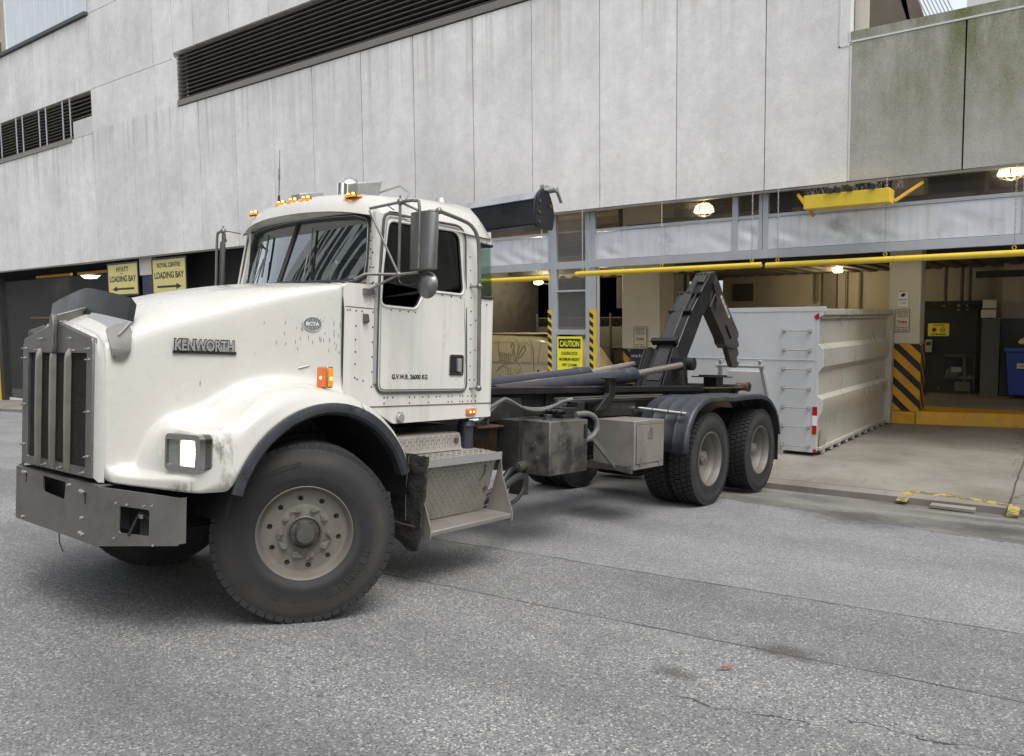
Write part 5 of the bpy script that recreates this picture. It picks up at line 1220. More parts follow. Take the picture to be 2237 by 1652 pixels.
# headlights
for sg in (1, -1):
    A_ = Vector((.703, sg * .915, 1.055)); B_ = Vector((.645, sg * 1.165, 1.055)); d = (B_ - A_).normalized(); nn = Vector((d.y, -d.x, 0)) * sg; Lh = (B_ - A_).length
    if nn.x < 0: nn = -nn
    def hm(u, v, w_): return tuple(A_ + d * u + nn * w_ + Vector((0, 0, v)))
    c = MB(); c.plate(rrect(0, Lh, -.10, .10, .03), [rrect(.012, .105, -.070, .070, .008), rrect(.115, Lh - .035, -.070, .070, .008)], -.05, .028, hm)
    c.plate(rrect(.0, Lh, -.10, .10, .03), [], -.06, -.01, hm)
    hb = c.build('headlight', M['chrome'], T, bevel=.006)
    c = MB(); c.plate(rrect(.012, .105, -.070, .070, .008), [], -.009, .012, hm); c.build('unlit_lens', M['lampoff'], hb, bevel=.004)
    c = MB(); c.plate(rrect(.115, Lh - .035, -.070, .070, .008), [], -.009, .012, hm); ll = c.build('lit_lens', M['lamp'], hb, bevel=.004)
    c = MB(); q0 = hm((.115 + Lh - .035) / 2, 0, .012); c.sphere(q0, .045, 14, 10, (.25, .9, 1.2)); c.build('bulb_glow', M['lampcore'], ll)
    c = MB()
    for k in range(9): u = .018 + k * .0098; c.plate([(u, -.062), (u + .002, -.062), (u + .002, .062), (u, .062)], [], .012, .0145, hm)
    c.build('lens_rib', M['lampoff'], hb)
# raised name letters on the hood side, both sides
for sg in (1, -1):
    rt = Vector((-1, sg * .26, -.004)).normalized() if sg > 0 else Vector((1, .26, 0)).normalized()
    x0 = kx(.514, 1.0) if sg > 0 else .144
    def hs(x, z, o=.014): return Vector((x, sg * (lerp(YS, x) + o), z))
    o0 = hs(.545, 1.605) if sg > 0 else hs(.11, 1.600)
    c = MB(); c.text('KENWORTH', o0, rt, (0, 0, 1), .335, .066, .012, bold=.02)
    bd = c.build('name_badge', M['badge'], T, smooth=False)
    c = MB(); c.text('KENWORTH', o0 + Vector((0, 0, -.005)) - rt * .004, rt, (0, 0, 1), .345, .078, .006, bold=.055); c.build('badge_backing', M['black'], bd, smooth=False)
    c = MB(); c.bar(hs(.55, 1.597, .006), hs(.205, 1.597, .006), .012, .018); c.build('badge_strip', M['black'], bd)
    c = MB(); n_ = Vector((.26, sg * 1, 0)).normalized()
    cc = Vector((-.255, sg * (lerp(YS, -.255) + .003), 1.80)) if True else None
    rr = Vector((-1, sg * .26, 0)).normalized() * (1 if sg > 0 else -1)
    c.add([cc + rr * (.062 * math.cos(t * .2618)) + Vector((0, 0, .046 * math.sin(t * .2618))) + n_ * .003 for t in range(24)], [tuple(range(24))])
    ov = c.build('oval_decal', M['ovalgrey'], T, smooth=False)
    c = MB(); c.text('BCTA', cc - rr * .044 + Vector((0, 0, -.011)) + n_ * .004, rr, (0, 0, 1), .088, .024, .001, bold=.03)
    P_ = [cc + rr * (.062 * math.cos(t * .2618)) + Vector((0, 0, .046 * math.sin(t * .2618))) + n_ * .004 for t in range(24)]; c.tube(P_, .0016, 4, closed=True)
    for k in (-.03, 0, .03): c.tube([cc + rr * k * .8 + Vector((0, 0, -.042)) + n_ * .004, cc + rr * k + Vector((0, 0, -.014)) + n_ * .004], .0007, 4); c.tube([cc + rr * k + Vector((0, 0, .016)) + n_ * .004, cc + rr * k * .8 + Vector((0, 0, .042)) + n_ * .004], .0007, 4)
    c.build('decal_lettering', M['whitetxt'], ov, smooth=False)
    for (xa, za, xb, zb) in ((-.17, 1.515, -.235, 1.535), (-.20, 1.445, -.27, 1.448)):
        c = MB(); a = hs(xa, za, .012); b_ = hs(xb, zb, .012); c.tube([hs(xa, za, 0), a, b_, hs(xb, zb, 0)], .004, 6); c.build('hood_staple', M['chrome'], T)
    # turn signal on the fender
    c = MB(); y0 = sg * .99
    c.bx(-.265, -.22, min(y0, y0 + sg * .09), max(y0, y0 + sg * .09), 1.395, 1.53)
    ts = c.build('turn_signal', M['chrome'], T, bevel=.005)
    c = MB(); c.bx(-.22, -.205, min(y0 + sg * .004, y0 + sg * .086), max(y0 + sg * .004, y0 + sg * .086), 1.40, 1.525); c.build('front_lens', M['orange'], ts, bevel=.004)
    c = MB(); ya = y0 + sg * .09; c.bx(-.26, -.225, min(ya, ya + sg * .01), max(ya, ya + sg * .01), 1.405, 1.52); c.build('side_lens', M['amber'], ts, bevel=.004)
    c = MB(); c.sphere((-.242, ya + sg * .006, 1.455), .012, 10, 6); c.sphere((-.208, y0 + sg * .045, 1.46), .010, 10, 6); c.build('bulb', M['amberlit'], ts)
# paint chips and rust marks on the hood side
c = MB(); random.seed(11)
for i in range(110):
    x = random.uniform(-.44, .12); z = random.uniform(1.45, 1.98); l = random.uniform(.006, .045)
    if random.random() < .4: x = random.uniform(-.44, -.25)
    y = lerp(YS, x) + .0022
    if z > lerp(ZT, x) - .26: continue
    c.add([(x, y, z), (x + .003, y - .0008, z + l * .5), (x, y, z + l), (x - .003, y + .0008, z + l * .5)], [(0, 1, 2, 3)])
for x, z, l in ((.28, 1.40, .05), (.40, 1.39, .045), (.30, 1.36, .03), (.62, 1.1, .02)): y = lerp(YS, x) + .004; c.add([(x, y, z), (x + .005, y, z + l * .5), (x, y, z + l), (x - .005, y, z + l * .5)], [(0, 1, 2, 3)])
c.build('paint_chip', M['chip'], hood, smooth=False)

# ---- cab
sideo = P1([(-.385, 1.30), (-.385, 2.05), (-.42, 2.075), (-.66, 2.085)]) + [(-.735, 2.12), (-.75, 2.60)] + P1([(-1.60, 2.60), (-1.86, 2.60), (-1.875, 2.515), (-1.716, 2.512), (-1.716, 2.092), (-1.875, 2.095), (-1.882, 1.16), (-.84, 1.145), (-.60, 1.27)])
glasso = roundpoly(P1([(-.80, 2.535), (-1.515, 2.565), (-1.540, 2.10), (-1.125, 2.095), (-1.04, 1.955), (-.715, 1.955), (-.728, 2.161)], 1.0176), [.05, .09, .05, .02, .04, .05, .05], 5)
dooro = roundpoly(P1([(-.765, 2.59), (-1.585, 2.62), (-1.598, 1.36), (-.690, 1.36), (-.690, 2.05)], 1.0176), [.06, .12, .07, .07, .2], 6)
cen = Vector((sum(p[0] for p in glasso) / len(glasso), sum(p[1] for p in glasso) / len(glasso)))
def grow(poly, d):
    out = []; m = len(poly)
    for i in range(m):
        a = Vector(poly[i - 1]); b_ = Vector(poly[(i + 1) % m]); t = (b_ - a); t.normalize(); n_ = Vector((t.y, -t.x))
        out.append(tuple(Vector(poly[i]) + n_ * d))
    return out
ar = sum(glasso[i - 1][0] * glasso[i][1] - glasso[i][0] * glasso[i - 1][1] for i in range(len(glasso)))
gs = 1 if ar > 0 else -1
ar2 = sum(dooro[i - 1][0] * dooro[i][1] - dooro[i][0] * dooro[i - 1][1] for i in range(len(dooro))); ds_ = 1 if ar2 > 0 else -1
cabp = None
for sg in (1, -1):
    if sg < 0: sideo = [(-.82 if (-.76 < x < -.73) else x, z) for x, z in sideo]
    sm = lambda u, v, w_: (u, sg * (ysd(v, u, sg) + w_), v)
    c = MB(); c.plate(sideo, [grow(glasso, gs * .03)], -.03, 0, sm)
    side = c.build('cab_side', M['cabwhite'], T, ang=30)
    c = MB(); c.plate(dooro, [glasso], -.02, .010, sm)
    dr = c.build('door', M['cabwhite'], T, ang=30)
    c = MB(); c.tube([sm(x, z, .006) for x, z in dooro], .011, 6, closed=True); c.build('door_seal', M['hub'], dr)
    c = MB(); c.tube([sm(x, z, .014) for x, z in grow(dooro, -ds_ * .022)], .004, 6, closed=True); c.build('door_edge', M['badge'], dr)
    c = MB(); c.tube([sm(x, z, .010) for x, z in grow(glasso, gs * .008)], .010, 8, closed=True); c.build('window_frame', M['cabwhite'], dr)
    c = MB(); c.tube([sm(x, z, .006) for x, z in glasso], .007, 6, closed=True); c.build('window_seal', M['seal'], dr)
    c = MB(); c.plate(glasso, [], -.008, -.004, sm); c.build('window', M['dkglass'], dr, smooth=False)
    c = MB(); hx, hz_ = kx(-1.455), kz(1.56)
    c.plate(rrect(hx - .08, hx + .08, hz_ - .08, hz_ + .08, .02), [rrect(hx - .06, hx + .065, hz_ - .065, hz_ + .065, .015)], .010, .018, sm)
    hd = c.build('door_handle', M['chrome'], dr, bevel=.003)
    c = MB(); c.plate(rrect(hx - .06, hx + .065, hz_ - .065, hz_ + .065, .015), [], .0102, .0115, sm); c.build('handle_recess', M['black'], hd)
    c = MB(); c.plate(rrect(hx - .045, hx - .005, hz_ - .05, hz_ + .052, .008), [], .012, .028, sm); c.build('handle_lever', M['badge'], hd, bevel=.003)
    c = MB(); tx0 = kx(-.806) if sg > 0 else kx(-1.154)
    c.text('G.V.W.R. 26000 KG', (tx0, sg * (FY + .0105), kz(1.452)), (-sg, 0, 0), (0, 0, 1), .355, .036, .002, bold=.035); c.build('weight_lettering', M['letters'], dr, smooth=False)
    # hinge line
    c = MB(); c.tube([sm(x, z, .008) for x, z in P1([(-.675, 2.10), (-.672, 1.9), (-.672, 1.42)], 1.0176)], .012, 8); c.build('hinge', M['badge'], dr)
    # rivets
    c = MB(); rv = []
    rv += [(-.50, z) for z in (1.90, 1.80, 1.71, 1.63, 1.55, 1.46)] + [(-.43, 1.90), (-.45, 1.902), (-.55, 1.90), (-.52, 1.45), (-.57, 1.44)]
    rv += [(-.645, 1.40 + i * .10) for i in range(11)] + [(-.62 - .004 * i, 2.2 + i * .06) for i in range(5)]
    rv += [(-1.635, 1.45 + i * .105) for i in range(10)] + [(-1.69, 1.45 + i * .23) for i in range(3)]
    for x in (-.76, -.79, -.84, -1.0, -1.05, -1.13, -1.19, -1.27, -1.31, -1.40, -1.44, -1.53, -1.56, -1.62, -1.66, -1.71): rv += [(x, 1.325)] + ([(x, 1.285)] if random.random() < .75 else [])
    for x in (-.80, -.88, -.96, -1.03, -1.2, -1.3, -1.4, -1.5): rv.append((x, 1.925 if x > -1.05 else 2.07))
    rv += [(-1.75, 2.6), (-1.80, 2.6), (-1.85, 2.6), (-1.72, 2.52), (-1.78, 2.53), (-1.84, 2.535), (-1.75, 2.05), (-1.82, 2.04)]
    rv += [(-.9 + -.09 * i, 2.60) for i in range(7)]
    for x, z in rv:
        X, Z = kx(x, 1.02), kz(z, 1.02); y = ysd(Z, X, sg) + (.009 if -1.6 < x < -.70 and 1.36 < z < 2.58 else -.001)
        c.cyl((X, sg * y, Z), (X, sg * (y + .004), Z), .0075, .005, 8)
    if sg > 0: c.build('rivet', M['rivet'], side, sep=1)
    c = MB(); c.bar((kx(-.60), sg * (FY + .002), kz(1.266)), (kx(-1.88), sg * (FY + .002), kz(1.268)), .004, .006); c.bar((kx(-.40), sg * (FY + .001), kz(1.922)), (kx(-.68), sg * (FY + .001), kz(1.922)), .003, .004); c.build('panel_seam', M['rivet'], side)
    c = MB(); c.cyl((kx(-.895), sg * FY, kz(1.185)), (kx(-.895), sg * (FY + .025), kz(1.185)), .036, .032, 20); c.bx(kx(-.895) - .015, kx(-.895) + .015, min(sg * FY, sg * (FY + .02)), max(sg * FY, sg * (FY + .02)), kz(1.185) + .03, kz(1.185) + .045); c.build('filler_cap', M['badge'], side, bevel=.004)
    c = MB(); mx_, mz = kx(-1.638), kz(1.204); y0 = sg * FY; c.bx(mx_ - .055, mx_ + .055, min(y0, y0 + sg * .008), max(y0, y0 + sg * .008), mz - .026, mz + .026); ml = c.build('side_marker', M['chrome'], side, bevel=.003)
    c = MB(); c.bx(mx_ - .05, mx_ + .05, min(y0, y0 + sg * .024), max(y0, y0 + sg * .024), mz - .022, mz + .022); c.build('lens', M['orange'], ml, bevel=.006)
    c = MB(); c.sphere((mx_ - .02, y0 + sg * .022, mz), .009, 8, 6); c.sphere((mx_ + .022, y0 + sg * .022, mz), .009, 8, 6); c.build('bulb', M['amberlit'], ml)
    c = MB(); c.cyl((kx(-.56), sg * FY, kz(1.86)), (kx(-.56), sg * (FY + .02), kz(1.86)), .012, None, 8); c.hexa([(kx(-.585), sg * (FY + .004), kz(1.82)), (kx(-.545), sg * (FY + .004), kz(1.82)), (kx(-.545), sg * (FY + .03), kz(1.83)), (kx(-.585), sg * (FY + .03), kz(1.83)), (kx(-.585), sg * (FY + .004), kz(1.885)), (kx(-.545), sg * (FY + .004), kz(1.885)), (kx(-.545), sg * (FY + .02), kz(1.88)), (kx(-.585), sg * (FY + .02), kz(1.88))]); c.build('hood_catch', M['hub'], side, bevel=.003)
    # rear corner window with rubber frame
    c = MB(); xa, xb, za, zb = kx(-1.718), kx(-1.872), kz(2.094), kz(2.51)
    c.plate(rrect(xb - .01, xa, za, zb, .035), [], -.012, -.006, sm)
    c.hexa([(xb - .012, sg * (FY - .02), za + .02), (xb - .004, sg * (FY - .02), za + .02), (xb - .004, sg * .57, za + .02), (xb - .012, sg * .57, za + .02), (xb - .012, sg * (FY - .05), zb - .02), (xb - .004, sg * (FY - .05), zb - .02), (xb - .004, sg * .57, zb - .02), (xb - .012, sg * .57, zb - .02)])
    qw = c.build('corner_window', M['grglass'], T, smooth=False)
    c = MB(); c.tube([sm(xb, zb, .0), sm(xa - .02, zb, .002), sm(xa, zb - .03, .002), sm(xa, za + .03, .002), sm(xa - .03, za, .002), sm(xb, za, .0)], .012, 8, smooth=3)
    c.tube([(xb - .008, sg * (FY - .005), za), (xb - .008, sg * .57, za), (xb - .008, sg * .56, zb), (xb - .008, sg * (FY - .02), zb)], .013, 8); c.build('window_seal', M['seal'], qw)
    # grab bar
    c = MB(); g_ = [(kx(-1.25, 1.0126), sg * .965, kz(2.68, 1.0126)), (kx(-1.5, 1.0126), sg * .968, kz(2.652, 1.0126)), (kx(-1.60, 1.0126), sg * .972, kz(2.625, 1.0126)), (kx(-1.665, 1.0126), sg * .98, kz(2.55, 1.0126)), (kx(-1.69, 1.0126), sg * .98, kz(2.40, 1.0126)), (kx(-1.70, 1.0126), sg * .985, kz(2.0, 1.0126)), (kx(-1.712, 1.0126), sg * .985, kz(1.385, 1.0126))]
    c.tube(g_, .015, 10, smooth=4)
    for q in (g_[0], g_[-1], (g_[5][0] + .004, g_[5][1], kz(2.165))): c.sphere(q, .026, 12, 8); c.cyl(q, (q[0] + .045, sg * (FY - .03 if q[2] > 2.5 else FY - .005), q[2]), .010, None, 8)
    c.build('grab_bar', M['bareal'], T)
# cab back, floor, interior
c = MB(); xr = kx(-1.882)
c.plate([(-.90, kz(1.15)), (.90, kz(1.15)), (.93, kz(1.2)), (.93, kz(2.09)), (.56, kz(2.09)), (.55, kz(2.51)), (.90, kz(2.52)), (.89, kz(2.62)), (-.89, kz(2.62)), (-.90, kz(2.52)), (-.55, kz(2.51)), (-.56, kz(2.09)), (-.93, kz(2.09)), (-.93, kz(1.2))], [], xr, xr + .02, lambda u, v, w_: (w_, u, v))
c.build('cab_back', M['cabwhite'], T)
c = MB(); c.bx(xr + .03, -.50, -.90, .90, 1.20, 1.25); c.bx(xr + .021, xr + .03, -.54, .54, 1.25, 2.62); c.build('cab_lining', M['interior'], T)
c = MB(); c.hexa([(-.98, -.88, 1.75), (-.70, -.88, 1.75), (-.70, .88, 1.75), (-.98, .88, 1.75), (-.92, -.88, 2.06), (-.66, -.80, 2.10), (-.66, .80, 2.10), (-.92, .88, 2.06)]); c.bx(-.95, -.75, -.25, .1, 2.05, 2.14); dsh = c.build('dashboard', M['interior'], T, bevel=.02)
c = MB(); c.bx(-.90, -.78, .05, .22, 2.08, 2.15); c.build('dash_box', M['red'], dsh, bevel=.02)
c = MB(); c.bx(-.88, -.75, -.45, -.2, 2.07, 2.10); c.build('dash_papers', M['whitetxt'], dsh)
for y in (.42, -.45):
    c = MB(); c.bx(-1.65, -1.2, y - .24, y + .24, 1.55, 1.70); c.bx(-1.22 - .52, -1.55, y - .23, y + .23, 1.68, 2.30); c.bx(-1.72, -1.6, y - .13, y + .13, 2.30, 2.45); c.build('seat', M['seat'], T, bevel=.05)
c = MB(); cen_ = Vector((-1.06, .42, 2.0)); u_ = Vector((0, 1, 0)); v_ = Vector((.5, 0, .85)).normalized(); c.tube([cen_ + u_ * (.23 * math.cos(t * math.pi / 14)) + v_ * (.23 * math.sin(t * math.pi / 14)) for t in range(28)], .014, 8, closed=True)
for t in (0.3, 2.8, 4.7): c.tube([cen_, cen_ + u_ * (.22 * math.cos(t)) + v_ * (.22 * math.sin(t))], .012, 6)
c.sphere(cen_, .05, 10, 8); c.cyl(cen_, (-.85, .42, 1.85), .025); c.build('steering_wheel', M['badge'], T)
# windscreen: swept panes in a rubber frame
def wsx(y, v):  # v 0 bottom .. 1 top
    s_ = (abs(y) / .74) ** 2
    return (-.605 - .205 * s_) * (1 - v) + (-.785 - .105 * s_) * v
def wsz(y, v): return 2.125 + .50 * v - .01 * (abs(y) / .8) ** 2 * v
def wsm(u, v, w_):
    q = u * (.965 - .055 * v)
    return (wsx(q, v) + w_, q, wsz(u, v))
def frame_poly(y0, y1, v0, v1, r):
    return roundpoly([(y0, v0), (y1, v0), (y1, v1), (y0, v1)], r, 5)
def dense(poly, n=4):
    out = []
    for i in range(len(poly)):
        a, b_ = poly[i], poly[(i + 1) % len(poly)]; d = math.hypot(b_[0] - a[0], b_[1] - a[1]); k = max(1, int(d / .08))
        for j in range(k): out.append((a[0] + (b_[0] - a[0]) * j / k, a[1] + (b_[1] - a[1]) * j / k))
    return out
fr = None
for sg in (1, -1):
    c = MB(); n_ = 14; rows = []
    for i in range(n_ + 1):
        y = sg * (.0 + .77 * i / n_); rows.append([wsm(y, j / 6, 0) for j in range(7)])
    c.loft(rows); c.build('windscreen', M['glass'], T, ang=80)
c = MB()
lo = [(-.77, .12), (-.70, .03), (-.6, .0)] + [(-.5 + i * .125, 0) for i in range(9)] + [(.6, .0), (.70, .03), (.77, .12), (.78, .3), (.78, .6), (.775, .85), (.75, .95), (.65, 1.0)] + [(.5 - i * .125, 1) for i in range(9)] + [(-.65, 1), (-.75, .95), (-.775, .85), (-.78, .6), (-.78, .3)]
c.tube([wsm(u, v, .006) for u, v in lo], .022, 8, closed=True)
c.tube([wsm(0, v / 6, .008) for v in range(7)], .014, 8)
wf = c.build('windscreen_seal', M['seal'], T)
c = MB(); c.tube([(p[0] + .004, p[1] * 1.0, p[2]) for p in [wsm(u * 1.0, v, .022) for u, v in lo]], .003, 5, closed=True); c.build('bright_trim', M['badge'], wf)
# corner posts between windscreen and door
for sg in (1, -1):
    c = MB(); S_ = []
    for v in (-.02, .2, .4, .6, .8, 1.05):
        a = wsm(sg * .77, v, 0); z = a[2]; fx = (-.735 if sg > 0 else -.80) - .015 * v
        yy = ysd(z, fx, sg); S_.append([(a[0], a[1], z), (a[0] + .015, a[1] + sg * .03, z), (a[0] + .035, a[1] + sg * .09, z), (fx - .005, sg * (yy - .03), z), (fx - .012, sg * (yy - .006), z), (fx - .03, sg * (yy + .002), z)])
    c.loft(S_); c.build('corner_post', M['cabwhite'], T, ang=60)
# cowl
c = MB(); c.loft([[(-.43, y, lerp(ZT, -.44) - .018 - .06 * (abs(y) / .93) ** 6), (-.52, y, 2.10 - .02 * (abs(y) / .93) ** 6), (wsx(min(.72, abs(y)), 0) + .08, y, 2.105 - .02 * (abs(y) / .9) ** 2), (wsx(min(.72, abs(y)), 0) - .01, y, 2.118 - .02 * (abs(y) / .9) ** 3), (wsx(min(.72, abs(y)), 0) - .06, y, 2.09)] for y in [(-.92 + 1.84 * i / 20) for i in range(21)]]); c.build('cowl', M['cabwhite'], T)
# wipers
for y0, tilt in ((-.28, -.18), (.30, -.10)):
    c = MB(); a = wsm(y0, .0, .03); b_ = wsm(y0 + tilt * .3, .45, .03); d_ = wsm(y0 + tilt, .85, .03)
    c.tube([a, wsm(y0 + .02, .02, .05), b_], .006, 6); c.build('wiper_arm', M['black'], wf)
    c = MB(); c.bar(wsm(y0 + tilt * .0 + .03, .15, .03), wsm(y0 + tilt * .62, .85, .026), .010, .016); c.build('wiper_blade', M['black'], wf)
c = MB(); c.add([wsm(.68, .72, .003), wsm(.735, .72, .003), wsm(.735, .83, .003), wsm(.68, .83, .003)], [(0, 1, 2, 3)]); c.build('windscreen_sticker', M['grglass'], wf, smooth=False)
# roof cap with overhanging brow
c = MB(); S_ = []
def brow(y): return -.640 - .20 * (abs(y) / .86) ** 2
NY = 22
for s_ in (-.001, .0, .02, .05, .10, .20, .35, .55, .80, 1.05, 1.22, 1.28, 1.31, 1.325):
    row = []
    for i in range(NY + 1):
        t = -1 + 2 * i / NY; y = t * (.86 + .055 * min(1, s_ / .12)); at = abs(t)
        bx_ = brow(y); k = min(1, max(0, s_ / .9)); xr_ = kx(-1.872)
        x = bx_ + s_ * ((xr_ - bx_) / -1.325) * -1
        zcn = lerp([(0, 2.648), (-.02, 2.70), (-.05, 2.745), (-.10, 2.785), (-.20, 2.815), (-.35, 2.835), (-.55, 2.865), (-.80, 2.885), (-1.05, 2.90), (-1.22, 2.895), (-1.28, 2.86), (-1.31, 2.78), (-1.325, 2.60)], -s_)
        side_drop = .075 * at ** 2.2 + (.0 if at < .8 else ((at - .8) / .2) ** 2 * .23)
        f = min(1, s_ / .30); lipd = -.0 + .012 * at * at
        z = zcn - side_drop * f - lipd - (.06 * at ** 4) * (1 - f)
        row.append((x, y, max(z, 2.585 if s_ > .15 else 2.60)))
    S_.append(row)
c.loft(S_)
ur = [[(p[0] - .0, p[1] * .995, p[2] - .004) for p in S_[0]], [(p[0] - .10, p[1] * .97, 2.635) for p in S_[0]], [(p[0] - .18, p[1] * .95, 2.62) for p in S_[0]]]
c.loft(ur)
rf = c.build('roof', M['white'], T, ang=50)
for y, x, z in ((.60, -.80, 2.748), (-.60, -.80, 2.745), (0, -.742, 2.768), (.155, -.745, 2.766), (-.155, -.745, 2.764)):
    c = MB(); c.plate(roundpoly([(-.068, -.02), (.068, -.02), (.05, .02), (-.05, .02)], .02), [], -.01, .012, lambda u, v, w_: (x - w_ * .2 + .02, y + u, z + v + .004 - .0)); b0 = c.build('clearance_light', M['black'], rf, bevel=.004)
    c = MB(); S_ = []
    for u, hh in ((-.058, .006), (-.045, .022), (-.02, .03), (0, .027), (.02, .03), (.045, .022), (.058, .006)):
        S_.append([(x + .045, y + u, z - .012), (x + .04, y + u, z - .012 + hh * .8), (x + .01, y + u, z - .012 + hh * 1.0), (x - .06, y + u, z + hh * .4)])
    c.loft(S_, capa=True, capb=True); c.build('amber_lens', M['amber'], b0)
    c = MB(); c.sphere((x + .028, y - .025, z + .013), .011, 8, 6); c.sphere((x + .028, y + .028, z + .013), .011, 8, 6); c.build('bulb', M['amberlit'], b0)
for y in (.30, -.42):
    c = MB(); x = -1.16; z = 2.87 if y > 0 else 2.875
    c.hexa([(x - .10, y - .05, z - .02), (x + .10, y - .05, z - .02), (x + .10, y + .05, z - .02), (x - .10, y + .05, z - .02), (x - .13, y - .062, z + .12), (x + .12, y - .062, z + .06), (x + .12, y + .062, z + .06), (x - .13, y + .062, z + .12)]); c.build('roof_vent', M['badge'], rf, bevel=.01)
c = MB(); c.tube([(-1.28, .34, 2.90), (-1.30, .55, 2.93), (-1.1, .86, 2.80), (-.86, 1.08, 2.68)], .009, 8); c.build('roof_rod', M['badge'], rf)
c = MB(); c.cyl((-1.24, -.93, 2.60), (-1.24, -.93, 3.02), .013, .010, 8); c.cyl((-1.24, -.93, 3.02), (-1.24, -.93, 3.20), .004, None, 6); c.cyl((-1.24, -.93, 3.2), (-1.24, -.93, 3.42), .0025, None, 5)
c.tube([(-1.24 + .012 * math.cos(t * .8), -.93 + .012 * math.sin(t * .8), 3.16 + t * .0022) for t in range(44)], .002, 4); c.build('antenna', M['black'], rf)
# mirrors
for sg in (1, -1):
    mr_ = MB(); S_ = []
    x = -.90; y0, y1 = (1.112, 1.35) if sg > 0 else (1.19, 1.27)
    if sg < 0: y0, y1 = 1.21, 1.245
    pr = [(x, y0), (x + .03, y0 + .004), (x + (.055 if sg > 0 else .035), y0 + (.035 if sg > 0 else .008)), (x + (.060 if sg > 0 else .036), (y0 + y1) / 2), (x + (.055 if sg > 0 else .035), y1 - (.035 if sg > 0 else .008)), (x + .03, y1 - .004), (x, y1)]
    S_ = [[(px, sg * py, z) for px, py in pr] for z in (2.195, 2.575)]
    mr_.loft(S_, closed=True, capa=True, capb=True); mr_.plate([(p[0], p[1]) for p in pr], [], 2.575, 2.585, lambda u, v, w_: (u, sg * v, w_))
    mh = mr_.build('mirror', M['mirrorback'] if sg > 0 else M['hub'], T, bevel=.004, ang=50)
    c = MB(); c.bx(x - .008, x - .002, min(sg * (y0 + .006), sg * (y1 - .006)), max(sg * (y0 + .006), sg * (y1 - .006)), 2.21, 2.57); c.build('mirror_glass', M['shiny'], mh)
    if sg > 0: c = MB(); c.lathe([(0, .045), (.03, .042), (.07, .025), (.09, 0), (.092, -.012), (0, -.014)], (x + .0, sg * 1.255, 2.095), 'x', 28); c.build('round_mirror', M['mirrorback'], mh)
    c = MB()
    ap = (-.80, sg * 1.084, 2.655); jn = (-.80, sg * 1.084, 2.165)
    c.tube([(-.70, sg * .89, 2.615), ap], .010, 8); c.tube([ap, (-.82, sg * 1.15, 2.66), (-.83, sg * 1.20, 2.655), (-.835, sg * 1.235, 2.61), (-.835, sg * 1.235, 2.2)], .011, 8, smooth=3)
    c.tube([ap, (-.80, sg * 1.087, 2.5), jn], .010, 8); c.tube([(-.57, sg * .90, 2.115), (-.62, sg * .95, 2.155), jn, (-.84, sg * 1.23, 2.175)], .010, 8)
    c.tube([(-.70, sg * .89, 2.60), jn], .008, 8); c.tube([jn, (-.66, sg * .94, 2.05)], .009, 8); c.tube([ap, (-.9, sg * 1.2, 2.59)], .008, 8); c.tube([ap, (-.80, sg * 1.084, 2.70)], .006, 6)
    c.bx(-.70, -.62, min(sg * .93, sg * .96), max(sg * .93, sg * .96), 2.02, 2.06); c.sphere(ap, .024, 10, 8); c.sphere(jn, .022, 10, 8)
    c.build('mirror_arm', M['bareal'], mh)
    c = MB(); c.tube([(-.84, sg * 1.24, 2.17), (-.85, sg * 1.23, 2.12), (-.82, sg * 1.17, 2.09), (-.80, sg * 1.1, 2.11), jn], .004, 5, smooth=4); c.tube([ap, (-.78, sg * .98, 2.64), (-.88, sg * .94, 2.63)], .004, 5); c.build('mirror_cable', M['black'], mh)
# exhaust stack
c = MB(); c.tube([(-2.0, -.98, 1.3), (-2.0, -.98, 3.12), (-2.005, -.98, 3.20), (-2.03, -.98, 3.26), (-2.08, -.98, 3.29), (-2.13, -.98, 3.265), (-2.16, -.98, 3.215)], .066, 16, smooth=3); ex = c.build('exhaust_stack', M['shiny'], T)
c = MB(); c.cyl((-2.0, -.98, 1.4), (-2.0, -.98, 2.5), .09, None, 20); c.build('heat_shield', M['mirrorback'], ex)
c = MB(); c.lathe([(.0, .05), (.04, .045), (.055, 0)], (-1.75, .55, 2.87), 'z', 16); c.build('roof_beacon_cap', M['badge'], rf)

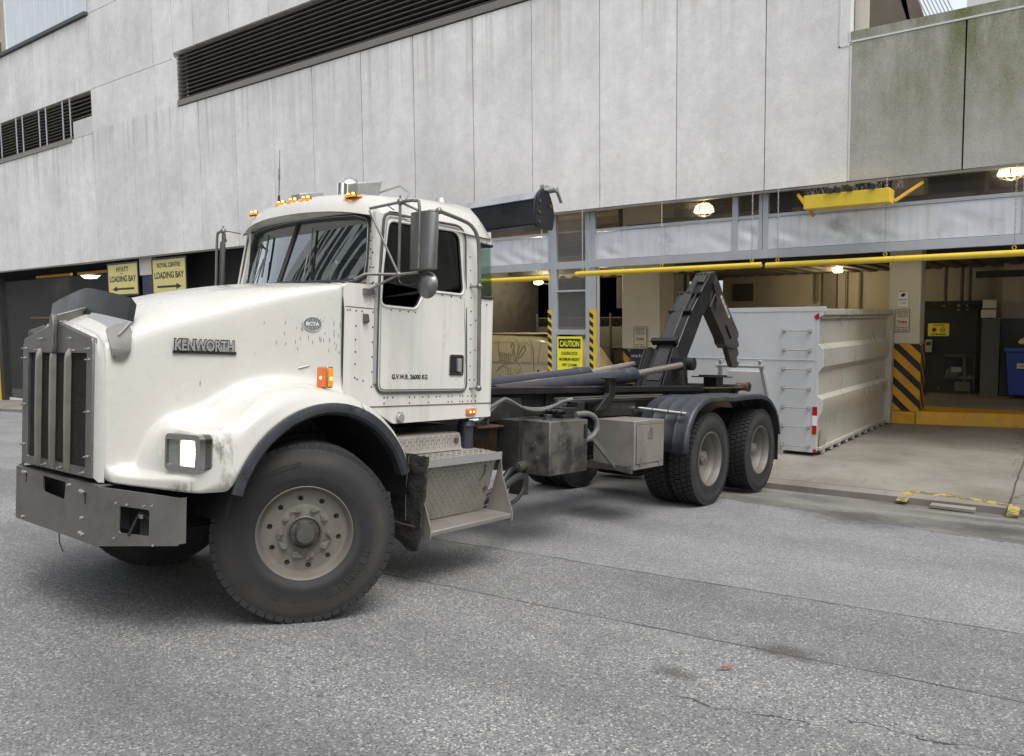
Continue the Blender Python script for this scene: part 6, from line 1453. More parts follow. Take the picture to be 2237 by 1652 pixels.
# ---- wheels
def tyre(c, R_, w_, rr, style):
    h = w_ / 2
    base = R_ - (.016 if style == 'drive' else 0)
    prof = [(rr - .012, -h * .80), (rr, -h * .90), (rr + .03, -h * .97), (rr + .055, -h), (rr + .058, -h * 1.0), (rr + .10, -h * 1.01), (R_ - .10, -h * 1.0), (R_ - .095, -h * .99), (R_ - .05, -h * .95), (base - .012, -h * .88), (base, -h * .80)]
    if style == 'steer':
        for g_ in (-.5, -.17, .17, .5): prof += [(R_, h * (g_ - .06)), (R_ - .012, h * (g_ - .045)), (R_ - .012, h * (g_ + .045)), (R_, h * (g_ + .06))]
    prof += [(base, h * .80), (base - .012, h * .88), (R_ - .05, h * .95), (R_ - .095, h * .99), (R_ - .10, h * 1.0), (rr + .10, h * 1.01), (rr + .058, h * 1.0), (rr + .055, h), (rr + .03, h * .97), (rr, h * .90), (rr - .012, h * .80)]
    c.lathe(prof, (0, 0, 0), 'y', 72)
    def blk(a, da, y0, y1, r0, r1, sk=0):
        P = []
        for r in (r0, r1):
            for (aa, yy) in ((a - da, y0), (a + da, y0), (a + da + sk, y1), (a - da + sk, y1)): P.append((r * math.cos(aa), yy, r * math.sin(aa)))
        c.hexa(P)
    if style == 'drive':
        n_ = 54
        for i in range(n_):
            a = 2 * math.pi * i / n_; da = 2 * math.pi / n_ * .40
            blk(a, da, -h * .93, -h * .56, base - .02, R_); blk(a + da * 1.25, da, -h * .50, -h * .06, base - .01, R_, .015); blk(a, da, h * .06, h * .50, base - .01, R_, .015); blk(a + da * 1.25, da, h * .56, h * .93, base - .02, R_)
    else:
        n_ = 58
        for i in range(n_):
            a = 2 * math.pi * i / n_; da = 2 * math.pi / n_ * .36
            for sg in (1, -1): blk(a, da * 1.18, sg * h * .76, sg * h * .915, R_ - .055, R_ - .0005)
def wheel_mesh(c, rr, w_, front):
    h = w_ / 2
    if front:
        c.lathe([(rr - .005, h * .84), (rr + .003, h * .88), (rr - .006, h * .90), (rr - .014, h * .86), (rr - .022, h * .72), (rr - .035, h * .62), (rr - .05, h * .60)], (0, 0, 0), 'y', 64)
        c.plate(circ(0, 0, rr - .048, 48), [circ(.205 * math.cos(2 * math.pi * (k + .3) / 10), .205 * math.sin(2 * math.pi * (k + .3) / 10), .0165, 14) for k in range(10)], h * .55, h * .60, lambda u, v, q: (u, q, v))
        c.lathe([(0, h * .62), (.155, h * .62), (.165, h * .60)], (0, 0, 0), 'y', 40)
        c.lathe([(rr - .02, -h * .85), (rr - .03, h * .5), (.10, h * .3)], (0, 0, 0), 'y', 40)
    else:
        c.lathe([(rr - .005, h * .84), (rr + .003, h * .90), (rr - .008, h * .92), (rr - .02, h * .80), (rr - .028, h * .3), (rr - .04, h * .22), (rr - .05, -h * .3), (rr - .07, -h * .62), (rr - .13, -h * .8), (.14, -h * .84), (.0, -h * .84)], (0, 0, 0), 'y', 56)
def make_wheel(pos, yaw, front, sg, hub=True):
    rr = .285 if front else .318; R_, w_ = (.535, .385) if front else (.54, .285)
    c = MB(); wheel_mesh(c, rr, w_, front); wl_ = c.build('wheel', M['rim'], T, ang=40)
    c = MB(); tyre(c, R_, w_, rr, 'steer' if front else 'drive'); ty = c.build('tyre', M['tyre'], wl_, ang=30)
    h = w_ / 2
    if front:
        c = MB(); c.lathe([(.10, h * .60), (.10, h * .72), (.092, h * .74), (.085, h * .66), (.06, h * .68), (.058, h * 1.05), (.05, h * 1.12), (.02, h * 1.14), (0, h * 1.13)], (0, 0, 0), 'y', 36)
        for k in range(6): a = k * math.pi / 3; c.cyl((.075 * math.cos(a), h * .68, .075 * math.sin(a)), (.075 * math.cos(a), h * .73, .075 * math.sin(a)), .007, None, 6)
        c.build('hub', M['hub'], wl_)
        c = MB()
        for k in range(10):
            a = 2 * math.pi * (k + .05) / 10; x, z = .142 * math.cos(a), .142 * math.sin(a)
            c.cyl((x, h * .6, z), (x, h * .69, z), .019, .017, 6); c.cyl((x, h * .69, z), (x, h * .82, z), .011, .010, 10)
        c.build('lug_nut', M['rim'], wl_, sep=2)
        c = MB()
        for k in range(10):
            a = 2 * math.pi * (k + .05) / 10; x, z = .142 * math.cos(a), .142 * math.sin(a); b_ = a + (1.2 if k % 2 else -1.4) + random.uniform(-.2, .2)
            pts = [(x + .021 * math.cos(t * .785), z + .021 * math.sin(t * .785)) for t in range(8)]
            tx, tz = x + .048 * math.cos(b_), z + .048 * math.sin(b_); n1 = (x - .019 * math.sin(b_), z + .019 * math.cos(b_)); n2 = (x + .019 * math.sin(b_), z - .019 * math.cos(b_))
            c.plate(pts, [], h * .685, h * .70, lambda u, v, q: (u, q, v)); c.plate([n1, n2, (tx, tz)], [], h * .684, h * .701, lambda u, v, q: (u, q, v))
        c.build('nut_indicator', M['grillbar'], wl_, sep=2)
        c = MB()
        for st_, a0, rad in (('MICHELIN', -2.75, .41), ('X ZY', -1.35, .41), ('425/65R22.5', .5, .40)):
            m_ = len(st_)
            for i, ch in enumerate(st_):
                if ch == ' ': continue
                a = a0 + i * (.125 if rad > .4 else .09) if sg > 0 else a0 + i * .125
                o = Vector((rad * math.cos(a), 0, rad * math.sin(a)))
                # seen from outside (+y): image right is -x; local right follows the circle
                rt = Vector((math.sin(a), 0, -math.cos(a))) * -1; up = Vector((-math.cos(a), 0, -math.sin(a))) if math.sin(a) < 0 else Vector((math.cos(a), 0, math.sin(a)))
                rt = up.cross(Vector((0, 1, 0)))
                c.text(ch, o + Vector((0, h * 1.005, 0)), rt, up, .042, .050 if rad > .4 else .03, .004, bold=.03)
        c.build('raised_lettering', M['tyrelet'], ty, smooth=False)
    elif hub:
        c = MB(); c.lathe([(.13, -h * .82), (.125, -h * .55), (.10, -h * .5), (.085, -h * .2), (.082, h * .35), (.06, h * .42), (.03, h * .44), (.03, h * .5), (0, h * .5)], (0, 0, 0), 'y', 28)
        for k in range(8): a = k * math.pi / 4; c.cyl((.07 * math.cos(a), h * .3, .07 * math.sin(a)), (.07 * math.cos(a), h * .46, .07 * math.sin(a)), .008, None, 6)
        for k in range(10): a = k * math.pi / 5; c.cyl((.142 * math.cos(a), -h * .84, .142 * math.sin(a)), (.142 * math.cos(a), -h * .55, .142 * math.sin(a)), .013, None, 6)
        c.build('hub', M['rim'], wl_)
    wl_.location = pos; wl_.rotation_euler = (0, R(random.uniform(0, 30)) if not front else 0, yaw + (0 if sg > 0 else math.pi))
    return wl_
yaw = R(-33); n_ = Vector((math.sin(R(33)), math.cos(R(33)), 0))
fw = make_wheel(tuple(Vector((0, 1.185, .535)) - n_ * .19), yaw, True, 1)
f2_ = dup(fw); f2_.location = (-0.16, -.84, .535); f2_.rotation_euler = (0, 0, yaw + math.pi)
rw = make_wheel((-5.70, 1.06, .54), 0, False, 1)
ri = make_wheel((-5.70, .73, .54), 0, False, 1, hub=False)
d_ = dup(rw); d_.location = (-7.26, 1.06, .54); d_.rotation_euler = (0, R(17), 0)
d_ = dup(ri); d_.location = (-7.26, .73, .54)
for x in (-5.70, -7.26):
    d_ = dup(rw); d_.location = (x, -1.06, .54); d_.rotation_euler = (0, 0, math.pi)
    d_ = dup(ri); d_.location = (x, -.73, .54); d_.rotation_euler = (0, 0, math.pi)
# axles, springs, frame
c = MB()
for sg in (1, -1): c.bx(-8.25, .70, sg * .43 - .04, sg * .43 + .04, .80, 1.06)
for x in (-.9, -2.4, -3.8, -4.9, -6.2, -7.6): c.bx(x - .06, x + .06, -.43, .43, .84, 1.02)
c.build('chassis_rail', M['chassis'], T, bevel=.006)
c = MB()
for x in (-5.70, -7.26): c.cyl((x, -1.0, .54), (x, 1.0, .54), .075, None, 16); c.sphere((x, 0, .54), .24, 16, 10)
c.cyl((-.0, -.85, .50), (0, .85, .50), .05, None, 12); c.cyl((-5.3, 0, .6), (-1.2, 0, .85), .055, None, 12)
for sg in (1, -1): c.bx(-7.4, -5.5, sg * .50 - .05, sg * .50 + .05, .60, .74)
c.build('axle', M['chassis'], T)
for sg in (1, -1):
    c = MB()
    for k in range(6): c.hexa([(.62 - k * .05, sg * .42 - .04, .60 - k * .018), (-.72 + k * .05, sg * .42 - .04, .60 - k * .018), (-.72 + k * .05, sg * .42 + .04, .60 - k * .018), (.62 - k * .05, sg * .42 + .04, .60 - k * .018), (.62 - k * .05, sg * .42 - .04, .613 - k * .018), (-.72 + k * .05, sg * .42 - .04, .613 - k * .018), (-.72 + k * .05, sg * .42 + .04, .613 - k * .018), (.62 - k * .05, sg * .42 + .04, .613 - k * .018)])
    c.bx(.55, .70, sg * .42 - .05, sg * .42 + .05, .56, .86); c.build('leaf_spring', M['chassis'], T)
c = MB(); c.bx(-.7, .55, -.4, .4, .55, 1.5); c.bx(-1.7, -.7, -.35, .35, .62, 1.12); c.cyl((.1, .38, .9), (-.2, .55, .75), .05); c.build('engine', M['black'], T, bevel=.04)
c = MB(); c.cyl((-3.6, .25, .62), (-2.2, .45, .72), .09, None, 18); c.tube([(-2.35, .98, .64), (-2.25, .98, .62), (-2.05, .96, .52), (-1.9, .9, .44)], .032, 10, smooth=3); c.build('under_pipe', M['black'], T)
c = MB(); c.tube([(-1.9, .95, .42), (-2.1, .95, .40), (-2.3, .95, .42), (-2.42, .95, .50), (-2.45, .95, .62)], .018, 8, smooth=3); c.bx(-2.5, -2.42, .8, .95, .46, .64); c.build('step_bracket', M['chassis'], T)
# step box and battery cover below the door
c = MB()
S_ = []
for (y, z) in ((.66, 1.035), (.86, 1.040), (.895, 1.03), (.905, 1.0), (.915, .93), (.95, .905), (1.155, .885), (1.16, .845)):
    S_.append([(-.98, y, z), (-1.60, y, z)] if z > .91 else [(-.98, y, z), (-1.84, y, z)])
for (x0, x1, pr) in ((-.92, -1.66, [(.66, 1.035), (.86, 1.040), (.895, 1.03), (.908, 1.0), (.915, .93), (.93, .905)]),):
    c.loft([[(x0, y, z), (x1, y, z)] for y, z in pr])
c.hexa([(-1.86, .80, .86), (-.92, .80, .86), (-.92, 1.155, .845), (-1.86, 1.155, .845), (-1.86, .80, .905), (-.92, .80, .905), (-.92, 1.16, .885), (-1.86, 1.16, .885)])
c.hexa([(-1.85, .99, .42), (-.95, .99, .42), (-.95, .86, .43), (-1.85, .86, .43), (-1.85, 1.12, .85), (-.95, 1.12, .85), (-.95, .9, .85), (-1.85, .9, .85)])
c.bx(-1.84, -.92, .5, .9, .43, .9); c.bx(-1.66, -.92, .5, .9, .9, 1.0)
stp = c.build('battery_step_box', M['treadal'], T, bevel=.004)
c = MB(); c.hexa([(-1.86, 1.155, .835), (-.92, 1.155, .835), (-.92, 1.165, .835), (-1.86, 1.165, .835), (-1.86, 1.155, .893), (-.92, 1.155, .893), (-.92, 1.168, .893), (-1.86, 1.168, .893)]); c.build('step_nosing', M['badge'], stp)
c = MB(); c.hexa([(-1.90, .96, .385), (-1.0, .96, .375), (-1.0, 1.24, .365), (-1.90, 1.24, .375), (-1.90, .96, .42), (-1.0, .96, .41), (-1.0, 1.245, .405), (-1.90, 1.245, .415)]); c.build('lower_step', M['toolbox'], stp, bevel=.008)
for x in (-1.0, -1.905):
    c = MB(); c.plate([(.97, .36), (1.245, .355), (1.25, .42), (1.14, .70), (1.12, .84), (.99, .42)], [], x - .006, x + .006, lambda u, v, w_: (w_, u, v)); c.build('step_end_plate', M['toolbox'], stp)
c = MB()     # raised chequer pattern on the riser and top
random.seed(5)
for j in range(13):
    v = .07 + j * .07
    for i in range(30):
        u = -.97 - i * .03
        if v < .98:
            y = .99 + (1.12 - .99) * v + .001; z = .42 + .43 * v; s_ = 1 if (i + j) % 2 else -1
            c.bar((u, y, z - .010), (u - .010 * s_, y + .004, z + .010), .0045, .003, (0, 1, 0))
for j in range(4):
    for i in range(24):
        u = -.94 - i * .03; s_ = 1 if (i + j) % 2 else -1; z = .94 + j * .026; c.bar((u, .915, z - .008), (u - .008 * s_, .913, z + .008), .0045, .003, (0, 1, 0))
for j in range(3):
    for i in range(14): u = -.97 - i * .064; c.bar((u, .99 + j * .055, .901 - j * .005), (u - .035, .99 + j * .055, .901 - j * .005), .010, .006)
c.build('tread_pattern', M['treadal'], stp, smooth=False)
c = MB(); c.cyl((-1.60, .90, .98), (-1.60, .925, .98), .02, None, 10); c.cyl((-1.80, 1.03, .60), (-1.80, 1.06, .60), .018, None, 10); c.tube([(-1.72, 1.09, .80), (-1.735, 1.11, .79), (-1.74, 1.09, .72), (-1.70, 1.07, .67)], .005, 5); c.build('latch', M['rivet'], stp)
c = MB(); c.cyl((-1.80, .84, .9), (-1.80, .84, 1.08), .06, None, 18); c.cyl((-1.80, .84, 1.08), (-1.80, .84, 1.12), .075, .06, 18); c.build('air_filter', M['cylp'], T)
# shaggy mud flap behind the front wheel
c = MB(); S_ = []; random.seed(9)
for i in range(15):
    t = i / 14; row = []
    for j in range(22):
        v = j / 21; y0_, y1_ = .66, 1.30 - .10 * v; y = y0_ + (y1_ - y0_) * t + random.uniform(-.004, .004) * (1 if t > .9 else .3)
        row.append((-.93 - .02 * math.sin(t * 5) + random.uniform(-.010, .010) - .03 * v, y, .955 - .02 * t - (.64 + .03 * math.sin(t * 9)) * v + random.uniform(-.006, .006)))
    S_.append(row)
c.loft(S_); c.loft([[(p[0] + .022, p[1], p[2]) for p in q] for q in S_]); c.loft([S_[-1], [(p[0] + .022, p[1], p[2]) for p in S_[-1]]]); fl = c.build('mud_flap', M['mat_flap'], T, ang=180)
c = MB(); c.tube([(-.90, .7, .50), (-.895, 1.0, .46), (-.90, 1.19, .45)], .003, 5, smooth=3); c.tube([(-.90, 1.12, .93), (-.895, 1.10, .70), (-.90, 1.10, .48)], .003, 5); c.build('tie_wire', M['hose'], fl)

# ---- hydraulic tank, tool box
c = MB(); c.bx(-3.11, -2.52, .62, 1.15, .632, 1.098); tk = c.build('hydraulic_tank', M['oiltank'], T, bevel=.008)
c = MB(); c.cyl((-2.72, .98, 1.098), (-2.72, .98, 1.145), .042, .040, 20); c.lathe([(.048, 0), (.05, .006), (.035, .012)], (-2.72, .98, 1.10), 'z', 20); c.build('filler_cap', M['cylp'], tk, bevel=.004)
c = MB(); c.bx(-3.08, -3.045, 1.15, 1.17, .93, 1.06); c.build('level_gauge', M['black'], tk, bevel=.005)
c = MB(); c.cyl((-2.52, .98, .88), (-2.505, .98, .88), .035, None, 16); c.cyl((-2.505, .98, .88), (-2.49, .98, .88), .016, None, 6); c.cyl((-2.52, 1.02, .77), (-2.505, 1.02, .77), .022, None, 12); c.cyl((-2.52, .88, .70), (-2.42, .88, .69), .045, None, 16); c.build('drain_plug', M['hub'], tk)
c = MB(); c.cyl((-2.42, .88, .69), (-2.38, .88, .685), .035, None, 16); c.tube([(-2.38, .88, .685), (-2.30, .90, .68), (-2.2, .92, .62), (-2.1, .93, .55), (-1.95, .9, .5)], .028, 10, smooth=3); c.build('suction_hose', M['black'], tk)
c = MB(); c.bx(-2.51, -2.46, .62, .86, .70, 1.09); c.build('tank_bracket', M['chassis'], tk)
c = MB(); c.tube([(-3.16, .98, 1.13), (-3.32, 1.0, 1.135), (-3.42, 1.02, 1.10), (-3.46, 1.03, 1.03), (-3.44, 1.03, .96), (-3.36, 1.02, .905), (-3.22, 1.02, .89), (-3.12, 1.02, .89)], .026, 12, smooth=3); c.build('return_hose', M['hose'], tk)
c = MB(); c.bx(-4.60, -3.97, .67, 1.15, .553, 1.045); tb = c.build('tool_box', M['toolbox'], T, bevel=.006)
c = MB(); c.bx(-4.575, -4.01, 1.15, 1.158, .61, 1.0); dd = c.build('tool_box_door', M['toolbox'], tb, bevel=.004)
c = MB(); c.tube([(-4.577, 1.152, .61), (-4.577, 1.152, 1.002), (-4.008, 1.152, 1.002), (-4.008, 1.152, .61)], .004, 4, closed=True); c.build('door_gap', M['black'], tb)
c = MB(); c.bx(-4.33, -4.23, 1.158, 1.166, .86, .965); lt = c.build('latch', M['chrome'], dd, bevel=.01)
for x in (-4.49, -4.09): 
    c = MB(); c.bx(x - .012, x + .012, 1.157, 1.168, .585, .68); c.build('hinge', M['toolbox'], dd)
c = MB(); c.bar((-3.55, .72, 1.08), (-3.93, .98, .56), .05, .02, (0, 1, 0)); c.bx(-3.97, -3.9, .6, 1.12, .545, .60); c.bar((-3.93, .66, .60), (-3.93, 1.15, .55), .05, .05); c.build('box_bracket', M['hub'], T)
c = MB(); c.bar((-3.5, .5, .60), (-4.6, .5, .60), .05, .05); c.cyl((-4.3, .15, .60), (-5.0, .15, .60), .12); c.build('air_tank', M['black'], T)
# valve block and hoses
c = MB()
for i in range(4): c.bx(-3.25 - i * .0, -3.05, .72 + i * .06, .765 + i * .06, 1.13, 1.19); c.cyl((-3.28, .74 + i * .06, 1.16), (-2.95, .74 + i * .06, 1.16), .018, None, 8)
c.bx(-3.40, -3.30, .78, .92, 1.12, 1.24); c.bx(-3.3, -3.0, .68, .96, 1.10, 1.13); c.build('valve_block', M['black'], T, bevel=.004)
for pts in ([(-1.98, .70, 1.17), (-2.15, .72, 1.18), (-2.35, .74, 1.26), (-2.45, .74, 1.27), (-2.7, .76, 1.18), (-2.95, .78, 1.17), (-3.2, .80, 1.24), (-3.35, .80, 1.255)], [(-1.98, .70, 1.10), (-2.12, .72, 1.11), (-2.35, .73, 1.25), (-2.47, .73, 1.25), (-2.75, .74, 1.16), (-3.0, .76, 1.15), (-3.3, .78, 1.22)], [(-2.45, .72, 1.25), (-2.7, .73, 1.19), (-3.0, .74, 1.18), (-3.3, .76, 1.235)]):
    c = MB(); c.tube(pts, .016, 8, smooth=5); c.build('hydraulic_hose', M['hose'], T)
c = MB(); c.cyl((-1.98, .70, 1.17), (-2.10, .72, 1.175), .018, None, 8); c.cyl((-1.98, .70, 1.10), (-2.08, .715, 1.105), .018, None, 8); c.cyl((-3.28, .8, 1.25), (-3.36, .8, 1.257), .02, None, 8); c.build('hose_fitting', M['shiny'], T)
for y, z in ((.60, 1.255), (.60, 1.215), (.62, 1.235)):
    c = MB(); c.tube([(-3.35, y, z), (-4.4, y, z + .01), (-5.6, y, z + .01)], .012, 8); c.build('hydraulic_line', M['hub'], T)
c = MB(); c.bx(-2.62, -2.22, .50, .56, 1.10, 1.28); c.plate([(-2.3, 1.28), (-2.85, 1.27), (-2.9, 1.10), (-2.4, 1.08)], [], .56, .575, lambda u, v, w_: (u, w_, v)); c.bx(-2.35, -2.15, .5, .62, .92, 1.08); c.bx(-3.9, -3.2, .5, .56, .84, 1.1); c.bx(-5.0, -4.1, .5, .58, 1.05, 1.19); c.build('subframe_plate', M['chassis'], T)
c = MB(); c.plate([(-2.1, .80), (-2.1, 1.07), (-2.85, 1.05), (-2.85, .78)], [], .48, .492, lambda u, v, w_: (u, w_, v)); c.build('rusty_plate', M['rusty'], T)
c = MB()
for x in (-2.20, -2.32): c.cyl((x, .62, 1.04), (x, .62, 1.18), .016, None, 8); c.cyl((x, .62, 1.12), (x, .62, 1.17), .026, None, 6)
c.bx(-2.45, -2.1, .56, .70, 1.03, 1.045); c.build('u_bolt', M['rusty'], T)
# ---- hoist bed rails
for sg in (1, -1):
    c = MB(); c.bx(-6.87, -2.0, sg * .50 - .055, sg * .50 + .055, 1.303, 1.368); c.bx(-6.87, -2.0, sg * .44 - .04, sg * .44 + .04, 1.12, 1.30); c.bx(-8.25, -6.8, sg * .44 - .03, sg * .44 + .03, 1.06, 1.33); c.build('bed_rail', M['hoist'], T, bevel=.006)
    c = MB(); c.bx(-8.25, -6.87, sg * .52 - .05, sg * .52 + .05, 1.332, 1.345); c.bx(-3.3, -2.6, sg * .5 - .03, sg * .5 + .03, 1.368, 1.374); c.bx(-4.3, -3.7, sg * .5 - .03, sg * .5 + .03, 1.368, 1.374); c.build('wear_strip', M['rusty'], T)
    c = MB(); c.lathe([(0, .42), (.05, .42), (.055, .44), (.072, .46), (.058, .50), (.058, .56), (.074, .60), (.074, .62), (.05, .62)] if sg > 0 else [(0, -.42), (.05, -.42), (.072, -.46), (.058, -.5), (.058, -.56), (.074, -.6), (.074, -.62), (.05, -.62)], (-8.28, 0, 1.35), 'y', 24); rl = c.build('rear_roller', M['rusty'], T)
    c = MB(); c.cyl((-8.28, sg * .60, 1.35), (-8.28, sg * .635, 1.35), .05, None, 16); c.build('roller_cap', M['black'], rl)
    c = MB(); c.plate([(-4.27, 1.47), (-4.40, 1.455), (-4.41, 1.28), (-4.20, 1.13), (-4.02, 1.12), (-4.28, 1.30)], [], sg * .60, sg * .66, lambda u, v, w_: (u, w_, v)); c.bx(-4.41, -4.27, min(sg * .55, sg * .70), max(sg * .55, sg * .70), 1.455, 1.47); c.build('guide_post', M['hoist'], T, bevel=.004)
c = MB(); 
for x in (-2.2, -3.4, -4.6, -6.0, -7.2, -8.1): c.bx(x - .05, x + .05, -.5, .5, 1.16, 1.30)
c.cyl((-8.28, -.6, 1.35), (-8.28, .6, 1.35), .03, None, 12); c.build('cross_member', M['hoist'], T)
c = MB(); c.bx(-7.95, -7.50, .18, .42, 1.495, 1.515); c.bx(-7.85, -7.62, .2, .4, 1.34, 1.50); c.bx(-8.1, -7.3, .16, .44, 1.478, 1.495); c.build('bed_latch', M['hoist'], T, bevel=.004)
# ---- hoist arm
c = MB(); W_ = .165
armp = [(-6.35, 1.22), (-6.48, 1.42), (-6.72, 1.73), (-7.17, 2.32), (-7.62, 2.78), (-7.84, 2.99), (-8.02, 3.05), (-8.10, 2.94), (-7.78, 2.50), (-7.61, 2.35), (-7.39, 2.05), (-7.14, 1.74), (-7.12, 1.6), (-7.2, 1.45), (-7.2, 1.22)]
c.plate(armp, [], -W_, W_, lambda u, v, w_: (u, w_ if w_ > 0 else w_ + .10 * min(1, max(0, (v - 2.2) / .7)), v)); arm_ = c.build('hoist_arm', M['hoist'], T, bevel=.012)
# greasy face plates on the front of the arm
def facept(t, y, o):   # t along the front edge
    P_ = [(-6.48, 1.42), (-6.72, 1.73), (-7.17, 2.32), (-7.62, 2.78), (-7.84, 2.99)]
    k = min(3, int(t)); f = t - k; a, b_ = Vector(P_[k]), Vector(P_[k + 1]); d = (b_ - a).normalized(); n_ = Vector((-d.y, d.x)) * (1 if True else 1)
    if n_.x < 0: n_ = -n_
    p = a + (b_ - a) * f + n_ * o; return (p.x, y, p.y)
def faceplate(t0, t1, y0, y1, o0, o1, nm, m_, steps=6):
    c = MB(); S_ = []
    for i in range(steps + 1):
        t = t0 + (t1 - t0) * i / steps; S_.append([facept(t, y0, o0), facept(t, y0, o1), facept(t, y1, o1), facept(t, y1, o0)])
    c.loft(S_, closed=True, capa=True, capb=True); return c.build(nm, m_, arm_, bevel=.004)
faceplate(0, 1.4, -.10, .10, 0, .012, 'slide_face', M['hoistface']); faceplate(1.4, 2.75, -.10, .07, 0, .05, 'jib_slide', M['hoistface']); faceplate(3.25, 3.98, -.04, .14, .0, .035, 'head_plate', M['hoistface'], 2); faceplate(2.7, 3.3, -.02, .06, .0, .06, 'slide_window', M['hoist']); faceplate(2.74, 3.26, .0, .04, .06, .063, 'window_plate', M['hoistface'])
c = MB()
for y in (-.01, .05, .11): p = facept(3.85, y, .035); q = facept(3.85, y, .05); c.cyl(p, q, .014, None, 8)
for y in (-.11, .14):
    for t in (2.1, 2.7): p = facept(t, y, .05); c.cyl((p[0], y - .05, p[2]), (p[0], y + .05, p[2]), .022, None, 8)
    a = facept(2.1, y, .05); b_ = facept(2.7, y, .05); c.cyl(a, b_, .014, None, 8)
c.build('guide_bolt', M['hoist'], arm_)
for t in (2.08, 2.72): faceplate(t, t + .04, -.15, .19, .0, .05, 'cross_bracket', M['hoist'], 1)
faceplate(1.30, 1.38, -.22, .16, .0, .10, 'grease_tray', M['hoist'], 2)
for y in (-.21, -.17, .17, .21):      # flared foot webs
    c = MB(); c.plate([(-6.30, 1.28), (-6.62, 1.86), (-6.74, 1.88), (-6.82, 1.75), (-6.95, 1.5), (-7.05, 1.25)], [], y - .008, y + .008, lambda u, v, w_: (u, w_, v)); c.build('foot_web', M['hoistface'] if abs(y) > .2 else M['hoist'], arm_)
# jib
jib = [(-7.86, 2.62), (-8.04, 2.98), (-8.15, 2.91), (-8.42, 2.62), (-8.94, 2.19), (-8.95, 2.12), (-8.90, 2.08), (-8.96, 2.02), (-8.97, 1.96), (-8.70, 1.93), (-8.50, 1.95), (-8.42, 1.985), (-8.37, 2.07), (-7.86, 2.50)]
c = MB(); c.plate(jib, [roundpoly([(-8.40, 2.26), (-8.46, 2.28), (-8.68, 2.08), (-8.62, 2.04)], .02)], -.0, .168, lambda u, v, w_: (u, w_, v)); jb = c.build('jib', M['rusty'], arm_, bevel=.01)
jb.data.materials[0] = M['jibm'] = mat('brown_black_hoist_paint', (.038, .03, .028), .45, .1, var=.25, vs=5, dirt=(.08, .055, .04), ds=6, dlo=.5, dhi=.8)
c = MB(); a = Vector((-8.22, .172, 2.70)); b_ = Vector((-8.56, .172, 2.40)); d = (b_ - a).normalized(); u2 = Vector((d.z, 0, -d.x)); 
if u2.z < 0: u2 = -u2
c.add([a - u2 * .03, b_ - u2 * .03, b_ + u2 * .025, a + u2 * .025], [(0, 1, 2, 3)]); c.build('maker_plate', M['pillar'], jb, smooth=False)
c = MB(); c.text('SWAPLOADER', a + d * .03 - u2 * .02 + Vector((0, .001, 0)), d, u2, (b_ - a).length - .06, .036, -.0015 if d.cross(u2).y < 0 else .0015, bold=.02); c.build('maker_lettering', M['letters'], jb, smooth=False)
c = MB(); c.bx(-8.60, -8.55, .02, .14, 2.09, 2.15); c.bx(-8.62, -8.52, .0, .12, 1.93, 1.99); c.build('jib_pin', M['rusty'], jb)
hk = roundpoly([(-8.56, 1.97), (-8.97, 1.99), (-9.06, 1.86), (-9.055, 1.84), (-9.01, 1.82), (-8.985, 1.78), (-9.0, 1.735), (-9.05, 1.72), (-9.09, 1.72), (-9.05, 1.66), (-8.95, 1.63), (-8.83, 1.645), (-8.76, 1.72)], .015, 3)
c = MB(); c.plate(hk, [], .05, .13, lambda u, v, w_: (u, w_, v)); c.build('hook', M['jibm'], arm_, bevel=.01)
c = MB(); c.bar((-7.90, .19, 2.86), (-8.02, .19, 2.60), .03, .03); c.bx(-8.06, -7.98, .17, .2, 2.5, 2.6); c.tube([(-7.8, .19, 2.5), (-7.95, .2, 2.7)], .01); c.build('jib_lock', M['hoistface'], arm_)
# lift cylinders
for sg in (1, -1):
    A_ = Vector((-2.75, sg * .33, 1.30)); B_ = Vector((-5.36, sg * .33, 1.50)); P_ = Vector((-6.72, sg * .36, 1.655))
    c = MB(); d = (B_ - A_).normalized(); c.cyl(A_, B_, .085, None, 28); c.cyl(B_ - d * .22, B_ + d * .005, .091, None, 28); c.cyl(B_ - d * .27, B_ - d * .25, .094, None, 28)
    cyo = c.build('lift_cylinder', M['cylp'], T, bevel=.008)
    c = MB(); c.cyl(B_, P_, .042, None, 20); c.build('piston_rod', M['rod'], cyo)
    c = MB(); c.cyl((P_.x, sg * .20, P_.z), (P_.x, sg * .47, P_.z), .085, None, 28); c.cyl((P_.x, sg * .47, P_.z), (P_.x, sg * .475, P_.z), .06, None, 20); c.bx(P_.x - .02, P_.x + .16, min(sg * .22, sg * .4), max(sg * .22, sg * .4), P_.z - .08, P_.z + .08); c.build('pivot_pin', M['black'], cyo, bevel=.006)
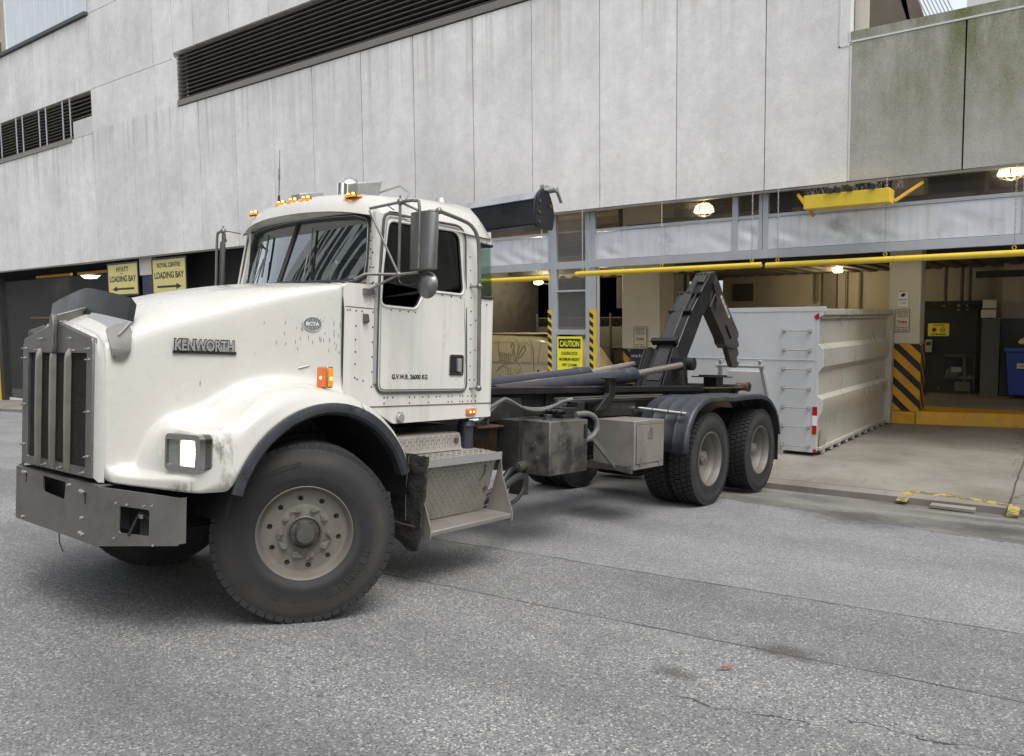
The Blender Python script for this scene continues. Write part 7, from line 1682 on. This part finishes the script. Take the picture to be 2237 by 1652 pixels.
# ---- rear fenders
for sg in (1, -1):
    path = [(-4.93, .66), (-4.95, .80), (-5.0, .95), (-5.10, 1.08), (-5.23, 1.18), (-5.38, 1.235), (-5.55, 1.262), (-5.9, 1.27), (-6.2, 1.255), (-6.5, 1.265), (-6.9, 1.275), (-7.14, 1.27), (-7.35, 1.24), (-7.52, 1.18), (-7.66, 1.09), (-7.76, .98), (-7.83, .85), (-7.87, .72)]
    c = MB(); S_ = []
    for i, (x, z) in enumerate(path):
        a = Vector(path[max(0, i - 1)]); b_ = Vector(path[min(len(path) - 1, i + 1)]); t = (b_ - a).normalized(); n_ = Vector((t.y, -t.x)) * -1
        if n_.y < 0 and abs(n_.y) > .3: n_ = -n_
        if abs(n_.y) <= .3: n_ = Vector((1 if x > -6 else -1, max(0, n_.y)))
        row = []
        for y, o in ((.62, -.0), (.625, .0), (.77, .0), (.775, .006), (.79, .0), (.92, 0), (.925, .006), (.94, 0), (1.07, 0), (1.075, .006), (1.09, 0), (1.185, .0), (1.21, .012), (1.235, .008), (1.25, -.012), (1.25, -.05), (1.235, -.055)):
            row.append((x + n_.x * o, sg * y, z + n_.y * o))
        S_.append(row)
    c.loft(S_); fo = c.build('rear_fender', M['fendplas'], T, ang=50)
    so = fo.modifiers.new('t', 'SOLIDIFY'); so.thickness = .006
    c = MB(); c.plate([(.66, .36), (1.20, .36), (1.20, .80), (.66, .80)], [], -7.90, -7.888, lambda u, v, w_: (w_ - (.80 - v) * .02, sg * u, v)); c.build('rear_mud_flap', M['black'], T)
    c = MB(); c.tube([(-4.90, sg * .5, 1.12), (-4.93, sg * .62, 1.125), (-5.02, sg * 1.20, 1.085)], .024, 14); c.build('fender_pole', M['shiny'], fo)
    c = MB()
    for k, y in enumerate((.82, 1.0, 1.15)): t = (y - .62) / .58; c.cyl((-4.93 - .09 * t - .002, sg * (y - .006), 1.125 - .04 * t), (-4.93 - .09 * t - .002, sg * (y + .006), 1.125 - .04 * t), .029, None, 14)
    c.build('pole_clamp', M['hub'], fo)
c = MB(); c.bx(-8.2, -8.1, .55, .75, 1.0, 1.1); c.build('tail_lamp', M['orange'], T, bevel=.01)
# ---- tarp housing behind the cab
c = MB(); hx0, hx1 = -2.62, -2.22
def tsec(y, dz): return [(-2.245, y, 2.73 + dz), (-2.44, y, 2.72 + dz), (-2.46, y, 2.84 + dz), (-2.42, y, 2.95 + dz), (-2.36, y, 3.0 + dz), (-2.30, y, 3.0 + dz), (-2.242, y, 2.94 + dz), (-2.24, y, 2.80 + dz)]
c.loft([tsec(-1.12, -.03), tsec(1.14, .0)], closed=True, capa=True, capb=True)
th = c.build('tarp_housing', M['tarp'], T, bevel=.01)
c = MB(); c.hexa([(-2.238, -1.12, 2.905), (-2.30, -1.12, 2.973), (-2.30, 1.13, 3.003), (-2.238, 1.13, 2.935), (-2.23, -1.12, 2.91), (-2.295, -1.12, 2.982), (-2.295, 1.13, 3.012), (-2.23, 1.13, 2.94)]); c.build('housing_lid', M['tarptop'], th)
c = MB(); c.plate(roundpoly([(-2.235, 2.715), (-2.47, 2.705), (-2.49, 2.84), (-2.46, 2.93), (-2.42, 2.99), (-2.38, 3.05), (-2.30, 3.03), (-2.25, 2.97)], .03), [], 1.14, 1.165, lambda u, v, w_: (u, w_, v)); ep = c.build('housing_end_plate', M['tarp'], th, bevel=.004)
c = MB(); c.cyl((-2.40, 1.165, 3.03), (-2.40, 1.25, 3.03), .025, None, 14); c.bar((-2.40, 1.235, 3.05), (-2.47, 1.245, 2.93), .014, .03, (0, 1, 0)); c.bx(-2.41, -2.33, 1.12, 1.17, 3.02, 3.07); c.build('crank_handle', M['badge'], th, bevel=.004)
c = MB()
for z in (2.75, 2.83, 2.92): c.cyl((-2.27, 1.165, z), (-2.27, 1.178, z), .012, None, 8)
c.cyl((-2.42, 1.165, 2.9), (-2.42, 1.18, 2.9), .015, None, 8); c.build('bolt', M['rusty'], ep)
c = MB()
for sg in (1, -1): c.bx(-2.40, -2.30, sg * .2 - .05, sg * .2 + .05, 1.3, 2.73)
c.build('tarp_mast', M['chassis'], T)
